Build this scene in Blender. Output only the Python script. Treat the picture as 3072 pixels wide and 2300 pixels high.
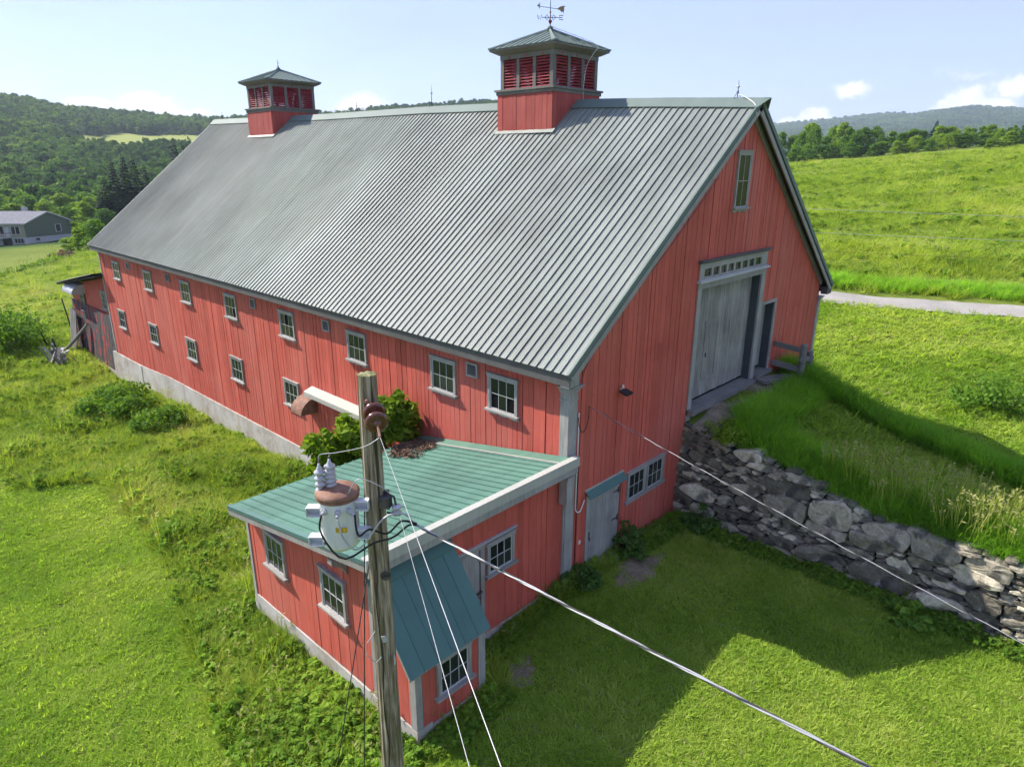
import bpy, math, random
import numpy as np
from mathutils import Matrix, Vector

random.seed(7)
RNG = np.random.default_rng(11)
for o in list(bpy.data.objects):
    bpy.data.objects.remove(o)
SC = bpy.context.scene
COL = SC.collection
R = math.radians

# ------------------------------------------------------------------ camera
CAM_C = Vector((-10.567, -8.347, 9.524))
yaw, pitch, roll = R(-46.487), R(-18.364), R(0.28)
_f = Vector((-math.sin(yaw) * math.cos(pitch), math.cos(yaw) * math.cos(pitch), math.sin(pitch)))
_r = Vector((math.cos(yaw), math.sin(yaw), 0))
_u = _r.cross(_f)
_r2 = _r * math.cos(roll) + _u * math.sin(roll)
_u2 = _u * math.cos(roll) - _r * math.sin(roll)
cam_d = bpy.data.cameras.new('camera')
cam = bpy.data.objects.new('camera', cam_d)
COL.objects.link(cam)
cam.matrix_world = Matrix(((_r2.x, _u2.x, -_f.x, CAM_C.x), (_r2.y, _u2.y, -_f.y, CAM_C.y), (_r2.z, _u2.z, -_f.z, CAM_C.z), (0, 0, 0, 1)))
cam_d.sensor_width = 36
cam_d.lens = 1980.24 / 3072 * 36
cam_d.clip_start = 0.1
cam_d.clip_end = 20000
SC.camera = cam

# ------------------------------------------------------------------ light
SUN_L = Vector((0.37, -1.05, -1.0)).normalized()          # direction the light travels
sun_el = math.asin(-SUN_L.z)
sun_az = math.atan2(-SUN_L.x, -SUN_L.y)                    # from +Y towards +X
SUN_STRENGTH, SKY_STRENGTH, EXPOSURE, HAZE = 4.0, 0.14, 1.2, 0.00015
world = bpy.data.worlds.new('World')
SC.world = world
world.use_nodes = True
sun_d = bpy.data.lights.new('sun', 'SUN')
sun = bpy.data.objects.new('sun', sun_d)
COL.objects.link(sun)
sun.rotation_euler = SUN_L.to_track_quat('-Z', 'Y').to_euler()
sun.location = (-20, 40, 60)
sun_d.energy = SUN_STRENGTH
sun_d.angle = R(0.53)
sun_d.color = (1.0, 0.935, 0.83)
SC.view_settings.view_transform = 'Standard'
SC.view_settings.look = 'None'
SC.view_settings.gamma = 1.0
SC.view_settings.use_curve_mapping = False
SC.view_settings.exposure = EXPOSURE
SC.render.engine = 'CYCLES'
SC.cycles.use_denoising = True
SC.cycles.max_bounces = 5
SC.cycles.diffuse_bounces = 4
SC.cycles.glossy_bounces = 2
SC.cycles.transmission_bounces = 2
SC.cycles.volume_bounces = 0
SC.cycles.transparent_max_bounces = 6
SC.cycles.use_light_tree = False
SC.cycles.use_adaptive_sampling = True
SC.cycles.adaptive_threshold = 0.03
SC.cycles.caustics_reflective = False
SC.cycles.caustics_refractive = False


# ------------------------------------------------------------------ node helpers
class NT:
    def __init__(self, nt):
        self.nt = nt

    def n(self, typ, ins=None, **props):
        nd = self.nt.nodes.new(typ)
        for k, v in props.items():
            setattr(nd, k, v)
        for k, v in (ins or {}).items():
            s = nd.inputs[k]
            if isinstance(v, bpy.types.NodeSocket):
                self.nt.links.new(v, s)
            else:
                s.default_value = v
        return nd

    def math(self, op, a, b=None, clamp=False):
        ins = {0: a}
        if b is not None:
            ins[1] = b
        return self.n('ShaderNodeMath', ins, operation=op, use_clamp=clamp).outputs[0]

    def vmath(self, op, a, b=None):
        ins = {0: a}
        if b is not None:
            ins[1] = b
        nd = self.n('ShaderNodeVectorMath', ins, operation=op)
        return nd.outputs[1] if op in ('LENGTH', 'DOT_PRODUCT', 'DISTANCE') else nd.outputs[0]

    def noise(self, vec, scale, detail=3.0, rough=0.55, dist=0.0):
        return self.n('ShaderNodeTexNoise', {'Vector': vec, 'Scale': scale, 'Detail': detail, 'Roughness': rough, 'Distortion': dist}).outputs['Fac']

    def voro(self, vec, scale, feature='F1'):
        return self.n('ShaderNodeTexVoronoi', {'Vector': vec, 'Scale': scale}, feature=feature)

    def ramp(self, fac, stops, interp='LINEAR'):
        nd = self.n('ShaderNodeValToRGB', {'Fac': fac})
        cr = nd.color_ramp
        cr.interpolation = interp
        while len(cr.elements) < len(stops):
            cr.elements.new(0.5)
        for e, (p, c) in zip(cr.elements, stops):
            e.position = p
            e.color = (*c, 1) if len(c) == 3 else c
        return nd.outputs['Color']

    def smooth(self, v, a, b):
        nd = self.n('ShaderNodeMapRange', {'Value': v, 'From Min': a, 'From Max': b}, interpolation_type='SMOOTHSTEP', clamp=True)
        return nd.outputs['Result']

    def mix(self, fac, a, b, blend='MIX'):
        nd = self.n('ShaderNodeMix', data_type='RGBA', blend_type=blend)
        for key, v in ((0, fac), (6, a), (7, b)):
            s = nd.inputs[key]
            if isinstance(v, bpy.types.NodeSocket):
                self.nt.links.new(v, s)
            else:
                s.default_value = (*v, 1) if key and len(v) == 3 else v
        return nd.outputs[2]

    def scale(self, vec, s):
        return self.n('ShaderNodeMapping', {'Vector': vec, 'Scale': s}).outputs[0]

    def bump(self, h, strength=0.3, dist=0.01):
        return self.n('ShaderNodeBump', {'Height': h, 'Strength': strength, 'Distance': dist}).outputs[0]


MATS = {}


def material(name, build, rough=0.7, spec=0.3, metal=0.0):
    m = bpy.data.materials.new(name)
    m.use_nodes = True
    t = NT(m.node_tree)
    bs = m.node_tree.nodes['Principled BSDF']
    bs.inputs['Roughness'].default_value = rough
    bs.inputs['Specular IOR Level'].default_value = spec
    bs.inputs['Metallic'].default_value = metal
    tc = m.node_tree.nodes.new('ShaderNodeTexCoord')
    oi = m.node_tree.nodes.new('ShaderNodeObjectInfo')
    res = build(t, tc.outputs['Object'], oi.outputs['Random'])
    for k, v in res.items():
        s = bs.inputs[k]
        if isinstance(v, bpy.types.NodeSocket):
            m.node_tree.links.new(v, s)
        else:
            s.default_value = (*v, 1) if isinstance(v, tuple) and len(v) == 3 else v
    MATS[name] = m
    return m


def foliage(name, stops, trans=0.3, attr=True, rough=0.7, spec=0.08):
    """leaf/grass material; colour picked per instance (tint) or per object, with a little noise."""
    m = bpy.data.materials.new(name)
    m.use_nodes = True
    t = NT(m.node_tree)
    m.node_tree.nodes.remove(m.node_tree.nodes['Principled BSDF'])
    out = m.node_tree.nodes['Material Output']
    geo = m.node_tree.nodes.new('ShaderNodeNewGeometry')
    if attr:
        tint = t.n('ShaderNodeAttribute', attribute_type='INSTANCER', attribute_name='tint').outputs['Fac']
        isl = geo.outputs['Random Per Island']
        v = t.math('ADD', t.math('MULTIPLY', tint, 0.85), t.math('MULTIPLY', isl, 0.15))
    else:
        rnd = m.node_tree.nodes.new('ShaderNodeObjectInfo').outputs['Random']
        isl = geo.outputs['Random Per Island']
        nz = t.noise(geo.outputs['Position'], 0.55, 2.0)
        v = t.math('ADD', t.math('MULTIPLY', rnd, 0.22), t.math('ADD', t.math('MULTIPLY', isl, 0.45), t.math('MULTIPLY', nz, 0.33)))
    col = t.ramp(v, stops)
    bs = t.n('ShaderNodeBsdfPrincipled', {'Base Color': col, 'Roughness': rough, 'Specular IOR Level': spec})
    tr = t.n('ShaderNodeBsdfTranslucent', {'Color': t.mix(1.0, col, (1.15, 1.2, 0.55), 'MULTIPLY')})
    mx = t.n('ShaderNodeMixShader', {0: trans, 1: bs.outputs[0], 2: tr.outputs[0]})
    m.node_tree.links.new(mx.outputs[0], out.inputs['Surface'])
    MATS[name] = m
    return m


# ------------------------------------------------------------------ sky with clouds (a function of direction only)
wt = NT(world.node_tree)
wbg = world.node_tree.nodes['Background']
sky = wt.n('ShaderNodeTexSky', sky_type='NISHITA', sun_disc=False)
sky.sun_elevation = sun_el
sky.sun_rotation = sun_az
sky.altitude = 350
sky.air_density = 1.0
sky.dust_density = 0.2
sky.ozone_density = 3.5
dirv = wt.vmath('NORMALIZE', world.node_tree.nodes.new('ShaderNodeTexCoord').outputs['Generated'])
sep = wt.n('ShaderNodeSeparateXYZ', {0: dirv})
dz = sep.outputs['Z']
flat = wt.n('ShaderNodeCombineXYZ', {0: wt.math('DIVIDE', sep.outputs['X'], wt.math('MAXIMUM', wt.math('ADD', dz, 0.12), 0.05)),
                                     1: wt.math('DIVIDE', sep.outputs['Y'], wt.math('MAXIMUM', wt.math('ADD', dz, 0.12), 0.05)), 2: 0.0}).outputs[0]
cir = wt.noise(wt.scale(flat, (0.55, 0.28, 1.0)), 1.0, 6.0, 0.62, 0.6)
cir = wt.math('MULTIPLY', wt.smooth(cir, 0.42, 0.85), 0.34)
veil = wt.math('ADD', wt.math('ADD', cir, 0.55), wt.math('MULTIPLY', wt.smooth(dz, 0.35, 0.0), 0.15), True)
cold = wt.mix(veil, wt.mix(1.0, sky.outputs[0], (0.80, 0.74, 0.84), 'MULTIPLY'), (1.90, 2.22, 3.45))
# small cumulus heads standing low over the hills, all the way round the horizon
wob = wt.n('ShaderNodeTexNoise', {'Vector': dirv, 'Scale': 60.0, 'Detail': 7.0, 'Roughness': 0.66}).outputs['Color']
wob = wt.vmath('MULTIPLY', wt.vmath('SUBTRACT', wob, (0.5, 0.5, 0.5)), (0.035, 0.035, 0.03))
dw = wt.vmath('ADD', dirv, wob)
band = wt.math('MULTIPLY', wt.smooth(dz, 0.165, 0.06), wt.smooth(dz, -0.02, 0.02))
gen = wt.math('MULTIPLY', wt.smooth(wt.noise(wt.scale(dw, (7.0, 7.0, 16.0)), 1.0, 5.0, 0.55), 0.64, 0.74), wt.math('MULTIPLY', band, 0.6))


def pix_dir(px, py):
    d = _f + _r2 * ((px - 1536) / 1980.24) - _u2 * ((py - 1150) / 1980.24)
    return d.normalized()


cum = gen
for px, py, hw, hh in ((1090, 340, 62, 48), (1040, 352, 44, 30), (1135, 350, 40, 30), (265, 318, 60, 20), (448, 318, 66, 30), (405, 330, 60, 20), (560, 345, 60, 14), (1000, 352, 40, 14),
                       (2550, 272, 40, 20), (2452, 352, 34, 24), (2405, 366, 50, 16), (2370, 372, 30, 12), (2905, 305, 44, 34), (2975, 325, 50, 26), (2850, 330, 40, 20), (3060, 255, 50, 22),
                       (-300, 330, 90, 40), (-700, 320, 110, 50), (3500, 320, 90, 50), (4100, 330, 120, 60), (1750, 200, 5, 3)):
    d = pix_dir(px, py)
    k = 1980.24 * 1.02
    h = Vector((d.y, -d.x, 0)).normalized()
    a = wt.math('MULTIPLY', wt.vmath('DOT_PRODUCT', wt.vmath('SUBTRACT', dw, tuple(d)), tuple(h)), k / hw)
    b = wt.math('MULTIPLY', wt.vmath('DOT_PRODUCT', wt.vmath('SUBTRACT', dw, tuple(d)), (0, 0, 1)), k / hh)
    r2 = wt.math('ADD', wt.math('MULTIPLY', a, a), wt.math('MULTIPLY', b, b))
    cum = wt.math('MAXIMUM', cum, wt.math('MULTIPLY', wt.smooth(r2, 1.7, 0.15), 0.85))
shade = wt.noise(dirv, 38.0, 4.0)
ccol = wt.ramp(shade, [(0.35, (0.86, 0.88, 0.95)), (0.6, (1.0, 0.99, 0.98))])
ccol = wt.vmath('MULTIPLY', ccol, (4.6, 4.6, 4.7))
wcol = wt.mix(cum, cold, ccol)
world.node_tree.links.new(wcol, wbg.inputs['Color'])
wbg.inputs['Strength'].default_value = SKY_STRENGTH


# ------------------------------------------------------------------ mesh helpers
class MB:
    def __init__(self):
        self.v, self.f, self.mi = [], [], []

    def add(self, vs, fs, mi=0):
        k = len(self.v)
        self.v += [tuple(p) for p in vs]
        self.f += [tuple(i + k for i in f) for f in fs]
        self.mi += [mi] * len(fs)
        return self

    def box(self, x0, x1, y0, y1, z0, z1, mi=0):
        vs = [(x, y, z) for x in (x0, x1) for y in (y0, y1) for z in (z0, z1)]
        return self.add(vs, [(0, 1, 3, 2), (4, 6, 7, 5), (0, 4, 5, 1), (2, 3, 7, 6), (0, 2, 6, 4), (1, 5, 7, 3)], mi)

    def hexa(self, q0, q1, mi=0):
        """solid between two quads (4 points each, same order)"""
        return self.add(list(q0) + list(q1), [(3, 2, 1, 0), (4, 5, 6, 7), (0, 1, 5, 4), (1, 2, 6, 5), (2, 3, 7, 6), (3, 0, 4, 7)], mi)

    def prism(self, poly, off, mi=0):
        n = len(poly)
        off = Vector(off)
        a = [Vector(p) for p in poly]
        b = [p + off for p in a]
        return self.add(a + b, [tuple(range(n - 1, -1, -1)), tuple(range(n, 2 * n))] + [(i, (i + 1) % n, n + (i + 1) % n, n + i) for i in range(n)], mi)

    def bar(self, p0, p1, w, h, up=(0, 0, 1), mi=0):
        """beam of width w and height h from p0 to p1"""
        p0, p1 = Vector(p0), Vector(p1)
        d = (p1 - p0).normalized()
        s = d.cross(Vector(up)).normalized() * (w / 2)
        u = s.cross(d).normalized() * (h / 2)
        q = lambda p: [p - s - u, p + s - u, p + s + u, p - s + u]
        return self.hexa(q(p0), q(p1), mi)

    def tube(self, pts, r, n=6, mi=0, cap=True):
        pts = [Vector(p) for p in pts]
        rs = r if isinstance(r, (list, tuple)) else [r] * len(pts)
        k = len(self.v)
        up = Vector((0, 0, 1))
        for i, p in enumerate(pts):
            d = (pts[min(i + 1, len(pts) - 1)] - pts[max(i - 1, 0)]).normalized()
            a = d.cross(up if abs(d.z) < 0.95 else Vector((1, 0, 0))).normalized()
            b = d.cross(a).normalized()
            for j in range(n):
                t = 2 * math.pi * j / n
                self.v.append(tuple(p + (a * math.cos(t) + b * math.sin(t)) * rs[i]))
        for i in range(len(pts) - 1):
            for j in range(n):
                self.f.append((k + i * n + j, k + i * n + (j + 1) % n, k + (i + 1) * n + (j + 1) % n, k + (i + 1) * n + j))
                self.mi.append(mi)
        if cap:
            self.f.append(tuple(k + j for j in range(n - 1, -1, -1)))
            self.f.append(tuple(k + (len(pts) - 1) * n + j for j in range(n)))
            self.mi += [mi, mi]
        return self

    def lathe(self, prof, n=16, c=(0, 0, 0), mi=0):
        """profile of (radius, z) turned about z"""
        k = len(self.v)
        c = Vector(c)
        for r, z in prof:
            for j in range(n):
                t = 2 * math.pi * j / n
                self.v.append((c.x + r * math.cos(t), c.y + r * math.sin(t), c.z + z))
        for i in range(len(prof) - 1):
            for j in range(n):
                self.f.append((k + i * n + j, k + i * n + (j + 1) % n, k + (i + 1) * n + (j + 1) % n, k + (i + 1) * n + j))
                self.mi.append(mi)
        self.f.append(tuple(k + j for j in range(n - 1, -1, -1)))
        self.f.append(tuple(k + (len(prof) - 1) * n + j for j in range(n)))
        self.mi += [mi, mi]
        return self

    def mesh(self, name, mats, smooth=False):
        me = bpy.data.meshes.new(name)
        me.from_pydata(self.v, [], self.f)
        mats = mats if isinstance(mats, (list, tuple)) else [mats]
        for m in mats:
            me.materials.append(MATS[m] if isinstance(m, str) else m)
        if len(mats) > 1:
            me.polygons.foreach_set('material_index', self.mi)
        if smooth:
            me.polygons.foreach_set('use_smooth', [True] * len(self.f))
        me.update()
        return me

    def build(self, name, mats, parent=None, smooth=False, loc=None):
        return link(name, self.mesh(name, mats, smooth), parent, loc)


def link(name, data, parent=None, loc=None, mat=None):
    o = bpy.data.objects.new(name, data)
    COL.objects.link(o)
    if parent is not None:
        o.parent = parent
    if mat is not None:
        o.matrix_local = mat
    elif loc is not None:
        o.location = loc
    return o


def tag(o, label=None, cat=None, group=None, kind=None):
    for k, v in (('label', label), ('category', cat), ('group', group), ('kind', kind)):
        if v:
            o[k] = v
    return o


def empty(name, loc, label, cat, group=None):
    o = bpy.data.objects.new(name, None)
    COL.objects.link(o)
    o.location = loc
    o.empty_display_size = 0.3
    return tag(o, label, cat, group)


def quick(verts, faces, name, mats, smooth=False):
    """numpy arrays -> mesh"""
    me = bpy.data.meshes.new(name)
    verts = np.asarray(verts, dtype=np.float32).reshape(-1, 3)
    faces = np.asarray(faces, dtype=np.int32)
    k = faces.shape[1]
    me.vertices.add(len(verts))
    me.vertices.foreach_set('co', verts.ravel())
    me.loops.add(faces.size)
    me.loops.foreach_set('vertex_index', faces.ravel())
    me.polygons.add(len(faces))
    me.polygons.foreach_set('loop_start', np.arange(len(faces), dtype=np.int32) * k)
    if smooth:
        me.polygons.foreach_set('use_smooth', [True] * len(faces))
    for m in (mats if isinstance(mats, (list, tuple)) else [mats]):
        me.materials.append(MATS[m])
    me.update(calc_edges=True)
    me.validate()
    return me
# ------------------------------------------------------------------ materials
def _paint(base, dark, light, knots=True):
    def b(t, ob, rnd):
        st = t.scale(ob, (9.0, 9.0, 0.55))
        g = t.noise(st, 3.0, 5.0, 0.65)
        w = t.noise(ob, 0.9, 3.0)
        col = t.ramp(t.math('ADD', t.math('MULTIPLY', g, 0.6), t.math('MULTIPLY', w, 0.4)), [(0.32, dark), (0.5, base), (0.68, light)])
        val = t.math('ADD', t.math('MULTIPLY', rnd, 0.30), 0.84)
        col = t.mix(1.0, col, t.n('ShaderNodeCombineColor', {0: val, 1: val, 2: val}).outputs[0], 'MULTIPLY')
        fade = t.smooth(t.noise(t.scale(ob, (1.0, 1.0, 0.45)), 0.42, 4.0, 0.6), 0.46, 0.68)
        col = t.mix(t.math('MULTIPLY', fade, 0.38), col, (light[0] * 0.98, light[1] * 1.28, light[2] * 1.35))
        # worn specks and small knots
        sp = t.smooth(t.voro(t.scale(ob, (5.0, 5.0, 2.2)), 1.0).outputs['Distance'], 0.09, 0.04)
        col = t.mix(t.math('MULTIPLY', sp, 0.55), col, (dark[0] * 0.45, dark[1] * 0.6, dark[2] * 0.6))
        wear = t.smooth(t.noise(t.scale(ob, (6.0, 6.0, 1.1)), 1.6, 6.0, 0.7), 0.64, 0.78)
        col = t.mix(t.math('MULTIPLY', wear, 0.35), col, (0.42, 0.24, 0.20))
        h = t.math('ADD', t.math('MULTIPLY', g, 0.7), t.math('MULTIPLY', sp, -0.5))
        return {'Base Color': col, 'Normal': t.bump(h, 0.35, 0.006), 'Roughness': t.math('ADD', t.math('MULTIPLY', g, 0.25), 0.55)}
    return b


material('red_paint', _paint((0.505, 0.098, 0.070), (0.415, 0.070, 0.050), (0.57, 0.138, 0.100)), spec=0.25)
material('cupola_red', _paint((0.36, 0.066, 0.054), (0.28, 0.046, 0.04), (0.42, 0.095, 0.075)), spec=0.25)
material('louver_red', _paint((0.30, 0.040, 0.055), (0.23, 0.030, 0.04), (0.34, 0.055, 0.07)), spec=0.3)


def _grey(base, amp=0.25, grain=(8.0, 8.0, 0.8), stain=None):
    def b(t, ob, rnd):
        g = t.noise(t.scale(ob, grain), 2.5, 5.0, 0.65)
        w = t.noise(ob, 1.3, 4.0)
        f = t.math('ADD', t.math('MULTIPLY', g, 0.55), t.math('MULTIPLY', w, 0.45))
        lo = tuple(c * (1 - amp) for c in base)
        hi = tuple(c * (1 + amp) for c in base)
        col = t.ramp(f, [(0.35, lo), (0.5, base), (0.66, hi)])
        val = t.math('ADD', t.math('MULTIPLY', rnd, 0.26), 0.87)
        col = t.mix(1.0, col, t.n('ShaderNodeCombineColor', {0: val, 1: val, 2: val}).outputs[0], 'MULTIPLY')
        if stain:
            s = t.smooth(t.noise(t.scale(ob, (2.0, 2.0, 0.5)), 1.7, 5.0, 0.6), 0.55, 0.72)
            col = t.mix(t.math('MULTIPLY', s, 0.6), col, stain)
        return {'Base Color': col, 'Normal': t.bump(g, 0.3, 0.006)}
    return b


material('grey_paint', _grey((0.305, 0.290, 0.272), 0.28), rough=0.65)
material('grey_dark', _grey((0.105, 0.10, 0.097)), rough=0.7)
material('cupola_grey', _grey((0.155, 0.145, 0.13)), rough=0.7)
material('white_paint', _grey((0.43, 0.43, 0.425), 0.15), rough=0.55)
material('cream_metal', _grey((0.43, 0.42, 0.375), 0.14), rough=0.5)
material('door_grey', _grey((0.265, 0.248, 0.225), 0.38, (10, 10, 0.6), (0.16, 0.15, 0.11)), rough=0.75)
material('weathered_wood', _grey((0.17, 0.16, 0.15), 0.4, (12, 12, 12)), rough=0.85)
material('black_wood', _grey((0.045, 0.043, 0.042), 0.4), rough=0.85)
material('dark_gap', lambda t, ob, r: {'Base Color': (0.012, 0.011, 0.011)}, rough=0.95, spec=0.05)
material('slate_jamb', _grey((0.06, 0.07, 0.078), 0.2), rough=0.7)
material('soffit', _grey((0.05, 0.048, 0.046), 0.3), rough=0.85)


def _peel(t, ob, rnd):
    g = t.noise(t.scale(ob, (9, 9, 0.7)), 2.5, 5.0)
    wood = t.ramp(g, [(0.35, (0.03, 0.029, 0.03)), (0.65, (0.11, 0.105, 0.105))])
    p = t.math('ADD', t.noise(t.scale(ob, (1.6, 1.6, 1.0)), 1.6, 4.0, 0.7), t.math('MULTIPLY', rnd, 0.14))
    k = t.smooth(p, 0.625, 0.645)
    return {'Base Color': t.mix(k, wood, (0.30, 0.045, 0.04)), 'Normal': t.bump(t.math('ADD', g, k), 0.4, 0.01)}


material('peeling_paint', _peel, rough=0.85)


def _metal(base, streak, rough):
    def b(t, ob, rnd):
        w = t.noise(ob, 0.35, 3.0)
        s = t.noise(t.scale(ob, (0.5, 2.5, 0.5)), 1.2, 5.0, 0.6)
        f = t.math('ADD', t.math('MULTIPLY', w, 0.5), t.math('MULTIPLY', s, 0.5))
        col = t.ramp(f, [(0.34, tuple(c * (1 - streak) for c in base)), (0.5, base), (0.68, tuple(min(1, c * (1 + streak)) for c in base))])
        val = t.math('ADD', t.math('MULTIPLY', rnd, 0.10), 0.95)
        col = t.mix(1.0, col, t.n('ShaderNodeCombineColor', {0: val, 1: val, 2: val}).outputs[0], 'MULTIPLY')
        return {'Base Color': col, 'Roughness': t.math('ADD', t.math('MULTIPLY', s, 0.22), rough), 'Normal': t.bump(t.noise(ob, 1.1, 3.0), 0.18, 0.05)}
    return b


material('roof_metal', _metal((0.208, 0.228, 0.206), 0.30, 0.45), spec=0.28)
material('ridge_metal', _metal((0.125, 0.165, 0.15), 0.15, 0.55), spec=0.3)
material('teal_metal', _metal((0.080, 0.178, 0.135), 0.25, 0.42), spec=0.40)
material('teal_dark', _metal((0.075, 0.155, 0.140), 0.12, 0.5), spec=0.3)


def _concrete(t, ob, rnd):
    a = t.noise(ob, 0.8, 5.0, 0.65)
    c = t.noise(ob, 9.0, 4.0, 0.6)
    col = t.ramp(t.math('ADD', t.math('MULTIPLY', a, 0.7), t.math('MULTIPLY', c, 0.3)), [(0.33, (0.27, 0.22, 0.17)), (0.5, (0.42, 0.39, 0.35)), (0.66, (0.52, 0.50, 0.47))])
    st = t.smooth(t.noise(t.scale(ob, (1, 1.0, 0.35)), 1.1, 4.0), 0.55, 0.72)
    col = t.mix(t.math('MULTIPLY', st, 0.6), col, (0.26, 0.17, 0.11))
    return {'Base Color': col, 'Normal': t.bump(c, 0.4, 0.015)}


material('concrete', _concrete, rough=0.9, spec=0.15)


def _glass(t, ob, rnd):
    return {'Base Color': t.mix(rnd, (0.010, 0.013, 0.011), (0.035, 0.042, 0.034)), 'Normal': t.bump(t.noise(ob, 4.0, 2.0), 0.06, 0.02), 'Roughness': 0.10}


material('glass', _glass, rough=0.1, spec=0.3)


def _rust(t, ob, rnd):
    a = t.noise(ob, 5.0, 6.0, 0.65)
    return {'Base Color': t.ramp(a, [(0.3, (0.13, 0.065, 0.045)), (0.55, (0.24, 0.125, 0.085)), (0.72, (0.33, 0.20, 0.15))]), 'Normal': t.bump(a, 0.3, 0.006)}


material('rust', _rust, rough=0.75, spec=0.3)
material('orange_rust', lambda t, ob, r: {'Base Color': t.ramp(t.noise(ob, 3.0, 5.0), [(0.35, (0.10, 0.05, 0.035)), (0.6, (0.34, 0.10, 0.035))])}, rough=0.75)


def _pole(t, ob, rnd):
    g = t.noise(t.scale(ob, (16, 16, 0.9)), 1.6, 6.0, 0.65)
    w = t.noise(t.scale(ob, (3, 3, 1.2)), 1.5, 4.0)
    col = t.ramp(g, [(0.32, (0.045, 0.034, 0.022)), (0.46, (0.19, 0.15, 0.10)), (0.62, (0.40, 0.345, 0.25))])
    mo = t.smooth(w, 0.5, 0.68)
    col = t.mix(t.math('MULTIPLY', mo, 0.55), col, (0.105, 0.105, 0.035))
    crk = t.smooth(t.noise(t.scale(ob, (22, 22, 0.35)), 1.0, 3.0, 0.5), 0.42, 0.36)
    col = t.mix(t.math('MULTIPLY', crk, 0.8), col, (0.02, 0.016, 0.012))
    return {'Base Color': col, 'Normal': t.bump(t.math('SUBTRACT', g, crk), 0.7, 0.012)}


material('pole_wood', _pole, rough=0.9, spec=0.15)
material('moss_top', lambda t, ob, r: {'Base Color': t.ramp(t.noise(ob, 14.0, 4.0), [(0.4, (0.10, 0.11, 0.02)), (0.62, (0.30, 0.28, 0.16))])}, rough=0.95)
material('porcelain_grey', lambda t, ob, r: {'Base Color': (0.42, 0.42, 0.45)}, rough=0.15, spec=0.6)
material('porcelain_brown', lambda t, ob, r: {'Base Color': t.ramp(t.noise(ob, 30.0, 3.0), [(0.35, (0.07, 0.02, 0.015)), (0.65, (0.17, 0.06, 0.04))])}, rough=0.18, spec=0.6)
material('tank_grey', lambda t, ob, r: {'Base Color': t.ramp(t.noise(t.scale(ob, (6, 6, 1.5)), 2.0, 5.0), [(0.3, (0.60, 0.61, 0.63)), (0.6, (0.70, 0.71, 0.73))])}, rough=0.4, spec=0.5)
material('yellow_label', lambda t, ob, r: {'Base Color': t.ramp(t.noise(t.scale(ob, (30, 30, 8)), 2.0, 4.0), [(0.45, (0.62, 0.42, 0.03)), (0.62, (0.40, 0.25, 0.03))])}, rough=0.6)
material('black_rubber', lambda t, ob, r: {'Base Color': (0.015, 0.015, 0.016)}, rough=0.5)
material('aluminium', lambda t, ob, r: {'Base Color': (0.40, 0.40, 0.41), 'Metallic': 0.3}, rough=0.45, spec=0.5)
material('iron', lambda t, ob, r: {'Base Color': t.ramp(t.noise(ob, 12.0, 4.0), [(0.4, (0.03, 0.03, 0.032)), (0.65, (0.09, 0.08, 0.075))])}, rough=0.6)
material('copper_patina', lambda t, ob, r: {'Base Color': (0.30, 0.20, 0.11), 'Metallic': 0.6}, rough=0.45)
material('vane_red', lambda t, ob, r: {'Base Color': (0.22, 0.015, 0.02)}, rough=0.3, spec=0.6)
material('white_plastic', lambda t, ob, r: {'Base Color': (0.62, 0.62, 0.60)}, rough=0.5)
material('lamp_black', lambda t, ob, r: {'Base Color': (0.02, 0.022, 0.025)}, rough=0.4)


def _stone(t, ob, rnd):
    a = t.noise(ob, 2.2, 6.0, 0.65)
    b = t.noise(ob, 13.0, 5.0, 0.6)
    base = t.ramp(t.math('ADD', t.math('MULTIPLY', a, 0.6), t.math('MULTIPLY', b, 0.4)), [(0.32, (0.20, 0.180, 0.142)), (0.5, (0.42, 0.388, 0.32)), (0.68, (0.55, 0.52, 0.46))])
    val = t.math('ADD', t.math('MULTIPLY', t.math('POWER', rnd, 1.7), 1.25), 0.32)
    base = t.mix(1.0, base, t.n('ShaderNodeCombineColor', {0: val, 1: t.math('MULTIPLY', val, 0.97), 2: t.math('MULTIPLY', val, 0.90)}).outputs[0], 'MULTIPLY')
    dk = t.smooth(t.noise(t.scale(ob, (1, 1.4, 0.7)), 1.6, 4.0), 0.50, 0.62)
    base = t.mix(t.math('MULTIPLY', dk, 0.75), base, (0.035, 0.035, 0.034))
    li = t.smooth(t.noise(ob, 4.5, 5.0, 0.7), 0.60, 0.68)
    base = t.mix(t.math('MULTIPLY', li, 0.6), base, (0.42, 0.42, 0.38))
    return {'Base Color': base, 'Normal': t.bump(t.math('ADD', a, t.math('MULTIPLY', b, 0.5)), 0.75, 0.03)}


material('stone', _stone, rough=0.9, spec=0.2)
material('rubble_core', lambda t, ob, r: {'Base Color': (0.03, 0.027, 0.023)}, rough=1.0, spec=0.0)


def _dirt(t, ob, rnd):
    a = t.noise(ob, 1.5, 6.0, 0.65)
    b = t.noise(ob, 18.0, 4.0, 0.6)
    col = t.ramp(t.math('ADD', t.math('MULTIPLY', a, 0.6), t.math('MULTIPLY', b, 0.4)), [(0.34, (0.09, 0.07, 0.048)), (0.52, (0.20, 0.165, 0.115)), (0.68, (0.34, 0.29, 0.21))])
    return {'Base Color': col, 'Normal': t.bump(b, 0.6, 0.02)}


material('dirt', _dirt, rough=0.95, spec=0.1)


def _gravel(t, ob, rnd):
    a = t.noise(ob, 0.5, 4.0)
    b = t.noise(ob, 14.0, 4.0, 0.7)
    return {'Base Color': t.ramp(t.math('ADD', t.math('MULTIPLY', a, 0.4), t.math('MULTIPLY', b, 0.6)), [(0.35, (0.22, 0.205, 0.185)), (0.65, (0.37, 0.35, 0.325))]), 'Normal': t.bump(b, 0.4, 0.02)}


material('gravel', _gravel, rough=0.95, spec=0.1)


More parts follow.
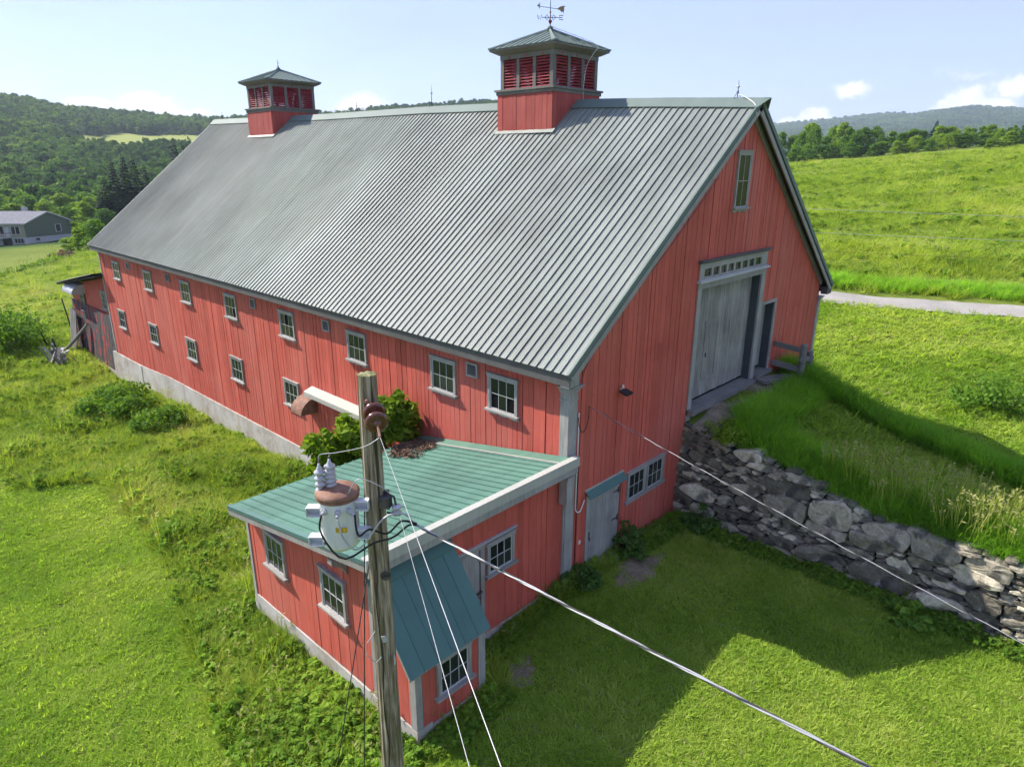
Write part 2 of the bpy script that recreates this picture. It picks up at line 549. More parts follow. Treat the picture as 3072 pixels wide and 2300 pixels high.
def _ground(t, ob, rnd):
    # turf under the blades: mown and rough zones differ by a vertex attribute, woods and far slopes are darker species
    zone = t.n('ShaderNodeAttribute', attribute_name='zone').outputs['Color']
    z = t.n('ShaderNodeSeparateColor', {0: zone})
    a = t.noise(ob, 0.09, 5.0, 0.6)
    b = t.noise(ob, 0.9, 5.0, 0.65)
    c = t.noise(ob, 7.0, 4.0, 0.7)
    f = t.math('ADD', t.math('ADD', t.math('MULTIPLY', a, 0.35), t.math('MULTIPLY', b, 0.35)), t.math('MULTIPLY', c, 0.30))
    lawn = t.ramp(f, [(0.34, (0.075, 0.108, 0.018)), (0.5, (0.125, 0.165, 0.026)), (0.66, (0.185, 0.215, 0.045))])
    mead = t.ramp(f, [(0.32, (0.055, 0.090, 0.016)), (0.5, (0.120, 0.160, 0.026)), (0.68, (0.215, 0.240, 0.060))])
    wood = t.ramp(t.math('ADD', t.math('MULTIPLY', t.noise(ob, 0.02, 5.0, 0.65), 0.5), t.math('MULTIPLY', t.noise(ob, 0.12, 4.0, 0.7), 0.5)),
                  [(0.36, (0.015, 0.039, 0.012)), (0.5, (0.042, 0.083, 0.018)), (0.66, (0.098, 0.158, 0.027))])
    col = t.mix(z.outputs[0], mead, lawn)
    col = t.mix(z.outputs[1], col, wood)
    col = t.mix(z.outputs[2], col, t.ramp(b, [(0.35, (0.17, 0.22, 0.045)), (0.65, (0.33, 0.34, 0.10))]))
    return {'Base Color': col, 'Normal': t.bump(t.math('ADD', c, b), 0.5, 0.05)}


material('turf', _ground, rough=0.95, spec=0.05)
material('siding_green', lambda t, ob, r: {'Base Color': t.mix(t.smooth(t.math('FRACT', t.math('MULTIPLY', t.n('ShaderNodeSeparateXYZ', {0: ob}).outputs[2], 7.0)), 0.85, 1.0), (0.125, 0.145, 0.105), (0.085, 0.10, 0.07)),
                                           'Normal': t.bump(t.math('FRACT', t.math('MULTIPLY', t.n('ShaderNodeSeparateXYZ', {0: ob}).outputs[2], 7.0)), 0.5, 0.02)}, rough=0.6)
material('siding_tan', lambda t, ob, r: {'Base Color': (0.28, 0.27, 0.17)}, rough=0.65)
material('shingle', lambda t, ob, r: {'Base Color': t.ramp(t.noise(ob, 2.5, 5.0, 0.7), [(0.35, (0.15, 0.15, 0.165)), (0.65, (0.23, 0.23, 0.25))])}, rough=0.9)
material('block_grey', _grey((0.40, 0.39, 0.40), 0.12), rough=0.85)
material('deck_red', _grey((0.12, 0.035, 0.03), 0.25), rough=0.75)
material('bark', lambda t, ob, r: {'Base Color': t.ramp(t.noise(t.scale(ob, (6, 6, 1)), 2.0, 5.0), [(0.35, (0.045, 0.035, 0.025)), (0.65, (0.15, 0.125, 0.10))]), 'Normal': t.bump(t.noise(t.scale(ob, (9, 9, 1.2)), 2.0, 4.0), 0.6, 0.03)}, rough=0.95)
material('dead_leaf', lambda t, ob, r: {'Base Color': t.ramp(t.noise(ob, 9.0, 4.0), [(0.4, (0.10, 0.065, 0.045)), (0.65, (0.26, 0.17, 0.11))])}, rough=0.95)

foliage('blade_lawn', [(0.1, (0.191, 0.330, 0.038)), (0.5, (0.335, 0.474, 0.067)), (0.9, (0.508, 0.571, 0.139))], 0.55)
foliage('blade_straw', [(0.1, (0.26, 0.22, 0.10)), (0.9, (0.46, 0.40, 0.22))], 0.35)
foliage('blade_meadow', [(0.08, (0.147, 0.242, 0.027)), (0.45, (0.299, 0.404, 0.053)), (0.75, (0.430, 0.493, 0.095)), (0.95, (0.546, 0.514, 0.200))], 0.5)
foliage('blade_dark', [(0.1, (0.119, 0.270, 0.033)), (0.6, (0.270, 0.506, 0.047)), (0.95, (0.404, 0.600, 0.080))], 0.55)
foliage('seed_head', [(0.1, (0.22, 0.25, 0.07)), (0.9, (0.36, 0.35, 0.13))], 0.3)
foliage('weed_leaf', [(0.1, (0.109, 0.217, 0.026)), (0.5, (0.217, 0.363, 0.040)), (0.95, (0.378, 0.503, 0.079))], 0.42)
foliage('forest_leaf', [(0.05, (0.038, 0.095, 0.025)), (0.4, (0.081, 0.166, 0.029)), (0.75, (0.148, 0.254, 0.038)), (0.97, (0.265, 0.350, 0.055))], 0.35)
foliage('conifer_far', [(0.1, (0.019, 0.048, 0.021)), (0.9, (0.048, 0.093, 0.032))], 0.12)
foliage('leaf_green', [(0.1, (0.062, 0.138, 0.024)), (0.5, (0.130, 0.249, 0.033)), (0.9, (0.237, 0.377, 0.052))], 0.42, attr=False)
foliage('leaf_light', [(0.1, (0.106, 0.201, 0.018)), (0.5, (0.211, 0.335, 0.030)), (0.9, (0.364, 0.450, 0.067))], 0.45, attr=False)
foliage('leaf_dark', [(0.1, (0.031, 0.078, 0.024)), (0.5, (0.066, 0.140, 0.031)), (0.9, (0.128, 0.220, 0.042))], 0.35, attr=False)
foliage('needle', [(0.1, (0.011, 0.027, 0.013)), (0.6, (0.024, 0.051, 0.021)), (0.95, (0.051, 0.087, 0.027))], 0.12, attr=False)
foliage('sapling_leaf', [(0.05, (0.055, 0.125, 0.010)), (0.45, (0.140, 0.235, 0.016)), (0.8, (0.250, 0.330, 0.030)), (0.98, (0.32, 0.20, 0.06))], 0.42, attr=False)
# ------------------------------------------------------------------ terrain
CTRL = np.array([
    # yard in front of the gable and round the annex
    (0, 0, 0), (0, -4, 0), (3, -8, 0), (5, -3, 0), (5, -8, 0.02), (2.5, -0.5, 0.02), (-4, -4, -.1), (-5, -1.5, -.2), (-8, -4, -.3), (-8, 0, -.5), (-5.3, 5.2, -.72), (-5.3, 2, -.45),
    (0, 6, -.75), (-2.5, 6.5, -.8), (0, 12.7, -.98), (0, 20, -1.25), (0, 26, -1.6), (0, 32.5, -1.9), (0, 40, -1.7), (-5, 12, -1.0), (-5, 20, -1.2), (-8, 28, -1.6), (-4, 36, -1.7),
    (-12, -5, -.6), (-12, 5, -.9), (-14, 15, -1.3), (-30, -20, -1.0), (-30, 20, -2.0), (-30, 60, -2.4), (0, -16, 0.0), (5, -16, .1), (-10, -20, -.3),
    # uphill side of the barn, lawn, road, hay field
    (14.6, 0, .45), (14.6, 15, .9), (14.6, 32, .6), (11.5, -8, .35), (16, -6, .4), (11, -16, .25), (22, 2, 1.25), (22, -12, 1.15), (30, 4, 2.32), (32, -5, 2.35), (31, -25, 2.3), (29, 30, 2.1),
    (60, 0, 4.0), (60, 35, 3.6), (60, -35, 4.2), (100, 15, 6.6), (110, 60, 5.6), (150, 40, 9.4), (150, 0, 11.5), (205, 75, 10.6), (228, 50, 13.2), (251, 27, 16.6), (255, -30, 19.0), (190, 130, 6.0),
    # downhill meadow and the house plot
    (-2, 50, -2.3), (2, 70, -3.1), (-12, 70, -3.2), (7, 95, -4.3), (16, 110, -4.4), (18, 114, -4.5), (-15, 100, -5.0), (26, 167, -6.9), (36, 172, -6.5), (14, 165, -7.3), (40, 150, -5.6), (30, 80, -2.2), (50, 60, 0.2), (-30, 150, -9), (20, 215, -11), (70, 200, -6), (-20, 260, -14), (110, 170, -1)], dtype=float)


def _tps(c):
    P, z = c[:, :2] / 50.0, c[:, 2]
    n = len(P)
    d2 = ((P[:, None] - P[None]) ** 2).sum(-1)
    K = np.where(d2 > 0, d2 * np.log(d2 + 1e-12), 0) + 2e-4 * np.eye(n)
    A = np.zeros((n + 3, n + 3))
    A[:n, :n] = K
    A[:n, n] = 1
    A[:n, n + 1:] = P
    A[n, :n] = 1
    A[n + 1:, :n] = P.T
    s = np.linalg.solve(A, np.concatenate([z, np.zeros(3)]))
    return P, s


_TP, _TS = _tps(CTRL)
CREST_A = ([0, 10.81, 14.37, 18.33, 23.54, 30, 34.85, 38.77, 42.75, 45.42, 53.42, 60, 70], [.070, .0625, .054, .050, .0465, .054, .0645, .069, .0745, .074, .066, .055, .03])
CREST_B = ([50, 60, 67.13, 70.76, 73.96, 76.03, 78.92, 82.11, 90, 110], [.03, .045, .0485, .053, .0585, .0575, .062, .0575, .055, .04])


def sstep(a, b, x):
    t = np.clip((x - a) / (b - a), 0, 1)
    return t * t * (3 - 2 * t)


def vnoise(x, y, seed=0):
    """cheap smooth value noise in [-1,1]"""
    xi, yi = np.floor(x), np.floor(y)
    fx, fy = x - xi, y - yi
    fx, fy = fx * fx * (3 - 2 * fx), fy * fy * (3 - 2 * fy)

    def h(a, b):
        s = np.sin(a * 127.1 + b * 311.7 + seed * 74.7) * 43758.5453
        return (s - np.floor(s)) * 2 - 1
    return (h(xi, yi) * (1 - fx) + h(xi + 1, yi) * fx) * (1 - fy) + (h(xi, yi + 1) * (1 - fx) + h(xi + 1, yi + 1) * fx) * fy


def height(x, y):
    x, y = np.atleast_1d(np.asarray(x, float)), np.atleast_1d(np.asarray(y, float))
    near = np.empty_like(x)
    for i in range(0, len(x), 20000):
        X = np.stack([x[i:i + 20000], y[i:i + 20000]], 1) / 50.0
        d2 = ((X[:, None] - _TP[None]) ** 2).sum(-1)
        K = np.where(d2 > 0, d2 * np.log(d2 + 1e-12), 0)
        near[i:i + 20000] = K @ _TS[:-3] + _TS[-3] + X @ _TS[-2:]
    dx, dy = x - CAM_C.x, y - CAM_C.y
    r = np.hypot(dx, dy)
    th = np.degrees(np.arctan2(dx, dy))
    # wooded hill on the left and behind the barn; its crest 1 km away
    ca = np.interp(th, *CREST_A, left=.05, right=.0) * 1000 + 9.5
    rise = np.clip((r - 330) / 670, 0, 1)
    ha = -10 + (ca + 10) * (0.25 * rise + 0.75 * rise ** 1.25) + 4 * vnoise(x / 90, y / 90, 1) * sstep(300, 500, r)
    ha = np.where(r > 1000, ca - (r - 1000) * 0.12, ha)
    # high ridge far beyond the hay field
    cb = np.interp(th, *CREST_B, left=.02, right=.03) * 3500 + 9.5
    rb = np.clip((r - 700) / 2800, 0, 1)
    hb = np.where(r < 700, 15 - 24 * sstep(280, 620, r), -9 + (cb + 9) * rb ** 1.5) + 10 * vnoise(x / 300, y / 300, 2) * sstep(800, 1600, r)
    hb = np.where(r > 3500, cb - (r - 3500) * 0.1, hb)
    wb = sstep(56, 66, th)
    wout = np.clip(sstep(-20, 4, th), 0, 1)
    far = (ha * (1 - wb) + hb * wb) * wout + (-4 + 3 * vnoise(x / 200, y / 200, 3)) * (1 - wout)
    wf = sstep(225, 330, r)
    wob = 0.06 * vnoise(x / 2.3, y / 2.3, 5) * sstep(14, 30, np.hypot(x - 5, y - 5)) + 0.22 * vnoise(x / 11, y / 11, 6) * sstep(45, 90, r) + 0.03 * vnoise(x / 0.9, y / 0.9, 7)
    return near * (1 - wf) + far * wf + wob


def hz(x, y):
    return float(height([x], [y])[0])


# zones of vegetation ------------------------------------------------------------
MOWN_LEFT = [(-7.2, 40), (-7.6, 17.9), (-5.3, 16.4), (-5.5, 11.6), (-6.1, 7.8), (-6.8, 4.6), (-7.3, 2.0), (-7.6, 0.3), (-7.4, -2.5), (-7.6, -30), (-40, -30), (-40, 40)]
MOWN_YARD = [(-7.4, -2.5), (-5.6, -1.6), (-5.2, -1.35), (-3.2, -1.3), (-2.9, -.45), (4.7, -.35), (4.65, -16), (-7.6, -16)]
MOWN_RIGHT = [(14.6, 40), (29, 40), (28.2, 8), (29, 3.6), (31.2, -6), (30.5, -40), (10, -40), (11.0, -12), (11.4, -8), (12.2, -4.5), (14.7, -.6)]


def inside(poly, x, y):
    x, y = np.asarray(x), np.asarray(y)
    c = np.zeros(x.shape, bool)
    n = len(poly)
    for i in range(n):
        x0, y0 = poly[i]
        x1, y1 = poly[(i + 1) % n]
        k = ((y0 > y) != (y1 > y)) & (x < (x1 - x0) * (y - y0) / (y1 - y0 + 1e-12) + x0)
        c ^= k
    return c


def house_lawn(x, y):
    return ((y - (95.5 + 1.6 * (x - 7) + 1.2 * vnoise(x / 3, y / 3, 9))) > 0) & (y < 190) & (x > -40) & (x < 60)


def clearing(th, r):
    return (r > 575 + 10 * np.sin(th * 1.3)) & (r < 880 - 9 * (26 - th) + 16 * np.sin(th * 1.9)) & (th > 14.2 + 0.9 * np.sin(r / 22)) & (th < 27)


def mown(x, y):
    return inside(MOWN_LEFT, x, y) | inside(MOWN_YARD, x, y) | inside(MOWN_RIGHT, x, y) | house_lawn(x, y)


radii = np.concatenate([np.arange(0, 46, 0.75), 46 * 1.045 ** np.arange(1, 112)])
radii = radii[radii < 5200]
NA = 420
ang = np.linspace(0, 2 * math.pi, NA, endpoint=False)
# directions bunched towards the half that holds the barn and the hills
ang = ang - 0.45 * np.sin(ang - R(50))
gx = (radii[:, None] * np.sin(ang)[None]).ravel() + 0.0
gy = (radii[:, None] * np.cos(ang)[None]).ravel() - 2.0
gz = height(gx, gy)
i, j = np.meshgrid(np.arange(len(radii) - 1), np.arange(NA), indexing='ij')
fa = np.stack([i * NA + j, i * NA + (j + 1) % NA, (i + 1) * NA + (j + 1) % NA, (i + 1) * NA + j], -1).reshape(-1, 4)[:, ::-1]
me = quick(np.stack([gx, gy, gz], 1), fa, 'ground', 'turf', True)
at_ = me.attributes.new('zone', 'FLOAT_COLOR', 'POINT')
dxc, dyc = gx - CAM_C.x, gy - CAM_C.y
rc, thc = np.hypot(dxc, dyc), np.degrees(np.arctan2(dxc, dyc))
zl = np.clip(mown(gx, gy).astype(float), 0, 1)
zw = np.where(rc > 300, 1.0, 0.0) * np.where(clearing(thc, rc), 0, 1)
zw = np.maximum(zw, np.where((gy > 150) & (thc < 50) & (rc > 160), 1.0, 0.0)) * np.where((rc < 300) & (thc > 55), 0, 1)
zc = np.stack([zl, zw, np.where((rc > 500) & clearing(thc, rc), 1.0, 0.0), np.ones_like(zl)], 1).astype(np.float32)
at_.data.foreach_set('color', zc.ravel())
ground = tag(link('ground', me), kind='structure')

# farm road: a gravel sheet with worn edges laid on the slope
road_pts = [(26.5, 60), (27.3, 40), (28.0, 20), (29.6, 4.3), (32.0, -4.4), (34.2, -14), (37.5, -32), (41, -60)]


def spline(pts, n):
    P = np.array(pts, float)
    t = np.linspace(0, len(P) - 1, n)
    out = []
    for u in t:
        k = min(int(u), len(P) - 2)
        f = u - k
        p0, p1, p2, p3 = P[max(k - 1, 0)], P[k], P[k + 1], P[min(k + 2, len(P) - 1)]
        out.append(0.5 * ((2 * p1) + (-p0 + p2) * f + (2 * p0 - 5 * p1 + 4 * p2 - p3) * f ** 2 + (-p0 + 3 * p1 - 3 * p2 + p3) * f ** 3))
    return np.array(out)


def ribbon(pts, width, n, name, mat, lift=0.03, jit=0.1, cols=7):
    S = spline(pts, n)
    T = np.gradient(S, axis=0)
    T /= np.linalg.norm(T, axis=1, keepdims=True)
    Nn = np.stack([T[:, 1], -T[:, 0]], 1)
    vs = []
    for k in range(n):
        w = width * (1 + jit * math.sin(k * 1.7) * 0.5 + jit * random.uniform(-.5, .5))
        for c in range(cols):
            vs.append(S[k] + Nn[k] * (c / (cols - 1) - 0.5) * w)
    vs = np.array(vs)
    zz = height(vs[:, 0], vs[:, 1]) + lift + 0.05 * np.tile(1 - (np.linspace(-1, 1, cols)) ** 2, n)
    fs = [(a * cols + b, a * cols + b + 1, (a + 1) * cols + b + 1, (a + 1) * cols + b) for a in range(n - 1) for b in range(cols - 1)]
    return link(name, quick(np.column_stack([vs, zz]), fs, name, mat, True))


tag(ribbon(road_pts, 2.15, 160, 'farm_road', 'gravel', 0.05, 0.06), kind='structure')
tag(ribbon([(-3, 83), (2, 88.5), (7, 95), (11.5, 102), (15.5, 108.5)], 1.3, 40, 'mown_track', 'dirt', 0.03, 0.5), kind='structure')

# earth ramp to the barn door, held by the stone wall on its left
RAMP_Z = ([-18, -14, -10, -8, -6.5, -5, -3.6, -2.2, -1, 0.2], [0.75, 1.15, 1.5, 1.72, 1.75, 1.85, 2.12, 2.45, 2.75, 2.98])


RAMP_R = ([-18, -12, -7.5, -5.5, -3.5, -1, .5], [8.2, 8.6, 9.2, 9.8, 10.2, 11.1, 11.4])


def ramp_z(x, y):
    top = np.interp(y, *RAMP_Z)
    low = height(np.atleast_1d(x), np.atleast_1d(y))
    xr = np.interp(y, *RAMP_R)
    k = sstep(.2, 2.8, x - xr)
    e = sstep(0, 1.1, x - 5.25)
    return (top - 0.25 * (1 - e) + 0.05 * vnoise(x * 1.5, y * 1.5, 8)) * (1 - k) + (low - 0.05) * k


nx, ny = 60, 110
X, Y = np.meshgrid(np.linspace(5.3, 14.6, nx), np.linspace(-18, 0.22, ny))
Zr_ = ramp_z(X.ravel(), Y.ravel())
fs = [(b * nx + a, b * nx + a + 1, (b + 1) * nx + a + 1, (b + 1) * nx + a) for b in range(ny - 1) for a in range(nx - 1)]
me = quick(np.stack([X.ravel(), Y.ravel(), Zr_], 1), fs, 'ramp', 'turf', True)
at_ = me.attributes.new('zone', 'FLOAT_COLOR', 'POINT')
at_.data.foreach_set('color', np.tile(np.array([0.6, 0, 0, 1], np.float32), nx * ny))
tag(link('ramp', me), kind='structure')


def patch(name, cx, cy, rx, ry, rot, zf, mat, seed, lift=0.03):
    rnd = random.Random(seed)
    n, rings = 36, 6
    vs, fs = [], []
    ph = [rnd.uniform(0, 6.28) for _ in range(5)]
    for a in range(n):
        t = 2 * math.pi * a / n
        k = 1 + sum(0.09 * math.sin((q + 2) * t + ph[q]) for q in range(5))
        for r in range(rings):
            u = (r + 1) / rings * k
            px, py = rx * u * math.cos(t), ry * u * math.sin(t)
            vs.append((cx + px * math.cos(rot) - py * math.sin(rot), cy + px * math.sin(rot) + py * math.cos(rot)))
    vs.append((cx, cy))
    vs = np.array(vs)
    zz = zf(vs[:, 0], vs[:, 1]) + lift
    edge = np.array([(r == rings - 1) for a in range(n) for r in range(rings)] + [False])
    zz[edge] -= lift + 0.03
    for a in range(n):
        b = (a + 1) % n
        for r in range(rings - 1):
            fs.append((a * rings + r, a * rings + r + 1, b * rings + r + 1))
            fs.append((a * rings + r, b * rings + r + 1, b * rings + r))
        fs.append((n * rings, a * rings, b * rings))
    return tag(link(name, quick(np.column_stack([vs, zz]), fs, name, mat, True)), kind='structure')


patch('dirt_patch', 1.75, -0.95, 0.95, 0.55, 0.1, height, 'dirt', 3)
patch('dirt_patch', -2.7, -1.15, 0.5, 0.35, 0.4, height, 'dirt', 4)
patch('dirt_patch', 6.6, -0.75, 1.5, 0.62, -0.1, ramp_z, 'dirt', 5, 0.05)
patch('dirt_patch', 9.6, -0.45, 1.2, 0.35, 0.0, ramp_z, 'dirt', 6, 0.05)
# ------------------------------------------------------------------ the big red barn
W, L, ZE = 14.48, 32.0, 5.42
OE, OG = 0.37, 0.31
XR = W / 2
_zy = [-0.5, 2.5, 5.0, 9.4, 13.0, 20.0, 32.3]
_zz = [11.12, 11.29, 11.40, 11.50, 11.58, 11.62, 11.84]


def zr(y):
    return float(np.interp(y, _zy, _zz))


def roof_pt(y, s, h=0.0, side=-1):
    """point on the roof: s from 0 at the eave to 1 at the ridge, h above the sheet; side -1 left, +1 right"""
    ex = -OE if side < 0 else W + OE
    zrd = zr(y)
    dx, dzz = XR - ex, zrd - ZE
    ln = math.hypot(dx, dzz)
    n = Vector((-dzz * (1 if dx > 0 else -1), 0, abs(dx))) / ln
    return Vector((ex + dx * s, y, ZE + dzz * s)) + n * h


def roof_z(x, y):
    s = (x + OE) / (XR + OE) if x <= XR else (W + OE - x) / (XR + OE)
    return ZE + (zr(y) - ZE) * s


barn = empty('barn', (0, 0, 0), 'large red gabled barn with grey metal roof and two louvred cupolas', 'barn')
BOARD_ZB = ([0, 11, 24.2, 27.5, 27.6, 32.4], [0.0, -.07, -.21, -.42, -.42, -.48])


def zb(y):
    return float(np.interp(y, *BOARD_ZB))


# wall cores behind the boards
mb = MB().box(0.0, .14, .06, L - .02, -.6, 5.3)
mb.build('wall', 'dark_gap', barn)
mb = MB().box(W - .14, W, .06, L - .02, -.6, 5.3)
mb.build('wall', 'red_paint', barn)
mb = MB()
y0, y1 = 0.005, .14


def gpoly(poly, y0=y0, y1=y1, m=mb):
    m.prism([(x, y0, z) for x, z in poly], (0, y1 - y0, 0))


top = lambda x: roof_z(x, 0) - 0.08
gpoly([(0.02, -.6), (.78, -.6), (.78, top(.78)), (0.02, top(.02))])
gpoly([(.78, 2.05), (2.2, 2.05), (2.2, top(2.2)), (.78, top(.78))])
gpoly([(2.2, -.6), (5.38, -.6), (5.38, top(5.38)), (2.2, top(2.2))])
gpoly([(5.38, 6.42), (9.12, 6.42), (9.12, top(9.12)), (XR, top(XR)), (5.38, top(5.38))])
gpoly([(5.38, 1.0), (9.12, 1.0), (9.12, 3.0), (5.38, 3.0)])
gpoly([(9.12, 1.0), (9.42, 1.0), (9.42, top(9.42)), (9.12, top(9.12))])
gpoly([(9.42, 5.40), (10.42, 5.40), (10.42, top(10.42)), (9.42, top(9.42))])
gpoly([(9.42, 1.0), (10.42, 1.0), (10.42, 3.1), (9.42, 3.1)])
gpoly([(10.42, -.4), (W - .02, -.4), (W - .02, top(W - .02)), (10.42, top(10.42))])
mb.build('wall', 'dark_gap', barn)
mb = MB()
mb.prism([(0.02, L - .1, -.6), (W - .02, L - .1, -.6), (W - .02, L - .1, roof_z(W, L) - .1), (XR, L - .1, zr(L) - .1), (0.02, L - .1, roof_z(0, L) - .1)], (0, .1, 0))
mb.build('wall', 'red_paint', barn)

# vertical boards, long wall
y = 0.20
rb = random.Random(5)
while y < L - .04:
    w = rb.choice((.15, .17, .18, .19, .20, .22))
    w = min(w, L - y)
    gap = rb.choice((.010, .012, .013, .016, .024))
    d = rb.uniform(0, .013)
    lo = zb(y + w / 2) - rb.uniform(0, .03)
    hi = 5.24
    MB().box(-.030 - d, -.002, y, y + w - gap, lo, hi).build('plank', 'red_paint', barn)
    y += w
# vertical boards, gable
x = 0.27
while x < W - .20:
    w = min(rb.choice((.15, .18, .20, .22, .24, .27)), W - .18 - x)
    gap = rb.choice((.009, .011, .014, .018, .030))
    d = rb.uniform(0, .010)
    xa, xb = x, x + w - gap
    xm = (xa + xb) / 2
    lo = -.10 if xm < 5.3 else (2.2 if xm < 10.5 else .1)
    if .74 < xm < 2.24:
        lo = 2.12
    elif 5.30 < xm < 9.30:
        lo = 7.05
    elif 9.30 <= xm < 10.46:
        lo = 5.44
    t0, t1 = roof_z(xa, 0) - .05, roof_z(xb, 0) - .05
    pts = [(xa, lo), (xb, lo), (xb, t1)] + ([(XR, zr(0) - .05)] if xa < XR < xb else []) + [(xa, t0)]
    segs = [pts]
    if rb.random() < .22 and lo < 1 and t0 > 7.0:      # a butt joint part way up
        zj = rb.uniform(4.9, 6.2)
        segs = [[(xa, lo), (xb, lo), (xb, zj), (xa, zj)], [(xa, zj + .006), (xb, zj + .006), (xb, t1), (xa, t0)]]
    for sg in segs:
        MB().prism([(px, -.002, pz) for px, pz in sg], (0, -.028 - d - rb.uniform(0, .004), 0)).build('plank', 'red_paint', barn)
    x += w

# roof: one formed sheet after another up the left slope
PW = 0.2233
prof = [(0, 0), (.002, .034), (.015, .034), (.022, 0), (.088, 0), (.094, .003), (.104, .003), (.110, 0), (.155, 0), (.161, .003), (.171, .003), (.177, 0), (PW, 0)]
NP = int(round((L + .28 + OG) / PW))
for i in range(NP):
    ya = -OG + i * PW
    mb = MB()
    rows = []
    for s in (-0.004, .25, .5, .75, .992):
        sag = -.02 * math.sin(s * math.pi) * (1 + .6 * math.sin(ya * .5) + .5 * math.sin(ya * 1.31 + 1)) + (0.008 * math.sin(ya * .9) if s < .1 else 0)
        rows.append([roof_pt(ya + dy, s, h + .012 + sag) for dy, h in prof])
    k = len(prof)
    vs = [p for r in rows for p in r]
    fs = [(a * k + b, a * k + b + 1, (a + 1) * k + b + 1, (a + 1) * k + b) for a in range(4) for b in range(k - 1)]
    mb.add(vs, [f[::-1] for f in fs])
    mb.build('roof_panel', 'roof_metal', barn)
ys = [-OG + .01] + [q for q in np.arange(2.5, 32, 2.5)] + [L + .27]
mb = MB()
for side in (-1, 1):
    for a, b in zip(ys[:-1], ys[1:]):
        q = lambda h, sd=side: [roof_pt(a, .004, h, sd), roof_pt(b, .004, h, sd), roof_pt(b, 1, h, sd), roof_pt(a, 1, h, sd)]
        mb.hexa(q(-.12), q(-.075 if side < 0 else .01))
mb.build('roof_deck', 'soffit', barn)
mb = MB()
for a, b in zip(ys[:-1], ys[1:]):
    q = lambda h: [roof_pt(a, -.004, h, 1), roof_pt(b, -.004, h, 1), roof_pt(b, .995, h, 1), roof_pt(a, .995, h, 1)]
    mb.hexa(q(.013), q(.02))
for q_ in np.arange(-OG, L + .2, PW * 2):
    mb.bar(roof_pt(q_ + .02, 0, .03, 1), roof_pt(q_ + .02, .99, .03, 1), .03, .03, up=(0, 1, 0))
mb.build('roof_sheet', 'roof_metal', barn)
# ridge cap, its near end drawn out to a point
mb = MB()
ysr = [-.52, -OG - .02, 2.5, 5.0, 9.4, 13, 20, 26, L + .31]
for side in (-1, 1):
    for a, b in zip(ysr[:-1], ysr[1:]):
        s0a = .999 if a < -.5 else .957
        f = lambda yy, s, h: roof_pt(yy, s, h, side)
        mb.hexa([f(a, s0a, .034), f(b, .957, .034), f(b, 1.0, .036), f(a, 1.0, .036)], [f(a, s0a, .048), f(b, .957, .048), f(b, 1.0, .062), f(a, 1.0, .062)])
    mb.tube([roof_pt(yy, .958, .05, side) for yy in ysr[1:]], .012, 5)
mb.build('ridge_cap', 'ridge_metal', barn)
# eave boards
mb = MB().box(-.355, -.318, -.29, L + .24, 5.13, 5.395)
mb.build('fascia', 'grey_dark', barn)
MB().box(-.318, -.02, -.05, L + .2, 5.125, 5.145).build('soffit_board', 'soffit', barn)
MB().box(-.058, -.036, .28, L, 5.02, 5.125).build('frieze_board', 'grey_dark', barn)
MB().box(W + .318, W + .355, -.29, L + .24, 5.13, 5.395).build('fascia', 'grey_dark', barn)
# rake boards and their soffits on the near gable, then the far one
for side in (-1, 1):
    for yo, nm in ((-OG + .015, 'rake_board'), (L + .25, 'rake_board')):
        mb = MB()
        a0, a1 = roof_pt(yo, .0, -.072, side), roof_pt(yo, 1, -.072, side)
        b0, b1 = roof_pt(yo, .0, -.255, side), roof_pt(yo, .992, -.255, side)
        off = Vector((0, .04, 0))
        mb.hexa([a0, a1, b1, b0], [p + off for p in (a0, a1, b1, b0)])
        mb.build(nm, 'grey_paint', barn)
    mb = MB()
    q = [roof_pt(-OG + .06, .01, -.09, side), roof_pt(-.035, .01, -.09, side), roof_pt(-.035, .995, -.09, side), roof_pt(-OG + .06, .995, -.09, side)]
    q2 = [roof_pt(p.y, (.01 if i in (0, 1) else .995), -.11, side) for i, p in enumerate(q)]
    mb.hexa(q, q2)
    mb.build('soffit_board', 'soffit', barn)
    mb = MB()
    a = [roof_pt(-.075, s, h, side) for s, h in ((.045, -.115), (.985, -.115), (.965, -.30), (.045, -.30))]
    mb.hexa(a, [p + Vector((0, .03, 0)) for p in a])
    mb.build('frieze_board', 'grey_paint', barn)
    mb = MB()
    q = lambda h, w0=-OG - .012, w1=-OG + .03: [roof_pt(w0, -.004, h, side), roof_pt(w1, -.004, h, side), roof_pt(w1, .992, h, side), roof_pt(w0, .992, h, side)]
    mb.hexa(q(-.075), q(.046))
    mb.build('rake_trim', 'ridge_metal', barn)
# returned eave boxes at the gable corners
MB().box(-.35, -.0, -.27, -.045, 5.10, 5.36).build('eave_return', 'grey_paint', barn)
MB().box(W, W + .35, -.27, -.045, 5.10, 5.36).build('eave_return', 'grey_dark', barn)


def corner_post(x0, x1, y0, y1, z0, z1):
    mb = MB().box(x0, x1, y0, y1, z0, z1)
    mb.box(x0 - .015, x1 + .015, y0 - .015, y1 + .01, z1 - .30, z1 - .26)
    mb.box(x0 - .03, x1 + .03, y0 - .03, y1 + .01, z1 - .10, z1 - .04)
    mb.box(x0 - .065, x1 + .065, y0 - .065, y1 + .01, z1 - .04, z1 + .02)
    mb.box(x0 - .10, x1 + .10, y0 - .10, y1 + .01, z1 + .02, z1 + .05)
    return mb.build('corner_post', 'grey_paint', barn)


corner_post(-.06, .25, -.06, .18, -.15, 4.97)
corner_post(W - .17, W + .05, -.06, .15, .1, 4.97)
MB().box(-.06, .02, L - .12, L + .03, -.5, 5.1).build('corner_post', 'grey_paint', barn)

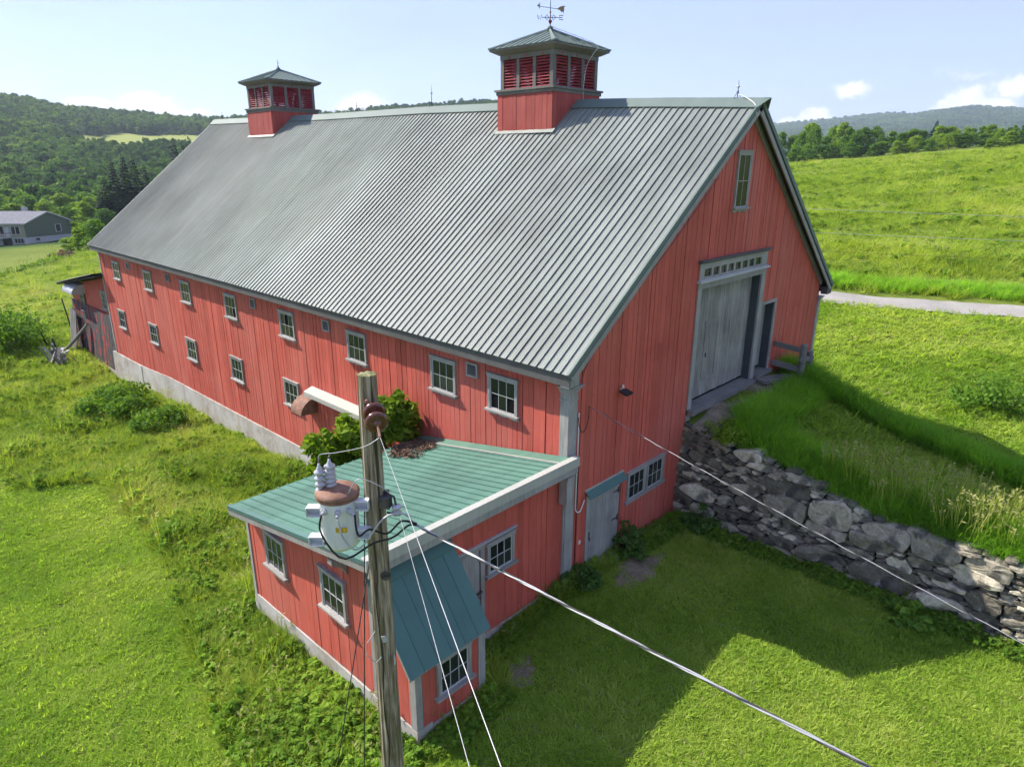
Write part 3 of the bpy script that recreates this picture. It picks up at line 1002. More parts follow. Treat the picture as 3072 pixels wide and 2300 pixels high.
# poured foundation under the long wall, in three pours with stepped tops
for ya, yb, t, dx in ((5.12, 22.35, .0, .09), (22.37, 28.0, .0, .075), (28.02, 32.5, -.02, .10)):
    mb = MB()
    n = 10
    for k in range(n):
        a, b = ya + (yb - ya) * k / n, ya + (yb - ya) * (k + 1) / n
        ta, tb = zb(a) - .012 + t, zb(b) - .012 + t
        mb.hexa([(-dx - .12, a, -3.2), (.3, a, -3.2), (.3, b, -3.2), (-dx - .12, b, -3.2)], [(-dx, a, ta), (.3, a, ta), (.3, b, tb), (-dx, b, tb)])
    mb.build('foundation', 'concrete', barn)
MB().box(.3, 5.2, -.02, .2, -.8, -.1).build('foundation', 'concrete', barn)

# ------------------------------------------------------------------ windows
_WM = {}


def window(parent, c, ax, nrm, w, h, cols=3, rows=2, sill=True, missing=(), frame='grey_paint', sash='white_paint', lbl=None, tilt=0.0, headw=.09):
    """c: centre of the bottom edge on the boards; ax: unit vector along the width; nrm: outward"""
    key = (round(w, 3), round(h, 3), cols, rows, frame, sash, headw, sill)
    if key not in _WM:
        f = .07
        mb = MB()
        mb.box(-w / 2, -w / 2 + f, 0, .055, 0, h)
        mb.box(w / 2 - f, w / 2, 0, .055, 0, h)
        mb.box(-w / 2 - .02, w / 2 + .02, 0, .062, h, h + headw)
        mb.box(-w / 2 - .035, w / 2 + .035, 0, .085, h + headw, h + headw + .018)
        m_frame = mb.mesh('window', frame)
        gx0, gx1, gz0, gz1 = -w / 2 + f, w / 2 - f, .0, h
        s = MB()
        e, t = .026, .014
        s.box(gx0, gx0 + e, .014, .040, gz0, gz1)
        s.box(gx1 - e, gx1, .014, .040, gz0, gz1)
        s.box(gx0 + e, gx1 - e, .014, .040, gz0, gz0 + e * 1.3)
        s.box(gx0 + e, gx1 - e, .014, .040, gz1 - e, gz1)
        ix0, ix1, iz0, iz1 = gx0 + e, gx1 - e, gz0 + e * 1.3, gz1 - e
        pw, ph = (ix1 - ix0) / cols, (iz1 - iz0) / rows
        for q in range(1, cols):
            s.box(ix0 + q * pw - t / 2, ix0 + q * pw + t / 2, .018, .037, iz0, iz1)
        for q in range(1, rows):
            s.box(ix0, ix1, .0185, .0365, iz0 + q * ph - t / 2, iz0 + q * ph + t / 2)
        m_sash = s.mesh('sash', sash)
        m_pane = MB().box(-pw / 2 + .004, pw / 2 - .004, .022, .027, -ph / 2 + .004, ph / 2 - .004).mesh('pane', 'glass')
        m_back = MB().box(gx0, gx1, .004, .010, gz0, gz1).mesh('dark_interior', 'dark_gap')  # near-black sheet painted as the unlit inside, seen where panes are missing
        m_sill = None
        if sill:
            k = MB().box(-w / 2 - .06, w / 2 + .06, 0, .12, -.045, 0)
            n = 24
            lo = []
            for q in range(n + 1):
                u = q / n
                z = -.045 - .035 - .05 * (abs(math.sin(u * math.pi * 3)) ** 0.7 if .1 < u < .9 else .75)
                lo.append((-w / 2 - .03 + (w + .06) * u, .0, z))
            for q in range(n):
                a, b = lo[q], lo[q + 1]
                k.hexa([(a[0], .0, a[2]), (b[0], .0, b[2]), (b[0], .032, b[2]), (a[0], .032, a[2])], [(a[0], .0, -.045), (b[0], .0, -.045), (b[0], .032, -.045), (a[0], .032, -.045)])
            m_sill = k.mesh('sill', frame if frame != 'grey_dark' else 'grey_paint')
        spots = [(ix0 + (a + .5) * pw, iz0 + (b + .5) * ph) for b in range(rows) for a in range(cols)]
        _WM[key] = (m_frame, m_sash, m_pane, m_back, m_sill, spots)
    m_frame, m_sash, m_pane, m_back, m_sill, spots = _WM[key]
    ax, nrm = Vector(ax), Vector(nrm)
    up = Vector((0, 0, 1))
    M = Matrix(((ax.x, nrm.x, up.x, c[0]), (ax.y, nrm.y, up.y, c[1]), (ax.z, nrm.z, up.z, c[2]), (0, 0, 0, 1)))
    if tilt:
        M = M @ Matrix.Rotation(tilt, 4, 'Y')
    o = link('window', m_frame, parent, mat=M)
    link('sash', m_sash, o)
    link('dark_interior', m_back, o)
    if m_sill:
        link('sill', m_sill, o)
    for i, (px, pz) in enumerate(spots):
        if i not in missing:
            link('pane', m_pane, o, loc=(px, 0, pz))
    if lbl:
        o['label'] = lbl
    return o


AXL, NL = (0, -1, 0), (-1, 0, 0)      # long wall, seen from outside
AXG, NG = (1, 0, 0), (0, -1, 0)       # gable wall
UP = [(1.93, 4.73, (0, 2)), (4.07, 4.74, ()), (7.97, 4.74, ()), (12.08, 4.74, (4,)), (16.33, 4.74, (2,)), (20.6, 4.73, ()), (24.98, 4.69, ()), (29.38, 4.68, ())]
for yc, zt, ms in UP:
    window(barn, (-.032, yc, zt - .80), AXL, NL, .97, .80, missing=ms, tilt=random.uniform(-.006, .006), lbl='window with two broken lower panes' if len(ms) == 2 else None)
LO = [(12.24, 2.26), (16.48, 2.24), (20.85, 2.19), (25.35, 2.10), (29.85, 2.09)]
for yc, zt in LO:
    window(barn, (-.032, yc, zt - .84), AXL, NL, 1.0, .84, tilt=random.uniform(-.008, .008))
window(barn, (-.032, 8.62, 1.36), AXL, NL, .95, .76)
window(barn, (2.86, -.034, 1.34), AXG, NG, .84, .70, sill=False)
window(barn, (3.74, -.034, 1.34), AXG, NG, .84, .70, sill=False)
mb = MB().box(2.36, 4.26, -.11, -.030, 1.27, 1.325)
mb.box(2.40, 4.22, -.06, -.030, 1.20, 1.27)
mb.build('window_ledge', 'grey_paint', barn)
window(barn, (7.12, -.034, 8.44), AXG, NG, .80, 1.36, cols=2, rows=2, lbl='tall loft window high in the gable')

# small louvred vents under the eave
ventm = None
for yc in (2.98, 9.60, 14.46, 22.45, 27.5):
    if ventm is None:
        k = MB()
        k.box(-.20, -.155, 0, .045, 0, .36)
        k.box(.155, .20, 0, .045, 0, .36)
        k.box(-.155, .155, 0, .045, .32, .36)
        k.box(-.155, .155, 0, .045, 0, .045)
        vf = k.mesh('vent', 'grey_paint')
        k = MB()
        k.hexa([(-.155, .004, .05), (.155, .004, .05), (.155, .010, .05), (-.155, .010, .05)], [(-.155, .030, .012), (.155, .030, .012), (.155, .036, .012), (-.155, .036, .012)])
        vs_ = k.mesh('slat', 'grey_dark')
        vb = MB().box(-.155, .155, .001, .003, .04, .33).mesh('dark_interior', 'dark_gap')  # darkness between the slats put in as a near-black sheet
        ventm = True
    M = Matrix(((0, -1, 0, -.036), (-1, 0, 0, yc), (0, 0, 1, 4.565), (0, 0, 0, 1)))
    v = link('vent', vf, barn, mat=M)
    link('dark_interior', vb, v)
    for q in range(5):
        link('slat', vs_, v, loc=(0, 0, .035 + q * .055))

# boarded ledge and a rusty fan hood on the long wall
mb = MB()
mb.hexa([(-.36, 10.85, 2.33), (-.034, 10.85, 2.44), (-.034, 7.4, 2.44), (-.36, 7.4, 2.33)], [(-.36, 10.85, 2.37), (-.034, 10.85, 2.48), (-.034, 7.4, 2.48), (-.36, 7.4, 2.37)])
mb.box(-.365, -.335, 7.4, 10.85, 2.22, 2.332)
ob_ = mb.build('ledge', 'cream_metal', barn)
ob_['label'] = 'long white sloped shelf over a low window'
mb = MB()
n = 9
arc = [(-.036 - .62 * math.sin(a), 1.60 + .52 * math.cos(a)) for a in [k / (n - 1) * math.pi / 2 * .97 for k in range(n)]]
for (xa, za), (xb, zb_) in zip(arc[:-1], arc[1:]):
    mb.hexa([(xa, 10.62, za), (xb, 10.62, zb_), (xb, 11.30, zb_), (xa, 11.30, za)], [(xa, 10.62, za + .012), (xb, 10.62, zb_ + .012), (xb, 11.30, zb_ + .012), (xa, 11.30, za + .012)])
for yy in (10.615, 11.295):
    mb.prism([(-.036, yy, 1.60)] + [(xx, yy, zz) for xx, zz in arc], (0, .01, 0))
hood = mb.build('fan_hood', 'rust', barn)
hood['label'] = 'rusty curved metal fan hood'

# ------------------------------------------------------------------ doors on the gable
dr = MB().box(5.40, 9.10, .236, .26, 3.0, 6.44).build('barn_door', 'dark_gap', barn)
xx = 5.44
rd = random.Random(9)
while xx < 9.06:
    w = min(rd.choice((.14, .16, .18, .20)), 9.08 - xx)
    d = rd.uniform(0, .006)
    z0 = 3.16 + rd.uniform(-.01, .01)
    MB().box(xx, xx + w - .006, .21 - d, .235, z0, 6.40).build('plank', 'door_grey', dr)
    xx += w
k = MB()
k.box(6.33, 6.42, .19, .204, 3.60, 5.36)
k.box(7.05, 7.14, .19, .204, 3.60, 5.36)
k.box(6.42, 7.05, .19, .204, 5.27, 5.36)
k.box(6.42, 7.05, .19, .204, 3.60, 3.69)
k.box(7.141, 7.162, .196, .209, 3.60, 5.37)
k.build('wicket_door', 'door_grey', dr)
MB().box(6.45, 6.49, .17, .19, 4.30, 4.42).build('door_handle', 'iron', dr)
MB().box(9.075, 9.115, -.02, .235, 3.0, 6.42).build('jamb', 'slate_jamb', dr)
MB().box(5.385, 5.44, -.02, .235, 3.0, 6.42).build('jamb', 'grey_paint', dr)
MB().box(5.385, 9.115, -.02, .235, 6.405, 6.44).build('jamb', 'slate_jamb', dr)
MB().box(5.20, 5.40, -.075, -.02, 2.75, 6.42).build('casing', 'grey_paint', dr)
MB().box(9.10, 9.36, -.075, -.02, 2.85, 6.42).build('casing', 'grey_paint', dr)
MB().box(5.20, 9.36, -.078, -.02, 6.422, 6.60).build('casing', 'grey_paint', dr)
k = MB().box(5.14, 9.42, -.17, -.02, 6.602, 6.64)
k.box(5.18, 9.38, -.13, -.02, 6.642, 6.67)
k.build('shelf_moulding', 'white_paint', dr)
k = MB().box(5.22, 9.34, -.07, -.02, 6.672, 6.735)
k.box(5.22, 9.34, -.07, -.02, 6.945, 7.10)
k.box(5.22, 5.46, -.07, -.02, 6.737, 6.943)
k.box(8.93, 9.34, -.07, -.02, 6.737, 6.943)
for q in range(1, 8):
    xq = 5.46 + (8.93 - 5.46) * q / 8
    k.box(xq - .05, xq + .05, -.07, -.02, 6.737, 6.943)
k.build('transom', 'grey_paint', dr)
MB().box(5.40, 9.12, -.016, .0, 6.62, 7.12).build('dark_interior', 'dark_gap', dr)  # near-black sheet gives the transom its painted dark interior
tp = MB().box(-.164, .164, -.030, -.024, 6.737, 6.943).mesh('pane', 'glass')
for q in range(8):
    link('pane', tp, dr, loc=(5.46 + (8.93 - 5.46) * (q + .5) / 8, 0, 0))
k = MB().box(5.16, 9.40, -.12, -.02, 7.102, 7.15)
k.box(5.12, 9.44, -.18, -.02, 7.152, 7.185)
k.build('cornice', 'grey_dark', dr)
MB().box(5.2, 9.2, -.24, .235, 2.93, 3.08).build('threshold', 'weathered_wood', dr)
sd = MB().box(9.41, 10.43, .262, .28, 3.1, 5.42).build('side_door', 'dark_gap', barn)
for q in range(5):
    MB().box(9.46 + q * .185, 9.46 + q * .185 + .179, .235 - rd.uniform(0, .005), .26, 3.24, 5.38).build('plank', 'grey_paint', sd)
MB().box(10.385, 10.425, -.02, .26, 3.16, 5.40).build('jamb', 'slate_jamb', sd)
MB().box(9.362, 9.44, -.02, .26, 3.16, 5.40).build('jamb', 'grey_paint', sd)
MB().box(9.362, 10.50, -.07, -.02, 5.40, 5.50).build('casing', 'grey_paint', sd)
MB().box(10.40, 10.50, -.07, -.02, 3.16, 5.398).build('casing', 'grey_paint', sd)
MB().box(9.362, 10.50, -.20, .26, 3.05, 3.155).build('threshold', 'weathered_wood', sd)
# lower door to the stable under the gable
ld = MB().box(.78, 2.2, .021, .05, -.1, 2.1).build('stable_door', 'dark_gap', barn)
xx = .87
for w in (.30, .26, .28, .24, .22):
    MB().box(xx, xx + w - .004, -.018 - rd.uniform(0, .003), .02, .08, 2.04).build('plank', 'grey_paint', ld)
    xx += w
MB().box(.76, .862, -.055, -.002, -.05, 2.12).build('casing', 'grey_paint', ld)
MB().box(2.178, 2.25, -.05, -.002, .0, 2.12).build('casing', 'red_paint', ld)
for zc in (1.78, 1.0):
    k = MB().box(2.09, 2.14, -.032, -.021, zc - .08, zc + .08)
    k.prism([(2.09, -.032, zc - .022), (2.09, -.032, zc + .022), (1.88, -.032, zc + .008), (1.88, -.032, zc - .012)], (0, .011, 0))
    k.build('hinge', 'iron', ld)
k = MB().box(.85, .95, -.04, -.02, .98, 1.06)
k.tube([(.90, -.045, 1.0), (.88, -.06, .92), (.92, -.06, .84), (.95, -.045, .93)], .010, 5)
k.build('latch', 'iron', ld)
k = MB()
k.hexa([(.70, -.036, 2.245), (2.24, -.036, 2.245), (2.24, -.20, 2.085), (.70, -.20, 2.085)], [(.70, -.036, 2.257), (2.24, -.036, 2.257), (2.24, -.20, 2.097), (.70, -.20, 2.097)])
k.build('door_canopy', 'teal_dark', ld)
MB().box(.69, 2.25, -.06, -.03, 2.245, 2.285).build('canopy_flashing', 'cream_metal', ld)
MB().box(.80, 2.0, -.36, -.02, -.12, .075).build('door_step', 'concrete', ld)
MB().box(.50, .57, -.062, -.034, .93, 1.02).build('outlet_box', 'white_plastic', barn)

# ------------------------------------------------------------------ cupolas
def cupola(cx, cy, half, zroof, zbelt0, zbelt1, zeave, zapex, over, lbl):
    h2 = half - .06
    k = MB()
    e = half + .045
    k.box(-e, e, -e, -half + .05, zbelt0, zbelt1)
    k.box(-e, e, half - .05, e, zbelt0, zbelt1)
    k.box(-e, -half + .05, -half + .05, half - .05, zbelt0, zbelt1)
    k.box(half - .05, e, -half + .05, half - .05, zbelt0, zbelt1)
    e2 = e + .045
    for a, b, c, d in ((-e2, e2, -e2, -e), (-e2, e2, e, e2), (-e2, -e, -e, e), (e, e2, -e, e)):
        k.box(a, b, c, d, zbelt1 - .05, zbelt1 + .012)
    cu = k.build('cupola', 'cupola_grey', barn, loc=(cx, cy, 0))
    cu['label'] = lbl
    zbot = zroof - 1.0
    # planked base, its foot cut to the slope of the roof
    rr = random.Random(int(cx * 100 + cy))
    for face in range(4):
        u = -half
        while u < half - .02:
            w = min(rr.choice((.15, .19, .23)), half - u)
            a, b = u, u + w - .006
            pts = []
            for q in (a, b):
                if face == 0:
                    p = (-half, -q)
                elif face == 1:
                    p = (q, -half)
                elif face == 2:
                    p = (half, q)
                else:
                    p = (-q, half)
                pts.append(p)
            lo = [roof_z(cx + p[0], cy + p[1]) - .05 for p in pts]
            nx_, ny_ = ((-1, 0), (0, -1), (1, 0), (0, 1))[face]
            d = rr.uniform(.018, .026)
            q0 = [(pts[0][0], pts[0][1], lo[0]), (pts[1][0], pts[1][1], lo[1]), (pts[1][0], pts[1][1], zbelt0 + .02), (pts[0][0], pts[0][1], zbelt0 + .02)]
            q1 = [(p[0] + nx_ * d, p[1] + ny_ * d, p[2]) for p in q0]
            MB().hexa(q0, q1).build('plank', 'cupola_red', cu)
            u += w
    MB().box(-half + .01, half - .01, -half + .01, half - .01, zbelt0 - .2, zbelt0).build('floor', 'dark_gap', cu)
    zl0, zl1 = zbelt1 + .012, zeave - .26
    # corner posts and mullions
    pm = .13
    for sx in (-1, 1):
        for sy in (-1, 1):
            MB().box(sx * h2 - (.14 if sx > 0 else 0), sx * h2 + (.14 if sx < 0 else 0), sy * h2 - (.14 if sy > 0 else 0), sy * h2 + (.14 if sy < 0 else 0), zl0, zl1).build('corner_post', 'cupola_grey', cu)
    bay = (2 * h2 - .28 - 2 * pm) / 3
    for face in range(4):
        Mr = Matrix.Rotation(face * math.pi / 2, 4, 'Z')
        for q in range(2):
            c = -h2 + .14 + bay * (q + 1) + pm * q
            o = MB().box(c, c + pm, -h2, -h2 + .10, zl0, zl1).mesh('mullion', 'cupola_grey')
            link('mullion', o, cu, mat=Mr)
        ns = 10
        dzs = (zl1 - zl0) / ns
        for q in range(3):
            c0 = -h2 + .14 + (bay + pm) * q
            for s in range(ns):
                z = zl0 + dzs * s
                k = MB().hexa([(c0, -h2 + .015, z + .012), (c0 + bay, -h2 + .015, z + .012), (c0 + bay, -h2 + .09, z + dzs * .80), (c0, -h2 + .09, z + dzs * .80)],
                              [(c0, -h2 + .005, z + .028), (c0 + bay, -h2 + .005, z + .028), (c0 + bay, -h2 + .08, z + dzs * .80 + .016), (c0, -h2 + .08, z + dzs * .80 + .016)])
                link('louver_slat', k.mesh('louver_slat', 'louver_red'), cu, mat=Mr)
    k = MB()
    k.box(-h2 - .01, h2 + .01, -h2 - .01, -h2 + .10, zl1, zeave - .10)
    k.box(-h2 - .01, h2 + .01, h2 - .10, h2 + .01, zl1, zeave - .10)
    k.box(-h2 - .01, -h2 + .10, -h2 + .10, h2 - .10, zl1, zeave - .10)
    k.box(h2 - .10, h2 + .01, -h2 + .10, h2 - .10, zl1, zeave - .10)
    k.build('frieze_board', 'cupola_grey', cu)
    for face in range(4):                    # little red keystones over each bay
        Mr = Matrix.Rotation(face * math.pi / 2, 4, 'Z')
        for q in range(3):
            c = -h2 + .14 + bay * (q + .5) + pm * q
            o = MB().prism([(c - .014, -h2 - .022, zl1 + .0), (c + .014, -h2 - .022, zl1 + .0), (c + .028, -h2 - .022, zl1 + .10), (c - .02, -h2 - .022, zl1 + .10)], (0, .011, 0)).mesh('keystone', 'cupola_red')
            link('keystone', o, cu, mat=Mr)
    e = half + over
    k = MB()
    k.hexa([(-h2 - .05, -h2 - .05, zeave - .12), (h2 + .05, -h2 - .05, zeave - .12), (h2 + .05, h2 + .05, zeave - .12), (-h2 - .05, h2 + .05, zeave - .12)],
           [(-e + .04, -e + .04, zeave - .02), (e - .04, -e + .04, zeave - .02), (e - .04, e - .04, zeave - .02), (-e + .04, e - .04, zeave - .02)])
    k.box(-e + .02, e - .02, -e + .02, e - .02, zeave - .018, zeave + .03)
    k.build('cornice', 'cupola_grey', cu)
    ze = zeave + .035
    for face in range(4):
        Mr = Matrix.Rotation(face * math.pi / 2, 4, 'Z')
        n = 11
        for q in range(n):
            xa, xb = -e + 2 * e * q / n, -e + 2 * e * (q + 1) / n
            rise = lambda x_: 1 - abs(x_) / e
            P = lambda x_, s, h: (x_, -e + e * s, ze + (zapex - ze) * s + h)
            sa, sb = rise(xa), rise(xb)
            k = MB()
            vs = [P(xa, 0, 0), P(xb, 0, 0)]
            if xa < 0 < xb:
                vs += [P(xb, sb, 0), P(0, 1, 0), P(xa, sa, 0)]
            elif sb < 1e-6:
                vs += [P(xa, sa, 0)]
            elif sa < 1e-6:
                vs += [P(xb, sb, 0)]
            else:
                vs += [P(xb, sb, 0), P(xa, sa, 0)]
            k.prism(vs, (0, 0, .012))
            if sa > .03:
                k.bar(P(xa + .012, -.01, .02), P(xa + .012, sa * .99, .02), .028, .03)
            o = k.mesh('roof_panel', 'ridge_metal')
            link('roof_panel', o, cu, mat=Mr)
        k = MB()
        k.hexa([(-e - .01, -e - .01, ze + .012), (-e + .13, -e - .01, ze + .012), (.05, 0, zapex + .02), (-.02, -.02, zapex + .05)],
               [(-e - .01, -e - .01, ze + .055), (-e + .13, -e - .01, ze + .045), (.05, 0, zapex + .045), (0, 0, zapex + .075)])
        k.hexa([(-e - .01, -e - .01, ze + .012), (-.02, -.02, zapex + .05), (0, .05, zapex + .02), (-e - .01, -e + .13, ze + .012)],
               [(-e - .01, -e - .01, ze + .055), (0, 0, zapex + .075), (0, .05, zapex + .045), (-e - .01, -e + .13, ze + .045)])
        link('hip_cap', k.mesh('hip_cap', 'ridge_metal'), cu, mat=Mr)
    MB().lathe([(.0, 0), (.10, 0), (.07, .06), (.0, .07)], 12, (0, 0, zapex + .05)).build('cap', 'ridge_metal', cu)
    # metal flashing where the base meets the roof
    k = MB()
    f = half + .12
    zl = lambda x_, y_: roof_z(cx + x_, cy + y_)
    k.hexa([(-f, -f, zl(-f, 0) + .055), (-f, f, zl(-f, 0) + .055), (-half, f, zl(-half, 0) + .055), (-half, -f, zl(-half, 0) + .055)],
           [(-f, -f, zl(-f, 0) + .065), (-f, f, zl(-f, 0) + .065), (-half, f, zl(-half, 0) + .085), (-half, -f, zl(-half, 0) + .085)])
    k.build('flashing', 'roof_metal', cu)
    return cu


cupola(XR - .03, 6.94, 1.17, 10.59, 11.63, 11.78, 12.93, 13.56, .22, 'larger near cupola carrying the weathervane')
cupola(XR + .10, 24.62, 1.23, 10.81, 11.88, 12.06, 13.24, 13.86, .22, 'smaller looking far cupola with a bare lightning rod')
# ------------------------------------------------------------------ lean-to annex (milk house) in front of the long wall
annex = empty('annex', (-2.5, 2.5, -.4), 'red lean-to annex with pale green metal roof built against the barn', 'shed')
AINV = Matrix.Translation((2.5, -2.5, .4))


def apart(mb, name, mats, parent=None, smooth=False, me=None):
    """parts are drawn in world coordinates; the annex empty sits at its base"""
    o = link(name, mb.mesh(name, mats, smooth), parent or annex)
    if parent is None:
        o.location = (2.5, -2.5, .4)
    return o


AX, AY0, AY1 = -5.1, 0.03, 5.07


def aroof(y):
    return 3.36 + (2.33 - 3.36) * (y + .25) / 5.37


# core
k = MB()
k.prism([(AX + .03, AY0 + .03, -1.2), (AX + .03, AY1 - .03, -1.2), (AX + .03, AY1 - .03, aroof(AY1) - .2), (AX + .03, AY0 + .03, aroof(AY0) - .2)], (-AX - .12, 0, 0))
k.prism([(AX + .03, -.89, -.6), (AX + .03, .05, -.6), (AX + .03, .05, 2.78), (AX + .03, -.89, 1.52)], (1.51, 0, 0))
apart(k, 'wall', 'dark_gap')


def vest_z(y):
    return 2.90 + (y + .03) * (2.90 - 1.48) / 1.07


rb = random.Random(21)
yy = -.92
while yy < AY1 - .03:
    w = min(rb.choice((.16, .19, .22, .25)), AY1 - yy)
    a, b = yy, yy + w - rb.choice((.006, .008, .014))
    d = rb.uniform(.022, .032)
    if b < .06:
        ta, tb = vest_z(a) - .06, vest_z(min(b, -.05)) - .06
    else:
        ta, tb = aroof(a) - .12, aroof(b) - .12
    lo = -.03 + .14 * sstep(5, 0, np.array([a]))[0]
    apart(MB().prism([(AX, a, lo), (AX, b, lo), (AX, b, tb), (AX, a, ta)], (-d, 0, 0)), 'plank', 'red_paint')
    yy += w
xx = AX + .02
while xx < -.10:
    w = min(rb.choice((.17, .19, .21, .24)), -.08 - xx)
    a, b = xx, xx + w - rb.choice((.006, .008, .014))
    d = rb.uniform(.022, .032)
    lo = .14
    if -3.42 < (a + b) / 2 < -2.56:
        lo = 2.24
    apart(MB().box(a, b, AY0 - d, AY0, lo, 3.16), 'plank', 'red_paint')
    xx += w
xx = AX + .12
while xx < -3.68:
    w = min(rb.choice((.16, .19, .22)), -3.64 - xx)
    apart(MB().box(xx, xx + w - .008, -.92 - rb.uniform(.022, .032), -.92, .03, 1.46), 'plank', 'red_paint')
    xx += w
yy = -.9
while yy < AY0 - .04:
    w = min(.2, AY0 - .03 - yy)
    apart(MB().prism([(-3.53, yy, .03), (-3.53, yy + w - .008, .03), (-3.53, yy + w - .008, vest_z(yy + w) - .1), (-3.53, yy, vest_z(yy) - .1)], (.028, 0, 0)), 'plank', 'red_paint')
    yy += w
# corner boards
apart(MB().box(AX - .045, AX + .10, -.965, -.80, .02, 1.50), 'corner_board', 'grey_paint')
apart(MB().box(-3.66, -3.49, -.965, -.85, .02, 1.44), 'corner_board', 'grey_paint')
apart(MB().box(AX - .05, AX - .02, AY1 - .09, AY1 + .02, -.06, 2.16), 'corner_board', 'grey_paint')
apart(MB().box(AX - .042, AX - .034, .14, .30, .06, 2.85), 'corner_board', 'grey_paint')
apart(MB().box(-.10, -.065, -.04, .02, -.05, 3.0), 'corner_board', 'grey_paint')
# concrete footing
k = MB()
k.hexa([(AX - .10, -1.0, -1.0), (AX + .3, -1.0, -1.0), (AX + .3, AY1 + .06, -1.6), (AX - .10, AY1 + .06, -1.6)], [(AX - .05, -.97, .10), (AX + .3, -.97, .10), (AX + .3, AY1 + .03, -.04), (AX - .05, AY1 + .03, -.04)])
k.box(AX + .3, -3.46, -.98, -.6, -.8, .022)
k.box(-3.46, -.35, AY0 - .07, AY0 + .3, -.6, .132)
apart(k, 'footing', 'concrete')
apart(MB().box(-3.48, -3.1, -.62, -.12, -.3, .10), 'door_step', 'concrete')

# roof sheets run down from the high edge above the yard towards the back
prof_a = [(0, 0), (.006, .030), (.026, .030), (.034, 0), (.066, 0), (.072, .009), (.084, .009), (.090, 0), (.122, 0), (.128, .009), (.140, .009), (.146, 0), (.178, 0), (.184, .009), (.196, .009), (.202, 0), (.227, 0)]
PA = .227
n = 24
for q in range(n):
    xa = -5.45 + q * PA
    rows = []
    for y_ in (-.25, 1.5, 3.4, 5.12):
        sag = -.015 * math.sin((y_ + .25) / 5.37 * math.pi) 
        rows.append([(xa + dx, y_, aroof(y_) + h + .01 + sag) for dx, h in prof_a])
    kk = len(prof_a)
    m = MB().add([p for r_ in rows for p in r_], [(a * kk + b, a * kk + b + 1, (a + 1) * kk + b + 1, (a + 1) * kk + b) for a in range(3) for b in range(kk - 1)])
    apart(m, 'roof_panel', 'teal_metal')
k = MB()
k.hexa([(-5.43, -.23, aroof(-.23) - .14), (-.04, -.23, aroof(-.23) - .14), (-.04, 5.10, aroof(5.1) - .14), (-5.43, 5.10, aroof(5.1) - .14)],
       [(-5.43, -.23, aroof(-.23) - .05), (-.04, -.23, aroof(-.23) - .05), (-.04, 5.10, aroof(5.1) - .05), (-5.43, 5.10, aroof(5.1) - .05)])
apart(k, 'roof_deck', 'soffit')
k = MB().box(-5.50, .10, -.30, -.235, 3.21, 3.42)
k.box(-5.50, .10, -.235, -.15, 3.385, 3.42)
apart(k, 'rake_trim', 'cream_metal')
apart(MB().box(-5.46, .06, -.29, -.245, 3.06, 3.207), 'fascia', 'grey_paint')
k = MB().hexa([(-5.475, -.22, aroof(-.22) - .20), (-5.435, -.22, aroof(-.22) - .20), (-5.435, 5.12, aroof(5.12) - .20), (-5.475, 5.12, aroof(5.12) - .20)],
              [(-5.475, -.22, aroof(-.22) - .03), (-5.435, -.22, aroof(-.22) - .03), (-5.435, 5.12, aroof(5.12) - .03), (-5.475, 5.12, aroof(5.12) - .03)])
apart(k, 'fascia', 'grey_paint')
k = MB().hexa([(-5.49, -.235, aroof(-.235) - .045), (-5.40, -.235, aroof(-.235) + .0), (-5.40, 5.13, aroof(5.13) + .0), (-5.49, 5.13, aroof(5.13) - .045)],
              [(-5.49, -.235, aroof(-.235) + .03), (-5.40, -.235, aroof(-.235) + .035), (-5.40, 5.13, aroof(5.13) + .035), (-5.49, 5.13, aroof(5.13) + .03)])
apart(k, 'drip_edge', 'teal_dark')
k = MB().hexa([(-.40, -.15, aroof(-.15) + .035), (-.066, -.15, aroof(-.15) + .06), (-.066, 5.0, aroof(5.0) + .06), (-.40, 5.0, aroof(5.0) + .035)],
              [(-.40, -.15, aroof(-.15) + .048), (-.066, -.15, aroof(-.15) + .075), (-.066, 5.0, aroof(5.0) + .075), (-.40, 5.0, aroof(5.0) + .048)])
apart(k, 'flashing', 'teal_metal')
apart(MB().bar((-.41, -.14, aroof(-.14) + .05), (-.41, 5.0, aroof(5) + .05), .035, .03), 'flashing', 'cream_metal')
# bracket and boxed downpipe
k = MB().box(-5.13, -5.13 + .0, 0, 0, 0, 0) if False else MB()
k.prism([(-5.14, 1.05, 2.80), (-5.44, 1.05, 2.86), (-5.44, 1.05, 2.74), (-5.22, 1.05, 2.60), (-5.14, 1.05, 2.42)], (0, -.14, 0))
apart(k, 'bracket', 'grey_paint')
apart(MB().box(-.27, -.10, -.26, -.03, 2.32, 2.96), 'vent_box', 'grey_paint')
apart(MB().box(-.29, -.09, -.29, -.03, 2.96, 3.03), 'vent_box', 'grey_paint')

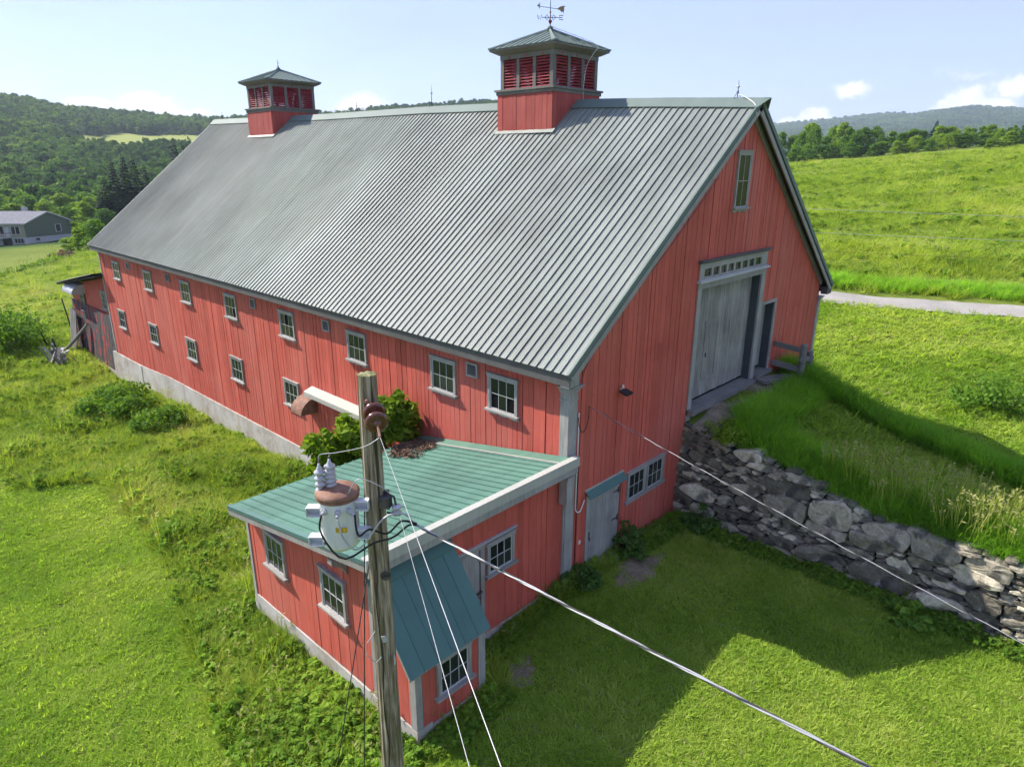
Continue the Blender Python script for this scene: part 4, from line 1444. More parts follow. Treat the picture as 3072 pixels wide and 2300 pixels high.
# small porch with its own steep roof
kq = 6
for q in range(kq):
    xa, xb = -5.36 + q * .31, -5.36 + (q + 1) * .31
    z0, z1 = 2.905, 1.49
    m = MB()
    P = lambda x_, s, h: (x_, -.03 - 1.10 * s, z0 + (z1 - z0) * s * (1.10 / 1.07) + h)
    cs = [(xa, 0), (xa + .008, .028), (xa + .03, .028), (xa + .04, 0), (xa + .14, 0), (xa + .15, .006), (xa + .165, .006), (xa + .175, 0), (xb, 0)]
    rows = [[P(x_, s, h) for x_, h in cs] for s in (0, .5, 1.0)]
    kk = len(cs)
    m.add([p for r_ in rows for p in r_], [((a + 1) * kk + b, (a + 1) * kk + b + 1, a * kk + b + 1, a * kk + b)[::-1][::-1] for a in range(2) for b in range(kk - 1)])
    apart(m, 'porch_roof_panel', 'teal_dark')
k = MB().hexa([(-5.35, -.03, 2.82), (-3.51, -.03, 2.82), (-3.51, -1.10, 1.40), (-5.35, -1.10, 1.40)], [(-5.35, -.03, 2.898), (-3.51, -.03, 2.898), (-3.51, -1.10, 1.478), (-5.35, -1.10, 1.478)])
apart(k, 'porch_roof_deck', 'grey_paint')
apart(MB().hexa([(-5.37, .0, 2.93), (-3.50, .0, 2.93), (-3.50, -.19, 2.70), (-5.37, -.19, 2.70)], [(-5.37, .0, 2.97), (-3.50, .0, 2.97), (-3.50, -.19, 2.745), (-5.37, -.19, 2.745)]), 'flashing', 'teal_dark')
# windows and the plank door
window(annex, (AX - .03 + 2.5, 3.76 - 2.5, 1.19 + .4), AXL, NL, .84, .78)
window(annex, (AX - .03 + 2.5, 1.46 - 2.5, 1.31 + .4), AXL, NL, .86, .80)
window(annex, (-4.27 + 2.5, -.948 - 2.5, .56 + .4), AXG, NG, .80, .68)
window(annex, (-2.12 + 2.5, AY0 - .03 - 2.5, 1.56 + .4), AXG, NG, .80, .64, missing=(4,))
ad = apart(MB().box(-3.42, -2.58, AY0 + .002, AY0 + .025, -.1, 2.26), 'annex_door', 'dark_gap')
for q in range(5):
    o = MB().box(-3.41 + q * .145, -3.41 + q * .145 + .14, AY0 - .012 - rd.uniform(0, .004), AY0, .1, 2.22).build('plank', 'grey_paint', ad)
MB().box(-2.685, -2.575, AY0 - .055, AY0, .05, 2.24).build('casing', 'grey_paint', ad)
MB().box(-3.5, -1.66, AY0 - .062, AY0 - .031, 2.242, 2.34).build('casing', 'grey_paint', ad)
MB().box(-3.52, -1.64, AY0 - .09, AY0 - .031, 2.342, 2.365).build('casing', 'white_paint', ad)
k = MB().box(-2.80, -2.66, AY0 - .075, AY0 - .057, 1.22, 1.27)
k.tube([(-2.78, AY0 - .05, 1.22), (-2.78, AY0 - .09, 1.16), (-2.74, AY0 - .09, 1.14)], .012, 5)
k.build('door_handle', 'iron', ad)

# ------------------------------------------------------------------ derelict shed at the far end of the barn
ruin = empty('derelict_shed', (1.5, 36, -1.8), 'derelict lean-to shed with peeling red boards at the far barn corner', 'shed')
RO = (-1.5, -36, 1.8)


def rpart(mb, name, mats):
    return link(name, mb.mesh(name, mats), ruin, loc=RO)


def ruin_z(y):
    return 3.75 - (y - 32.2) * .175


rb = random.Random(33)
rpart(MB().box(.30, 3.2, 32.15, 39.6, -2.6, 1.9), 'wall', 'dark_gap')
y = 32.1
while y < 39.7:
    w = rb.choice((.2, .24, .28))
    lean = -.10 * (y - 32) / 8
    top_ = ruin_z(y) - .15
    lo = -1.9 + rb.uniform(-.2, .15)
    k = MB().hexa([(.02 + lean - .10, y, lo), (.06 + lean - .10, y, lo), (.06 + lean - .10, y + w - .015, lo), (.02 + lean - .10, y + w - .015, lo)],
                  [(.02 + lean + .12, y, 1.45), (.06 + lean + .12, y, 1.45), (.06 + lean + .12, y + w - .015, 1.45), (.02 + lean + .12, y + w - .015, 1.45)])
    rpart(k, 'plank', 'peeling_paint')
    rpart(MB().box(.24 + lean, .28 + lean, y, y + w - .01, 1.35, top_), 'plank', 'red_paint')
    y += w
k = MB().hexa([(-.45, 31.9, 3.72), (3.6, 31.9, 3.72), (3.6, 40.4, ruin_z(40.4) - .03), (-.45, 40.4, ruin_z(40.4) - .03)], [(-.45, 31.9, 3.80), (3.6, 31.9, 3.80), (3.6, 40.4, ruin_z(40.4) + .05), (-.45, 40.4, ruin_z(40.4) + .05)])
rpart(k, 'roof_deck', 'black_wood')
for q in range(10):
    ya = 31.95 + q * .86
    k = MB().hexa([(-.52 - rb.uniform(0, .1), ya, ruin_z(ya) + .09), (3.6, ya, ruin_z(ya) + .09), (3.6, ya + .93, ruin_z(ya + .93) + .10), (-.52 - rb.uniform(0, .12), ya + .93, ruin_z(ya + .93) + .10)],
                  [(-.52, ya, ruin_z(ya) + .11), (3.6, ya, ruin_z(ya) + .11), (3.6, ya + .93, ruin_z(ya + .93) + .13), (-.52, ya + .93, ruin_z(ya + .93) + .13)])
    rpart(k, 'roofing_strip', 'weathered_wood')
window(ruin, (.22 - 1.5, 33.5 - 36, 1.65 + 1.8), AXL, NL, .80, .95, rows=3, sash='white_paint')
window(ruin, (.12 - 1.5, 37.5 - 36, 1.0 + 1.8), AXL, NL, .80, .95, rows=3, sash='white_paint')
k = MB()
arc = [(.2 - .75 * math.sin(a), 2.1 + .55 * math.cos(a)) for a in [t_ / 8 * math.pi / 2 for t_ in range(9)]]
for (xa, za), (xb, zb_) in zip(arc[:-1], arc[1:]):
    k.hexa([(xa, 36.9, za), (xb, 36.9, zb_), (xb, 38.9, zb_), (xa, 38.9, za)], [(xa, 36.9, za + .015), (xb, 36.9, zb_ + .015), (xb, 38.9, zb_ + .015), (xa, 38.9, za + .015)])
k.prism([(.2, 36.9, 2.1)] + [(a, 36.9, b) for a, b in arc], (0, .012, 0))
rpart(k, 'metal_hood', 'aluminium')
for q in range(4):
    k = MB().hexa([(-.62, 38.1 + q * .33, -1.7), (-.58, 38.1 + q * .33, -1.7), (-.58, 38.42 + q * .33, -1.7), (-.62, 38.42 + q * .33, -1.7)],
                  [(-.20, 38.3 + q * .33, .95), (-.16, 38.3 + q * .33, .95), (-.16, 38.6 + q * .33, .85), (-.20, 38.6 + q * .33, .85)])
    rpart(k, 'leaning_board', 'weathered_wood')
rpart(MB().box(-.12, .5, 31.99 + .53, 39.4, -3.2, -1.75), 'foundation', 'concrete')

# loose posts and poles by the derelict shed
def post(name, p0, p1, r0, r1, mat, label, cat, n=7):
    p0, p1 = Vector(p0), Vector(p1)
    base = (p0.x, p0.y, p0.z)
    m = MB().tube([Vector((0, 0, 0)), (p1 - p0) * .5 + Vector((.02, -.01, 0)), p1 - p0], [r0, (r0 + r1) / 2, r1], n)
    return tag(m.build(name, mat, None, False, base), label, cat)


post('fence_post', (.15, 41.6, hz(.15, 41.6) - .2), (-.05, 41.8, 1.15), .045, .04, 'black_wood', 'tall thin black post standing left of the derelict shed', 'post')
post('fallen_pole', (-1.05, 39.4, hz(-1.05, 39.4) - .05), (-.10, 36.6, .35), .11, .08, 'weathered_wood', 'grey fallen pole propped against the derelict shed', 'pole')
post('fence_post', (-1.5, 40.6, hz(-1.5, 40.6) - .2), (-1.8, 40.9, hz(-1.5, 40.6) + 1.35), .06, .05, 'black_wood', 'short dark leaning post in the weeds, left one of the pair', 'post')
post('fence_post', (-1.55, 38.2, hz(-1.55, 38.2) - .2), (-1.7, 38.3, hz(-1.55, 38.2) + 1.2), .06, .05, 'black_wood', 'short dark post in the weeds, right one of the pair', 'post')
# heap of broken grey boards in the weeds
heap = empty('board_heap', (-1.95, 36.6, hz(-1.95, 36.6)), 'heap of grey rotten boards in the weeds by the far barn corner', 'rubbish heap')
rh = random.Random(4)
for q in range(46):
    a = rh.uniform(0, 6.28)
    ln = rh.uniform(.35, 1.0)
    rr_ = rh.random()
    c = Vector((rh.gauss(0, .20), rh.gauss(0, .65), .1 + rh.uniform(.0, 1.0) * (1 - rr_ * .6)))
    d = Vector((math.cos(a) * .7, math.sin(a) * .7, rh.uniform(-1.0, 1.2))) * ln / 2
    MB().bar(c - d, c + d, rh.uniform(.06, .16), .025).build('board', 'weathered_wood' if rh.random() < .75 else 'white_paint', heap)
# ------------------------------------------------------------------ dry stone retaining wall, stone by stone
swall = empty('stone_wall', (5.1, -5, 0), 'dry stone retaining wall of grey fieldstone beside the earth ramp', 'stone wall')
WT = ([-13.5, -10, -8, -6.6, -5.2, -3.7, -2.3, -1.0, .05], [1.35, 1.62, 1.74, 1.66, 1.72, 2.05, 2.42, 2.42, 2.82])


def wall_x(z):
    return 4.98 + .07 * z


def pix(px, py):
    return _f + _r2 * ((px - 1536) / 1980.24) - _u2 * ((py - 1150) / 1980.24)


def on_wall(px, py):
    d = pix(px, py)
    t = (5.1 - CAM_C.x) / d.x
    p = CAM_C + d * t
    return p.y, p.z


big = [(1065, 680, 250, 180), (820, 630, 250, 150), (570, 310, 165, 130), (420, 270, 110, 90), (335, 175, 92, 85), (1300, 830, 270, 110), (1400, 785, 280, 110), (770, 905, 320, 110),
       (1020, 910, 300, 105), (1380, 1020, 370, 150), (1240, 1060, 210, 80), (1030, 990, 180, 60), (1690, 890, 310, 120), (1730, 840, 170, 85), (190, 560, 150, 90), (290, 540, 160, 110),
       (320, 640, 150, 80), (450, 740, 160, 80), (320, 720, 110, 70), (820, 530, 290, 100), (890, 465, 165, 60), (300, 340, 180, 70), (460, 585, 70, 60), (610, 605, 200, 70), (1940, 1040, 330, 110), (2000, 1000, 300, 120),
       (1700, 1190, 270, 130), (1990, 1195, 280, 95), (2160, 1255, 150, 90), (1600, 960, 130, 80), (1040, 760, 260, 80), (1250, 900, 200, 70), (1480, 970, 150, 90), (700, 820, 120, 60), (780, 830, 150, 80), (560, 540, 160, 90),
       (1930, 880, 260, 50), (1450, 710, 280, 45), (1570, 750, 220, 45), (1200, 580, 180, 30), (1260, 640, 160, 45), (2060, 930, 260, 40), (180, 330, 120, 60), (240, 220, 150, 50), (240, 270, 170, 50), (520, 810, 120, 110)]
rs = np.random.default_rng(3)
seeds = []
for cx_, cy_, w_, h_ in big:
    s_ = 1122 / 2212
    y_, z_ = on_wall(1950 + cx_ * s_, 1200 + cy_ * s_)
    ya, _ = on_wall(1950 + (cx_ - w_ / 2) * s_, 1200 + cy_ * s_)
    yb, _ = on_wall(1950 + (cx_ + w_ / 2) * s_, 1200 + cy_ * s_)
    _, za = on_wall(1950 + cx_ * s_, 1200 + (cy_ - h_ / 2) * s_)
    _, zb2 = on_wall(1950 + cx_ * s_, 1200 + (cy_ + h_ / 2) * s_)
    seeds.append((y_, z_, abs(ya - yb) / 2, abs(za - zb2) / 2 * .86))
nb = len(seeds)
tries = 0
while tries < 26000 and len(seeds) < 620:
    tries += 1
    y_ = rs.uniform(-11.6, .0)
    z_ = rs.uniform(-.1, np.interp(y_, *WT))
    a_ = rs.choice([rs.uniform(.20, .42), rs.uniform(.08, .22)]) * (1.5 if y_ < -8.9 else 1)
    b_ = max(.028, a_ * rs.uniform(.14, .30))
    ok = True
    for (yy, zz, aa, bb) in seeds:
        if ((y_ - yy) / (aa + a_ * .66)) ** 2 + ((z_ - zz) / (bb + b_ * .66)) ** 2 < 1:
            ok = False
            break
    if ok:
        seeds.append((y_, z_, a_, b_))
S_ = np.array(seeds)
RES = .016
gyv = np.arange(-11.6, .06, RES)
gzv = np.arange(-.25, 3.0, RES)
GY, GZ = np.meshgrid(gyv, gzv)
tl = .05 * np.sin(GY * 5.1) + .03 * np.sin(GY * 13.7)
mask = (GZ < np.interp(GY, *WT) + tl) & (GZ > -.25)
wy = GY + .05 * vnoise(GY * 6, GZ * 6, 3) + .025 * vnoise(GY * 17, GZ * 17, 4)
wz = GZ + .035 * vnoise(GY * 6 + 40, GZ * 6, 5) + .02 * vnoise(GY * 17, GZ * 17 + 9, 6)
best = np.full(GY.shape, 1e9)
own = np.zeros(GY.shape, int)
for q, (y_, z_, a_, b_) in enumerate(S_):
    tlt = .04 * math.sin(q * 2.3)
    dy_, dz_ = wy - y_, wz - z_
    dd = (np.abs((dy_ + tlt * dz_) / a_) ** 5 + np.abs((dz_ - tlt * dy_) / b_) ** 5) ** .5
    k_ = dd < best
    best[k_] = dd[k_]
    own[k_] = q
mask &= best < 16


def hull(P):
    P = P[np.lexsort((P[:, 1], P[:, 0]))]
    def half_(pts):
        h = []
        for p in pts:
            while len(h) > 1 and (h[-1][0] - h[-2][0]) * (p[1] - h[-2][1]) - (h[-1][1] - h[-2][1]) * (p[0] - h[-2][0]) <= 0:
                h.pop()
            h.append(p)
        return h
    a, b = half_(P), half_(P[::-1])
    return np.array(a[:-1] + b[:-1])


def stone(poly, depth, bulge, seed):
    """poly: outline in (y, z) about its centre; the face bulges out along -x"""
    rr = np.random.default_rng(seed)
    n = 22
    # resample outline evenly by angle-length
    P = np.vstack([poly, poly[:1]])
    seg = np.linalg.norm(np.diff(P, axis=0), axis=1)
    cum_ = np.concatenate([[0], np.cumsum(seg)])
    u = (np.arange(n) + .5) / n * cum_[-1]
    ring = np.stack([np.interp(u, cum_, P[:, 0]), np.interp(u, cum_, P[:, 1])], 1)
    sm = ring
    vs, fs = [], []
    tx, tz = rr.normal(0, .13, 2)
    lv = [(1.0, depth), (1.0, .04), (.993, -.55), (.97, -.86), (.88, -.96), (.48, -1.0)]
    for li, (k_, x_) in enumerate(lv):
        xx_ = x_ if li < 2 else x_ * bulge
        for p in (ring if li < 2 else sm):
            jx = rr.normal(0, bulge * .11) if li > 2 else 0
            vs.append((xx_ + jx + (tx * p[0] + tz * p[1]) * (li > 1), p[0] * k_ + rr.normal(0, .004), p[1] * k_ + rr.normal(0, .004)))
    m = len(lv)
    vs.append((-bulge * 1.0 + rr.normal(0, bulge * .1), 0, 0))
    for a in range(m - 1):
        for b in range(n):
            fs.append((a * n + b, a * n + (b + 1) % n, (a + 1) * n + (b + 1) % n, (a + 1) * n + b))
    for b in range(n):
        fs.append(((m - 1) * n + b, (m - 1) * n + (b + 1) % n, m * n))
    o = MB().add(vs, [f[::-1] for f in fs])
    return o


count_ = np.bincount(own[mask], minlength=len(S_))
order_ = np.argsort(-count_)
pack = MB()
for rank, q in enumerate(order_):
    idx = np.argwhere(mask & (own == q))
    if len(idx) < 12:
        continue
    P = np.stack([gyv[idx[:, 1]], gzv[idx[:, 0]]], 1)
    c = P.mean(0)
    H = hull(P)
    H = c + (H - c) * (1 - .013 / max(.05, np.sqrt(len(idx)) * RES * .5))
    sz = np.sqrt(len(idx)) * RES
    m = stone(H - c, .34, min(.075, .025 + sz * .08) * rs.uniform(.6, 1.35), int(q))
    pos = (wall_x(c[1]) - rs.uniform(-.05, .06) - 5.1, c[0] + 5, c[1])
    if rank < 285:
        link('stone', m.mesh('stone', 'stone'), swall, loc=pos)
    else:
        pack.add([(v[0] + pos[0] + .03, v[1] + pos[1], v[2] + pos[2]) for v in m.v], m.f)
po = link('packing_stones', pack.mesh('packing_stones', 'stone'), swall)
po['kind'] = 'stuff'
# rubble core behind the face
k = MB()
yv = [-11.6, -10, -8, -6.6, -5.2, -3.7, -2.3, -1, .0]
for a, b in zip(yv[:-1], yv[1:]):
    ta, tb = np.interp(a, *WT) - .07, np.interp(b, *WT) - .07
    q0 = [(wall_x(-.3) + .10, a, -.3), (5.8, a, -.3), (5.8, a, ta), (wall_x(ta) + .10, a, ta)]
    q1 = [(wall_x(-.3) + .10, b, -.3), (5.8, b, -.3), (5.8, b, tb), (wall_x(tb) + .10, b, tb)]
    k.hexa(q0, q1)
link('rubble_core', k.mesh('rubble_core', 'rubble_core'), swall, loc=(-5.1, 5, 0))
# loose cap stones lying along the top edge
rc_ = random.Random(12)
for q in range(13):
    y_ = -.5 - q * .8 + rc_.uniform(-.25, .25)
    z_ = float(np.interp(y_, *WT))
    rad = rc_.uniform(.10, .26)
    n = 9
    poly = np.array([(rad * rc_.uniform(.85, 1.2) * math.cos(t), rad * .26 * rc_.uniform(.8, 1.2) * math.sin(t)) for t in np.linspace(0, 6.28, n, endpoint=False)])
    m = stone(poly, .28, .06, 900 + q)
    o = link('stone', m.mesh('stone', 'stone', True), swall, loc=(wall_x(z_) + .08 - 5.1, y_ + 5, z_ + rad * .12))

# ------------------------------------------------------------------ rail fence on the ramp beside the small door
fen = empty('rail_fence', (10.85, -.5, 3.0), 'short weathered wooden rail fence at the top of the ramp', 'fence')
FO = (-10.85, .5, -3.0)
mf = lambda mb, nm, mt='weathered_wood': link(nm, mb.mesh(nm, mt), fen, loc=FO)
k = MB().tube([(10.85, -1.0, 2.3), (10.85, -1.0, 3.2), (10.85, -1.0, 4.02), (10.85, -1.0, 4.08)], [.12, .115, .11, .06], 10)
mf(k, 'post')
k = MB().tube([(11.55, -1.02, 1.9), (11.5, -1.02, 2.9), (11.45, -1.02, 3.72)], [.11, .105, .10], 10)
mf(k, 'post')
mf(MB().bar((10.80, -.05, 3.93), (10.80, -1.0, 3.86), .06, .17), 'rail')
mf(MB().bar((10.80, -.05, 3.30), (10.80, -1.0, 3.22), .06, .19), 'rail')
mf(MB().bar((10.6, -1.0, 3.62), (11.75, -1.02, 3.42), .07, .16), 'rail')
mf(MB().bar((9.3, -.26, 3.02), (11.2, -.85, 2.88), .5, .10), 'deck_board')

# ------------------------------------------------------------------ utility pole and its gear
PX, PY = -6.955, -2.888
pole = empty('utility_pole', (PX, PY, hz(PX, PY)), 'weathered wooden utility pole standing in front of the annex', 'utility pole')
PZ0 = hz(PX, PY)
PT = 7.50


def ppart(mb, nm, mt, parent=None, smooth=False):
    o = link(nm, mb.mesh(nm, mt, smooth), parent or pole)
    if parent is None:
        o.location = (0, 0, -PZ0)
    return o


k = MB()
prof_ = []
rp = random.Random(3)
n = 28
zs = [PZ0 - .6] + list(np.linspace(PZ0, PT, 22))
vs = []
off = [1 + .035 * math.sin(3 * t) + .03 * rp.uniform(-1, 1) for t in np.linspace(0, 6.28, n)]
for z in zs:
    r_ = .098 + (PT - z) * .0068
    for j in range(n):
        t = 2 * math.pi * j / n
        rr_ = r_ * off[j] * (1 + .012 * math.sin(z * 3 + j))
        if j in (4, 13, 21):
            rr_ *= .93                          # drying checks
        vs.append((rr_ * math.cos(t), rr_ * math.sin(t), z))
fs = [(a * n + j, a * n + (j + 1) % n, (a + 1) * n + (j + 1) % n, (a + 1) * n + j) for a in range(len(zs) - 1) for j in range(n)]
k.add(vs, fs)
ppart(k, 'shaft', 'pole_wood')
k = MB().add([(v[0] * 1.0, v[1] * 1.0, v[2] + .006 * math.sin(i * 1.9)) for i, v in enumerate(vs[-n:])] + [(0, 0, PT + .012)], [(j, (j + 1) % n, n) for j in range(n)])
ppart(k, 'top_cut', 'moss_top')
# towards the camera on the ground plan, and to the right in the picture
TC = Vector((CAM_C.x - PX, CAM_C.y - PY, 0)).normalized()
RT = Vector((_r2.x, _r2.y, 0)).normalized()


def ploc(right, toward, z):
    v = RT * right + TC * toward
    return Vector((v.x, v.y, z))


# two bell insulators in a string, hanging out towards the wire
W1 = Vector((-8.972 - PX, -6.785 - PY, 7.0))          # where the primary wire leaves the picture
a0 = ploc(.04, .10, 7.17)
wdir = (W1 - Vector((a0.x, a0.y, 7.17)))
wdir = Vector((wdir.x, wdir.y, 0)).normalized()
for q in range(2):
    c = a0 + wdir * (.11 + q * .14) + Vector((0, 0, -.02 - .05 * q))
    m = MB().lathe([(.02, -.05), (.034, -.045), (.044, -.012), (.056, -.024), (.064, -.008), (.074, -.022), (.083, -.006), (.094, -.018), (.104, -.004), (.118, .012), (.112, .028), (.07, .034), (.05, .03), (.045, .05), (.02, .055)], 20)
    me = m.mesh('insulator', 'porcelain_brown', True)
    o = link('insulator', me, pole)
    d = Vector((wdir.x, wdir.y, -.12)).normalized()
    o.matrix_local = Matrix.Translation(c - Vector((0, 0, PZ0))) @ d.to_track_quat('-Z', 'Y').to_matrix().to_4x4()
k = MB().tube([ploc(.0, .05, 7.19), a0, a0 + wdir * .12 + Vector((0, 0, -.02))], .012, 6)
k.tube([a0 + wdir * .28 + Vector((0, 0, -.07)), a0 + wdir * .45 + Vector((0, 0, -.14))], .013, 6)
k.tube([ploc(-.02, .09, 7.24), ploc(-.02, .15, 7.25)], .022, 8)
ppart(k, 'eye_bolt', 'rust')
# service bracket with spool insulator
m = MB().bar(ploc(.10, .02, 6.02), ploc(.10, .02, 6.20), .05, .10, up=tuple(RT))
m.tube([ploc(.12, .05, 6.18), ploc(.20, .09, 6.16), ploc(.22, .12, 6.05), ploc(.20, .10, 5.96), ploc(.12, .05, 5.95)], .012, 6)
m.bar(ploc(.06, .10, 6.11), ploc(.16, .12, 6.11), .10, .12)
ppart(m, 'bracket', 'iron')
m = MB().lathe([(.018, -.055), (.05, -.05), (.052, -.025), (.03, -.012), (.03, .012), (.052, .025), (.05, .05), (.018, .055)], 14)
o = ppart(m, 'spool_insulator', 'porcelain_grey', None, True)
o.location = tuple(ploc(.22, .12, 6.02) - Vector((0, 0, PZ0)))
ppart(MB().lathe([(.0, 0), (.06, 0), (.055, .012), (.0, .014)], 10).tube([(0, 0, 0), (0, 0, .03)], .01, 5), 'name_plate', 'iron').matrix_local = Matrix.Translation(ploc(.06, .12, 5.20) - Vector((0, 0, PZ0))) @ TC.to_track_quat('Z', 'Y').to_matrix().to_4x4()
# ground wire and staples down the shaft
k = MB().tube([ploc(-.05, .125, z) + RT * (.02 * math.sin(z * 5)) + TC * ((PT - z) * .0068 - .01) for z in np.linspace(PZ0, 5.6, 16)], .006, 5)
ppart(k, 'ground_wire', 'black_rubber')
k = MB().bar(ploc(-.02, .125, 4.40), ploc(.01, .135, 4.33), .03, .05)
k.bar(ploc(.10, .12, 4.12), ploc(.10, .14, 4.03), .02, .06)
k.tube([ploc(-.10, .10, 4.45), ploc(-.20, .12, 4.30), ploc(-.22, .12, 4.12), ploc(-.12, .12, 4.02), ploc(-.05, .14, 4.12)], .007, 5)
ppart(k, 'cable_clamp', 'aluminium')

# ------------------------------------------------------------------ pole-mounted transformer
DZT = -.27
TPX = Vector((PX, PY, DZT)) + RT * -.40 + TC * .06
tr = empty('transformer', (TPX.x, TPX.y, 5.86 + DZT), 'pale grey can transformer with rusty lid hung on the pole', 'transformer')


def tpart(mb, nm, mt, smooth=False):
    return link(nm, mb.mesh(nm, mt, smooth), tr)


tpart(MB().lathe([(.17, -.02), (.185, 0), (.20, .015), (.205, .05), (.205, .56), (.212, .58), (.205, .60)], 32), 'tank', 'tank_grey', True)
tpart(MB().lathe([(.225, .585), (.235, .60), (.235, .622), (.21, .645), (.12, .675), (.0, .688)], 32), 'lid', 'rust', True)
tpart(MB().lathe([(.226, .56), (.230, .572), (.226, .584)], 32), 'lid_band', 'rust', True)


def tl(right, toward, z):
    v = RT * right + TC * toward
    return Vector((v.x, v.y, z))


for right, toward, hgt, z0 in ((-.17, .00, .34, .55), (-.06, -.03, .27, .66)):
    prof_ = [(.03, -.06), (.045, -.05), (.05, 0)]
    nsk = 5
    for s in range(nsk):
        zz = hgt * s / nsk
        prof_ += [(.032, zz + .006), (.062, zz + .012), (.058, zz + .03), (.033, zz + .042)]
    prof_ += [(.03, hgt), (.018, hgt + .02), (.012, hgt + .05)]
    m = MB().lathe(prof_, 18)
    o = tpart(m, 'bushing', 'porcelain_grey', True)
    o.location = tl(right, toward, z0)
    oo = MB().tube([(0, 0, hgt + .03), (0, 0, hgt + .07), (.02, .01, hgt + .085)], .012, 6).build('terminal', 'iron', o)
# hanger lugs towards the pole and support lugs on the far side
for sgn, zc in ((1, .50), (1, .16), (-1, .42), (-1, .07)):
    m = MB()
    a, b = tl(sgn * .19, .07, zc), tl(sgn * .33, .07, zc)
    for dz_ in (-.05, .05):
        m.bar(a + Vector((0, 0, dz_)), b + Vector((0, 0, dz_)), .10, .012)
    m.bar(a + TC * -.045, b + TC * -.045, .012, .10)
    m.bar(b - RT * .008, b, .10, .10)
    tpart(m, 'hanger_lug', 'tank_grey')
vl = []
m = MB()
nn = 8
for q in range(nn + 1):
    t = -.55 + .95 * q / nn
    v = (TC * math.cos(t) + RT * math.sin(t)) * .214
    vl += [(v.x, v.y, .235), (v.x, v.y, .295)]
m.add(vl, [(2 * q, 2 * q + 2, 2 * q + 3, 2 * q + 1) for q in range(nn)])
tpart(m, 'warning_label', 'yellow_label')
for q, t in enumerate((-.62, -.02, .62)):
    d = TC * math.cos(t) + RT * math.sin(t)
    m = MB().tube([d * .20 + Vector((0, 0, .47)), d * .26 + Vector((0, 0, .475))], .035, 10)
    m.tube([d * .25 + Vector((0, 0, .475)), d * .30 + Vector((0, 0, .465))], .018, 8)
    tpart(m, 'low_voltage_terminal', 'porcelain_grey')
d = TC * math.cos(-.8) + RT * math.sin(-.8)
tpart(MB().tube([d * .20 + Vector((0, 0, .08)), d * .245 + Vector((0, 0, .08))], .018, 8), 'ground_lug', 'iron')
d = TC * math.cos(-.95) + RT * math.sin(-.95)
m = MB()
for q in (-.03, .03):
    e = d.cross(Vector((0, 0, 1))) * q
    m.tube([d * .20 + e + Vector((0, 0, .40)), d * .235 + e + Vector((0, 0, .47)), d * .205 + e + Vector((0, 0, .52))], .010, 6)
tpart(m, 'lifting_lug', 'tank_grey')


# ------------------------------------------------------------------ wires
def sagline(a, b, sag, n=14):
    a, b = Vector(a), Vector(b)
    return [a.lerp(b, t) + Vector((0, 0, -4 * sag * t * (1 - t))) for t in [q / n for q in range(n + 1)]]


def wire(name, pts, r, mat, label, n=5, group=None):
    pts = [Vector(p) for p in pts]
    b = pts[0]
    m = MB().tube([p - b for p in pts], r, n)
    return tag(m.build(name, mat, None, True, tuple(b)), label, 'wire', group)


def hermite(pts, n=24):
    return [Vector(p) for p in spline([tuple(p) for p in pts], n)]


PV = Vector((PX, PY, 0))
wA = PV + a0 + wdir * .45 + Vector((0, 0, -.14))
far1 = PV + Vector((W1.x, W1.y, 7.0))
ext = (far1 - wA)
wire('overhead_wire', sagline(wA, wA + ext * 6, .03, 30), .0030, 'aluminium', 'upper bright overhead wire running from the brown insulators towards the viewer')
wB = PV + ploc(.24, .14, 6.0)
far2 = Vector((-8.596, -6.154, 6.2))
wire('overhead_wire', sagline(wB, wB + (far2 - wB) * 6, .03, 30), .0028, 'aluminium', 'lower bright overhead wire running from the pole bracket towards the viewer')
wire('jumper_wire', hermite([tuple(wA), tuple(wA + RT * -.16 + Vector((0, 0, -.10))), tuple(PV + RT * -.36 + TC * .25 + Vector((0, 0, 6.74))), tuple(TPX + tl(-.15, 0, 0) + Vector((0, 0, 6.90))), tuple(TPX + tl(-.17, 0, 0) + Vector((0, 0, 6.80)))]), .0042, 'aluminium', 'bare jumper wire curving from the insulators to the transformer')
# twisted service cable leaving to the lower right
sA = PV + ploc(.42, .20, 5.88)
sB = Vector((-6.613, -7.836, 5.90))
cab = empty('service_cable', tuple(sA), 'thick twisted silver and dark service cable crossing to the lower right', 'cable')
path = sagline(sA, sA + (sB - sA) * 3.2, .05, 150)
for q, (mt, r_) in enumerate((('aluminium', .0068), ('aluminium', .0080), ('iron', .0082))):
    pts = []
    for i, p in enumerate(path):
        t = i * .75 + q * 2.094
        d = (path[min(i + 1, len(path) - 1)] - path[max(i - 1, 0)]).normalized()
        s_ = d.cross(Vector((0, 0, 1))).normalized()
        u_ = s_.cross(d)
        pts.append(p + (s_ * math.cos(t) + u_ * math.sin(t)) * .008 - sA)
    MB().tube(pts, r_, 6).build('strand', mt, cab, True)
nA = wB
wire('neutral_wire', hermite([tuple(nA), tuple(PV + ploc(.32, .17, 5.98)), tuple(sA)]), .008, 'aluminium', 'short pale messenger wire tying the service cable to the bracket')
t0, t1, t2 = [(TC * math.cos(t) + RT * math.sin(t)) for t in (-.62, -.02, .62)]
wire('cable_lead', hermite([tuple(TPX + t0 * .30 + Vector((0, 0, 6.32))), tuple(TPX + t0 * .33 + Vector((0, 0, 6.12))), tuple(TPX + tl(.02, .34, 5.86)), tuple(PV + ploc(-.05, .30, 5.72)), tuple(PV + ploc(.16, .28, 5.78)), tuple(PV + ploc(.33, .24, 5.90)), tuple(sA)]), .011, 'black_rubber', 'lower black cable looping from the transformer under the label', 6)
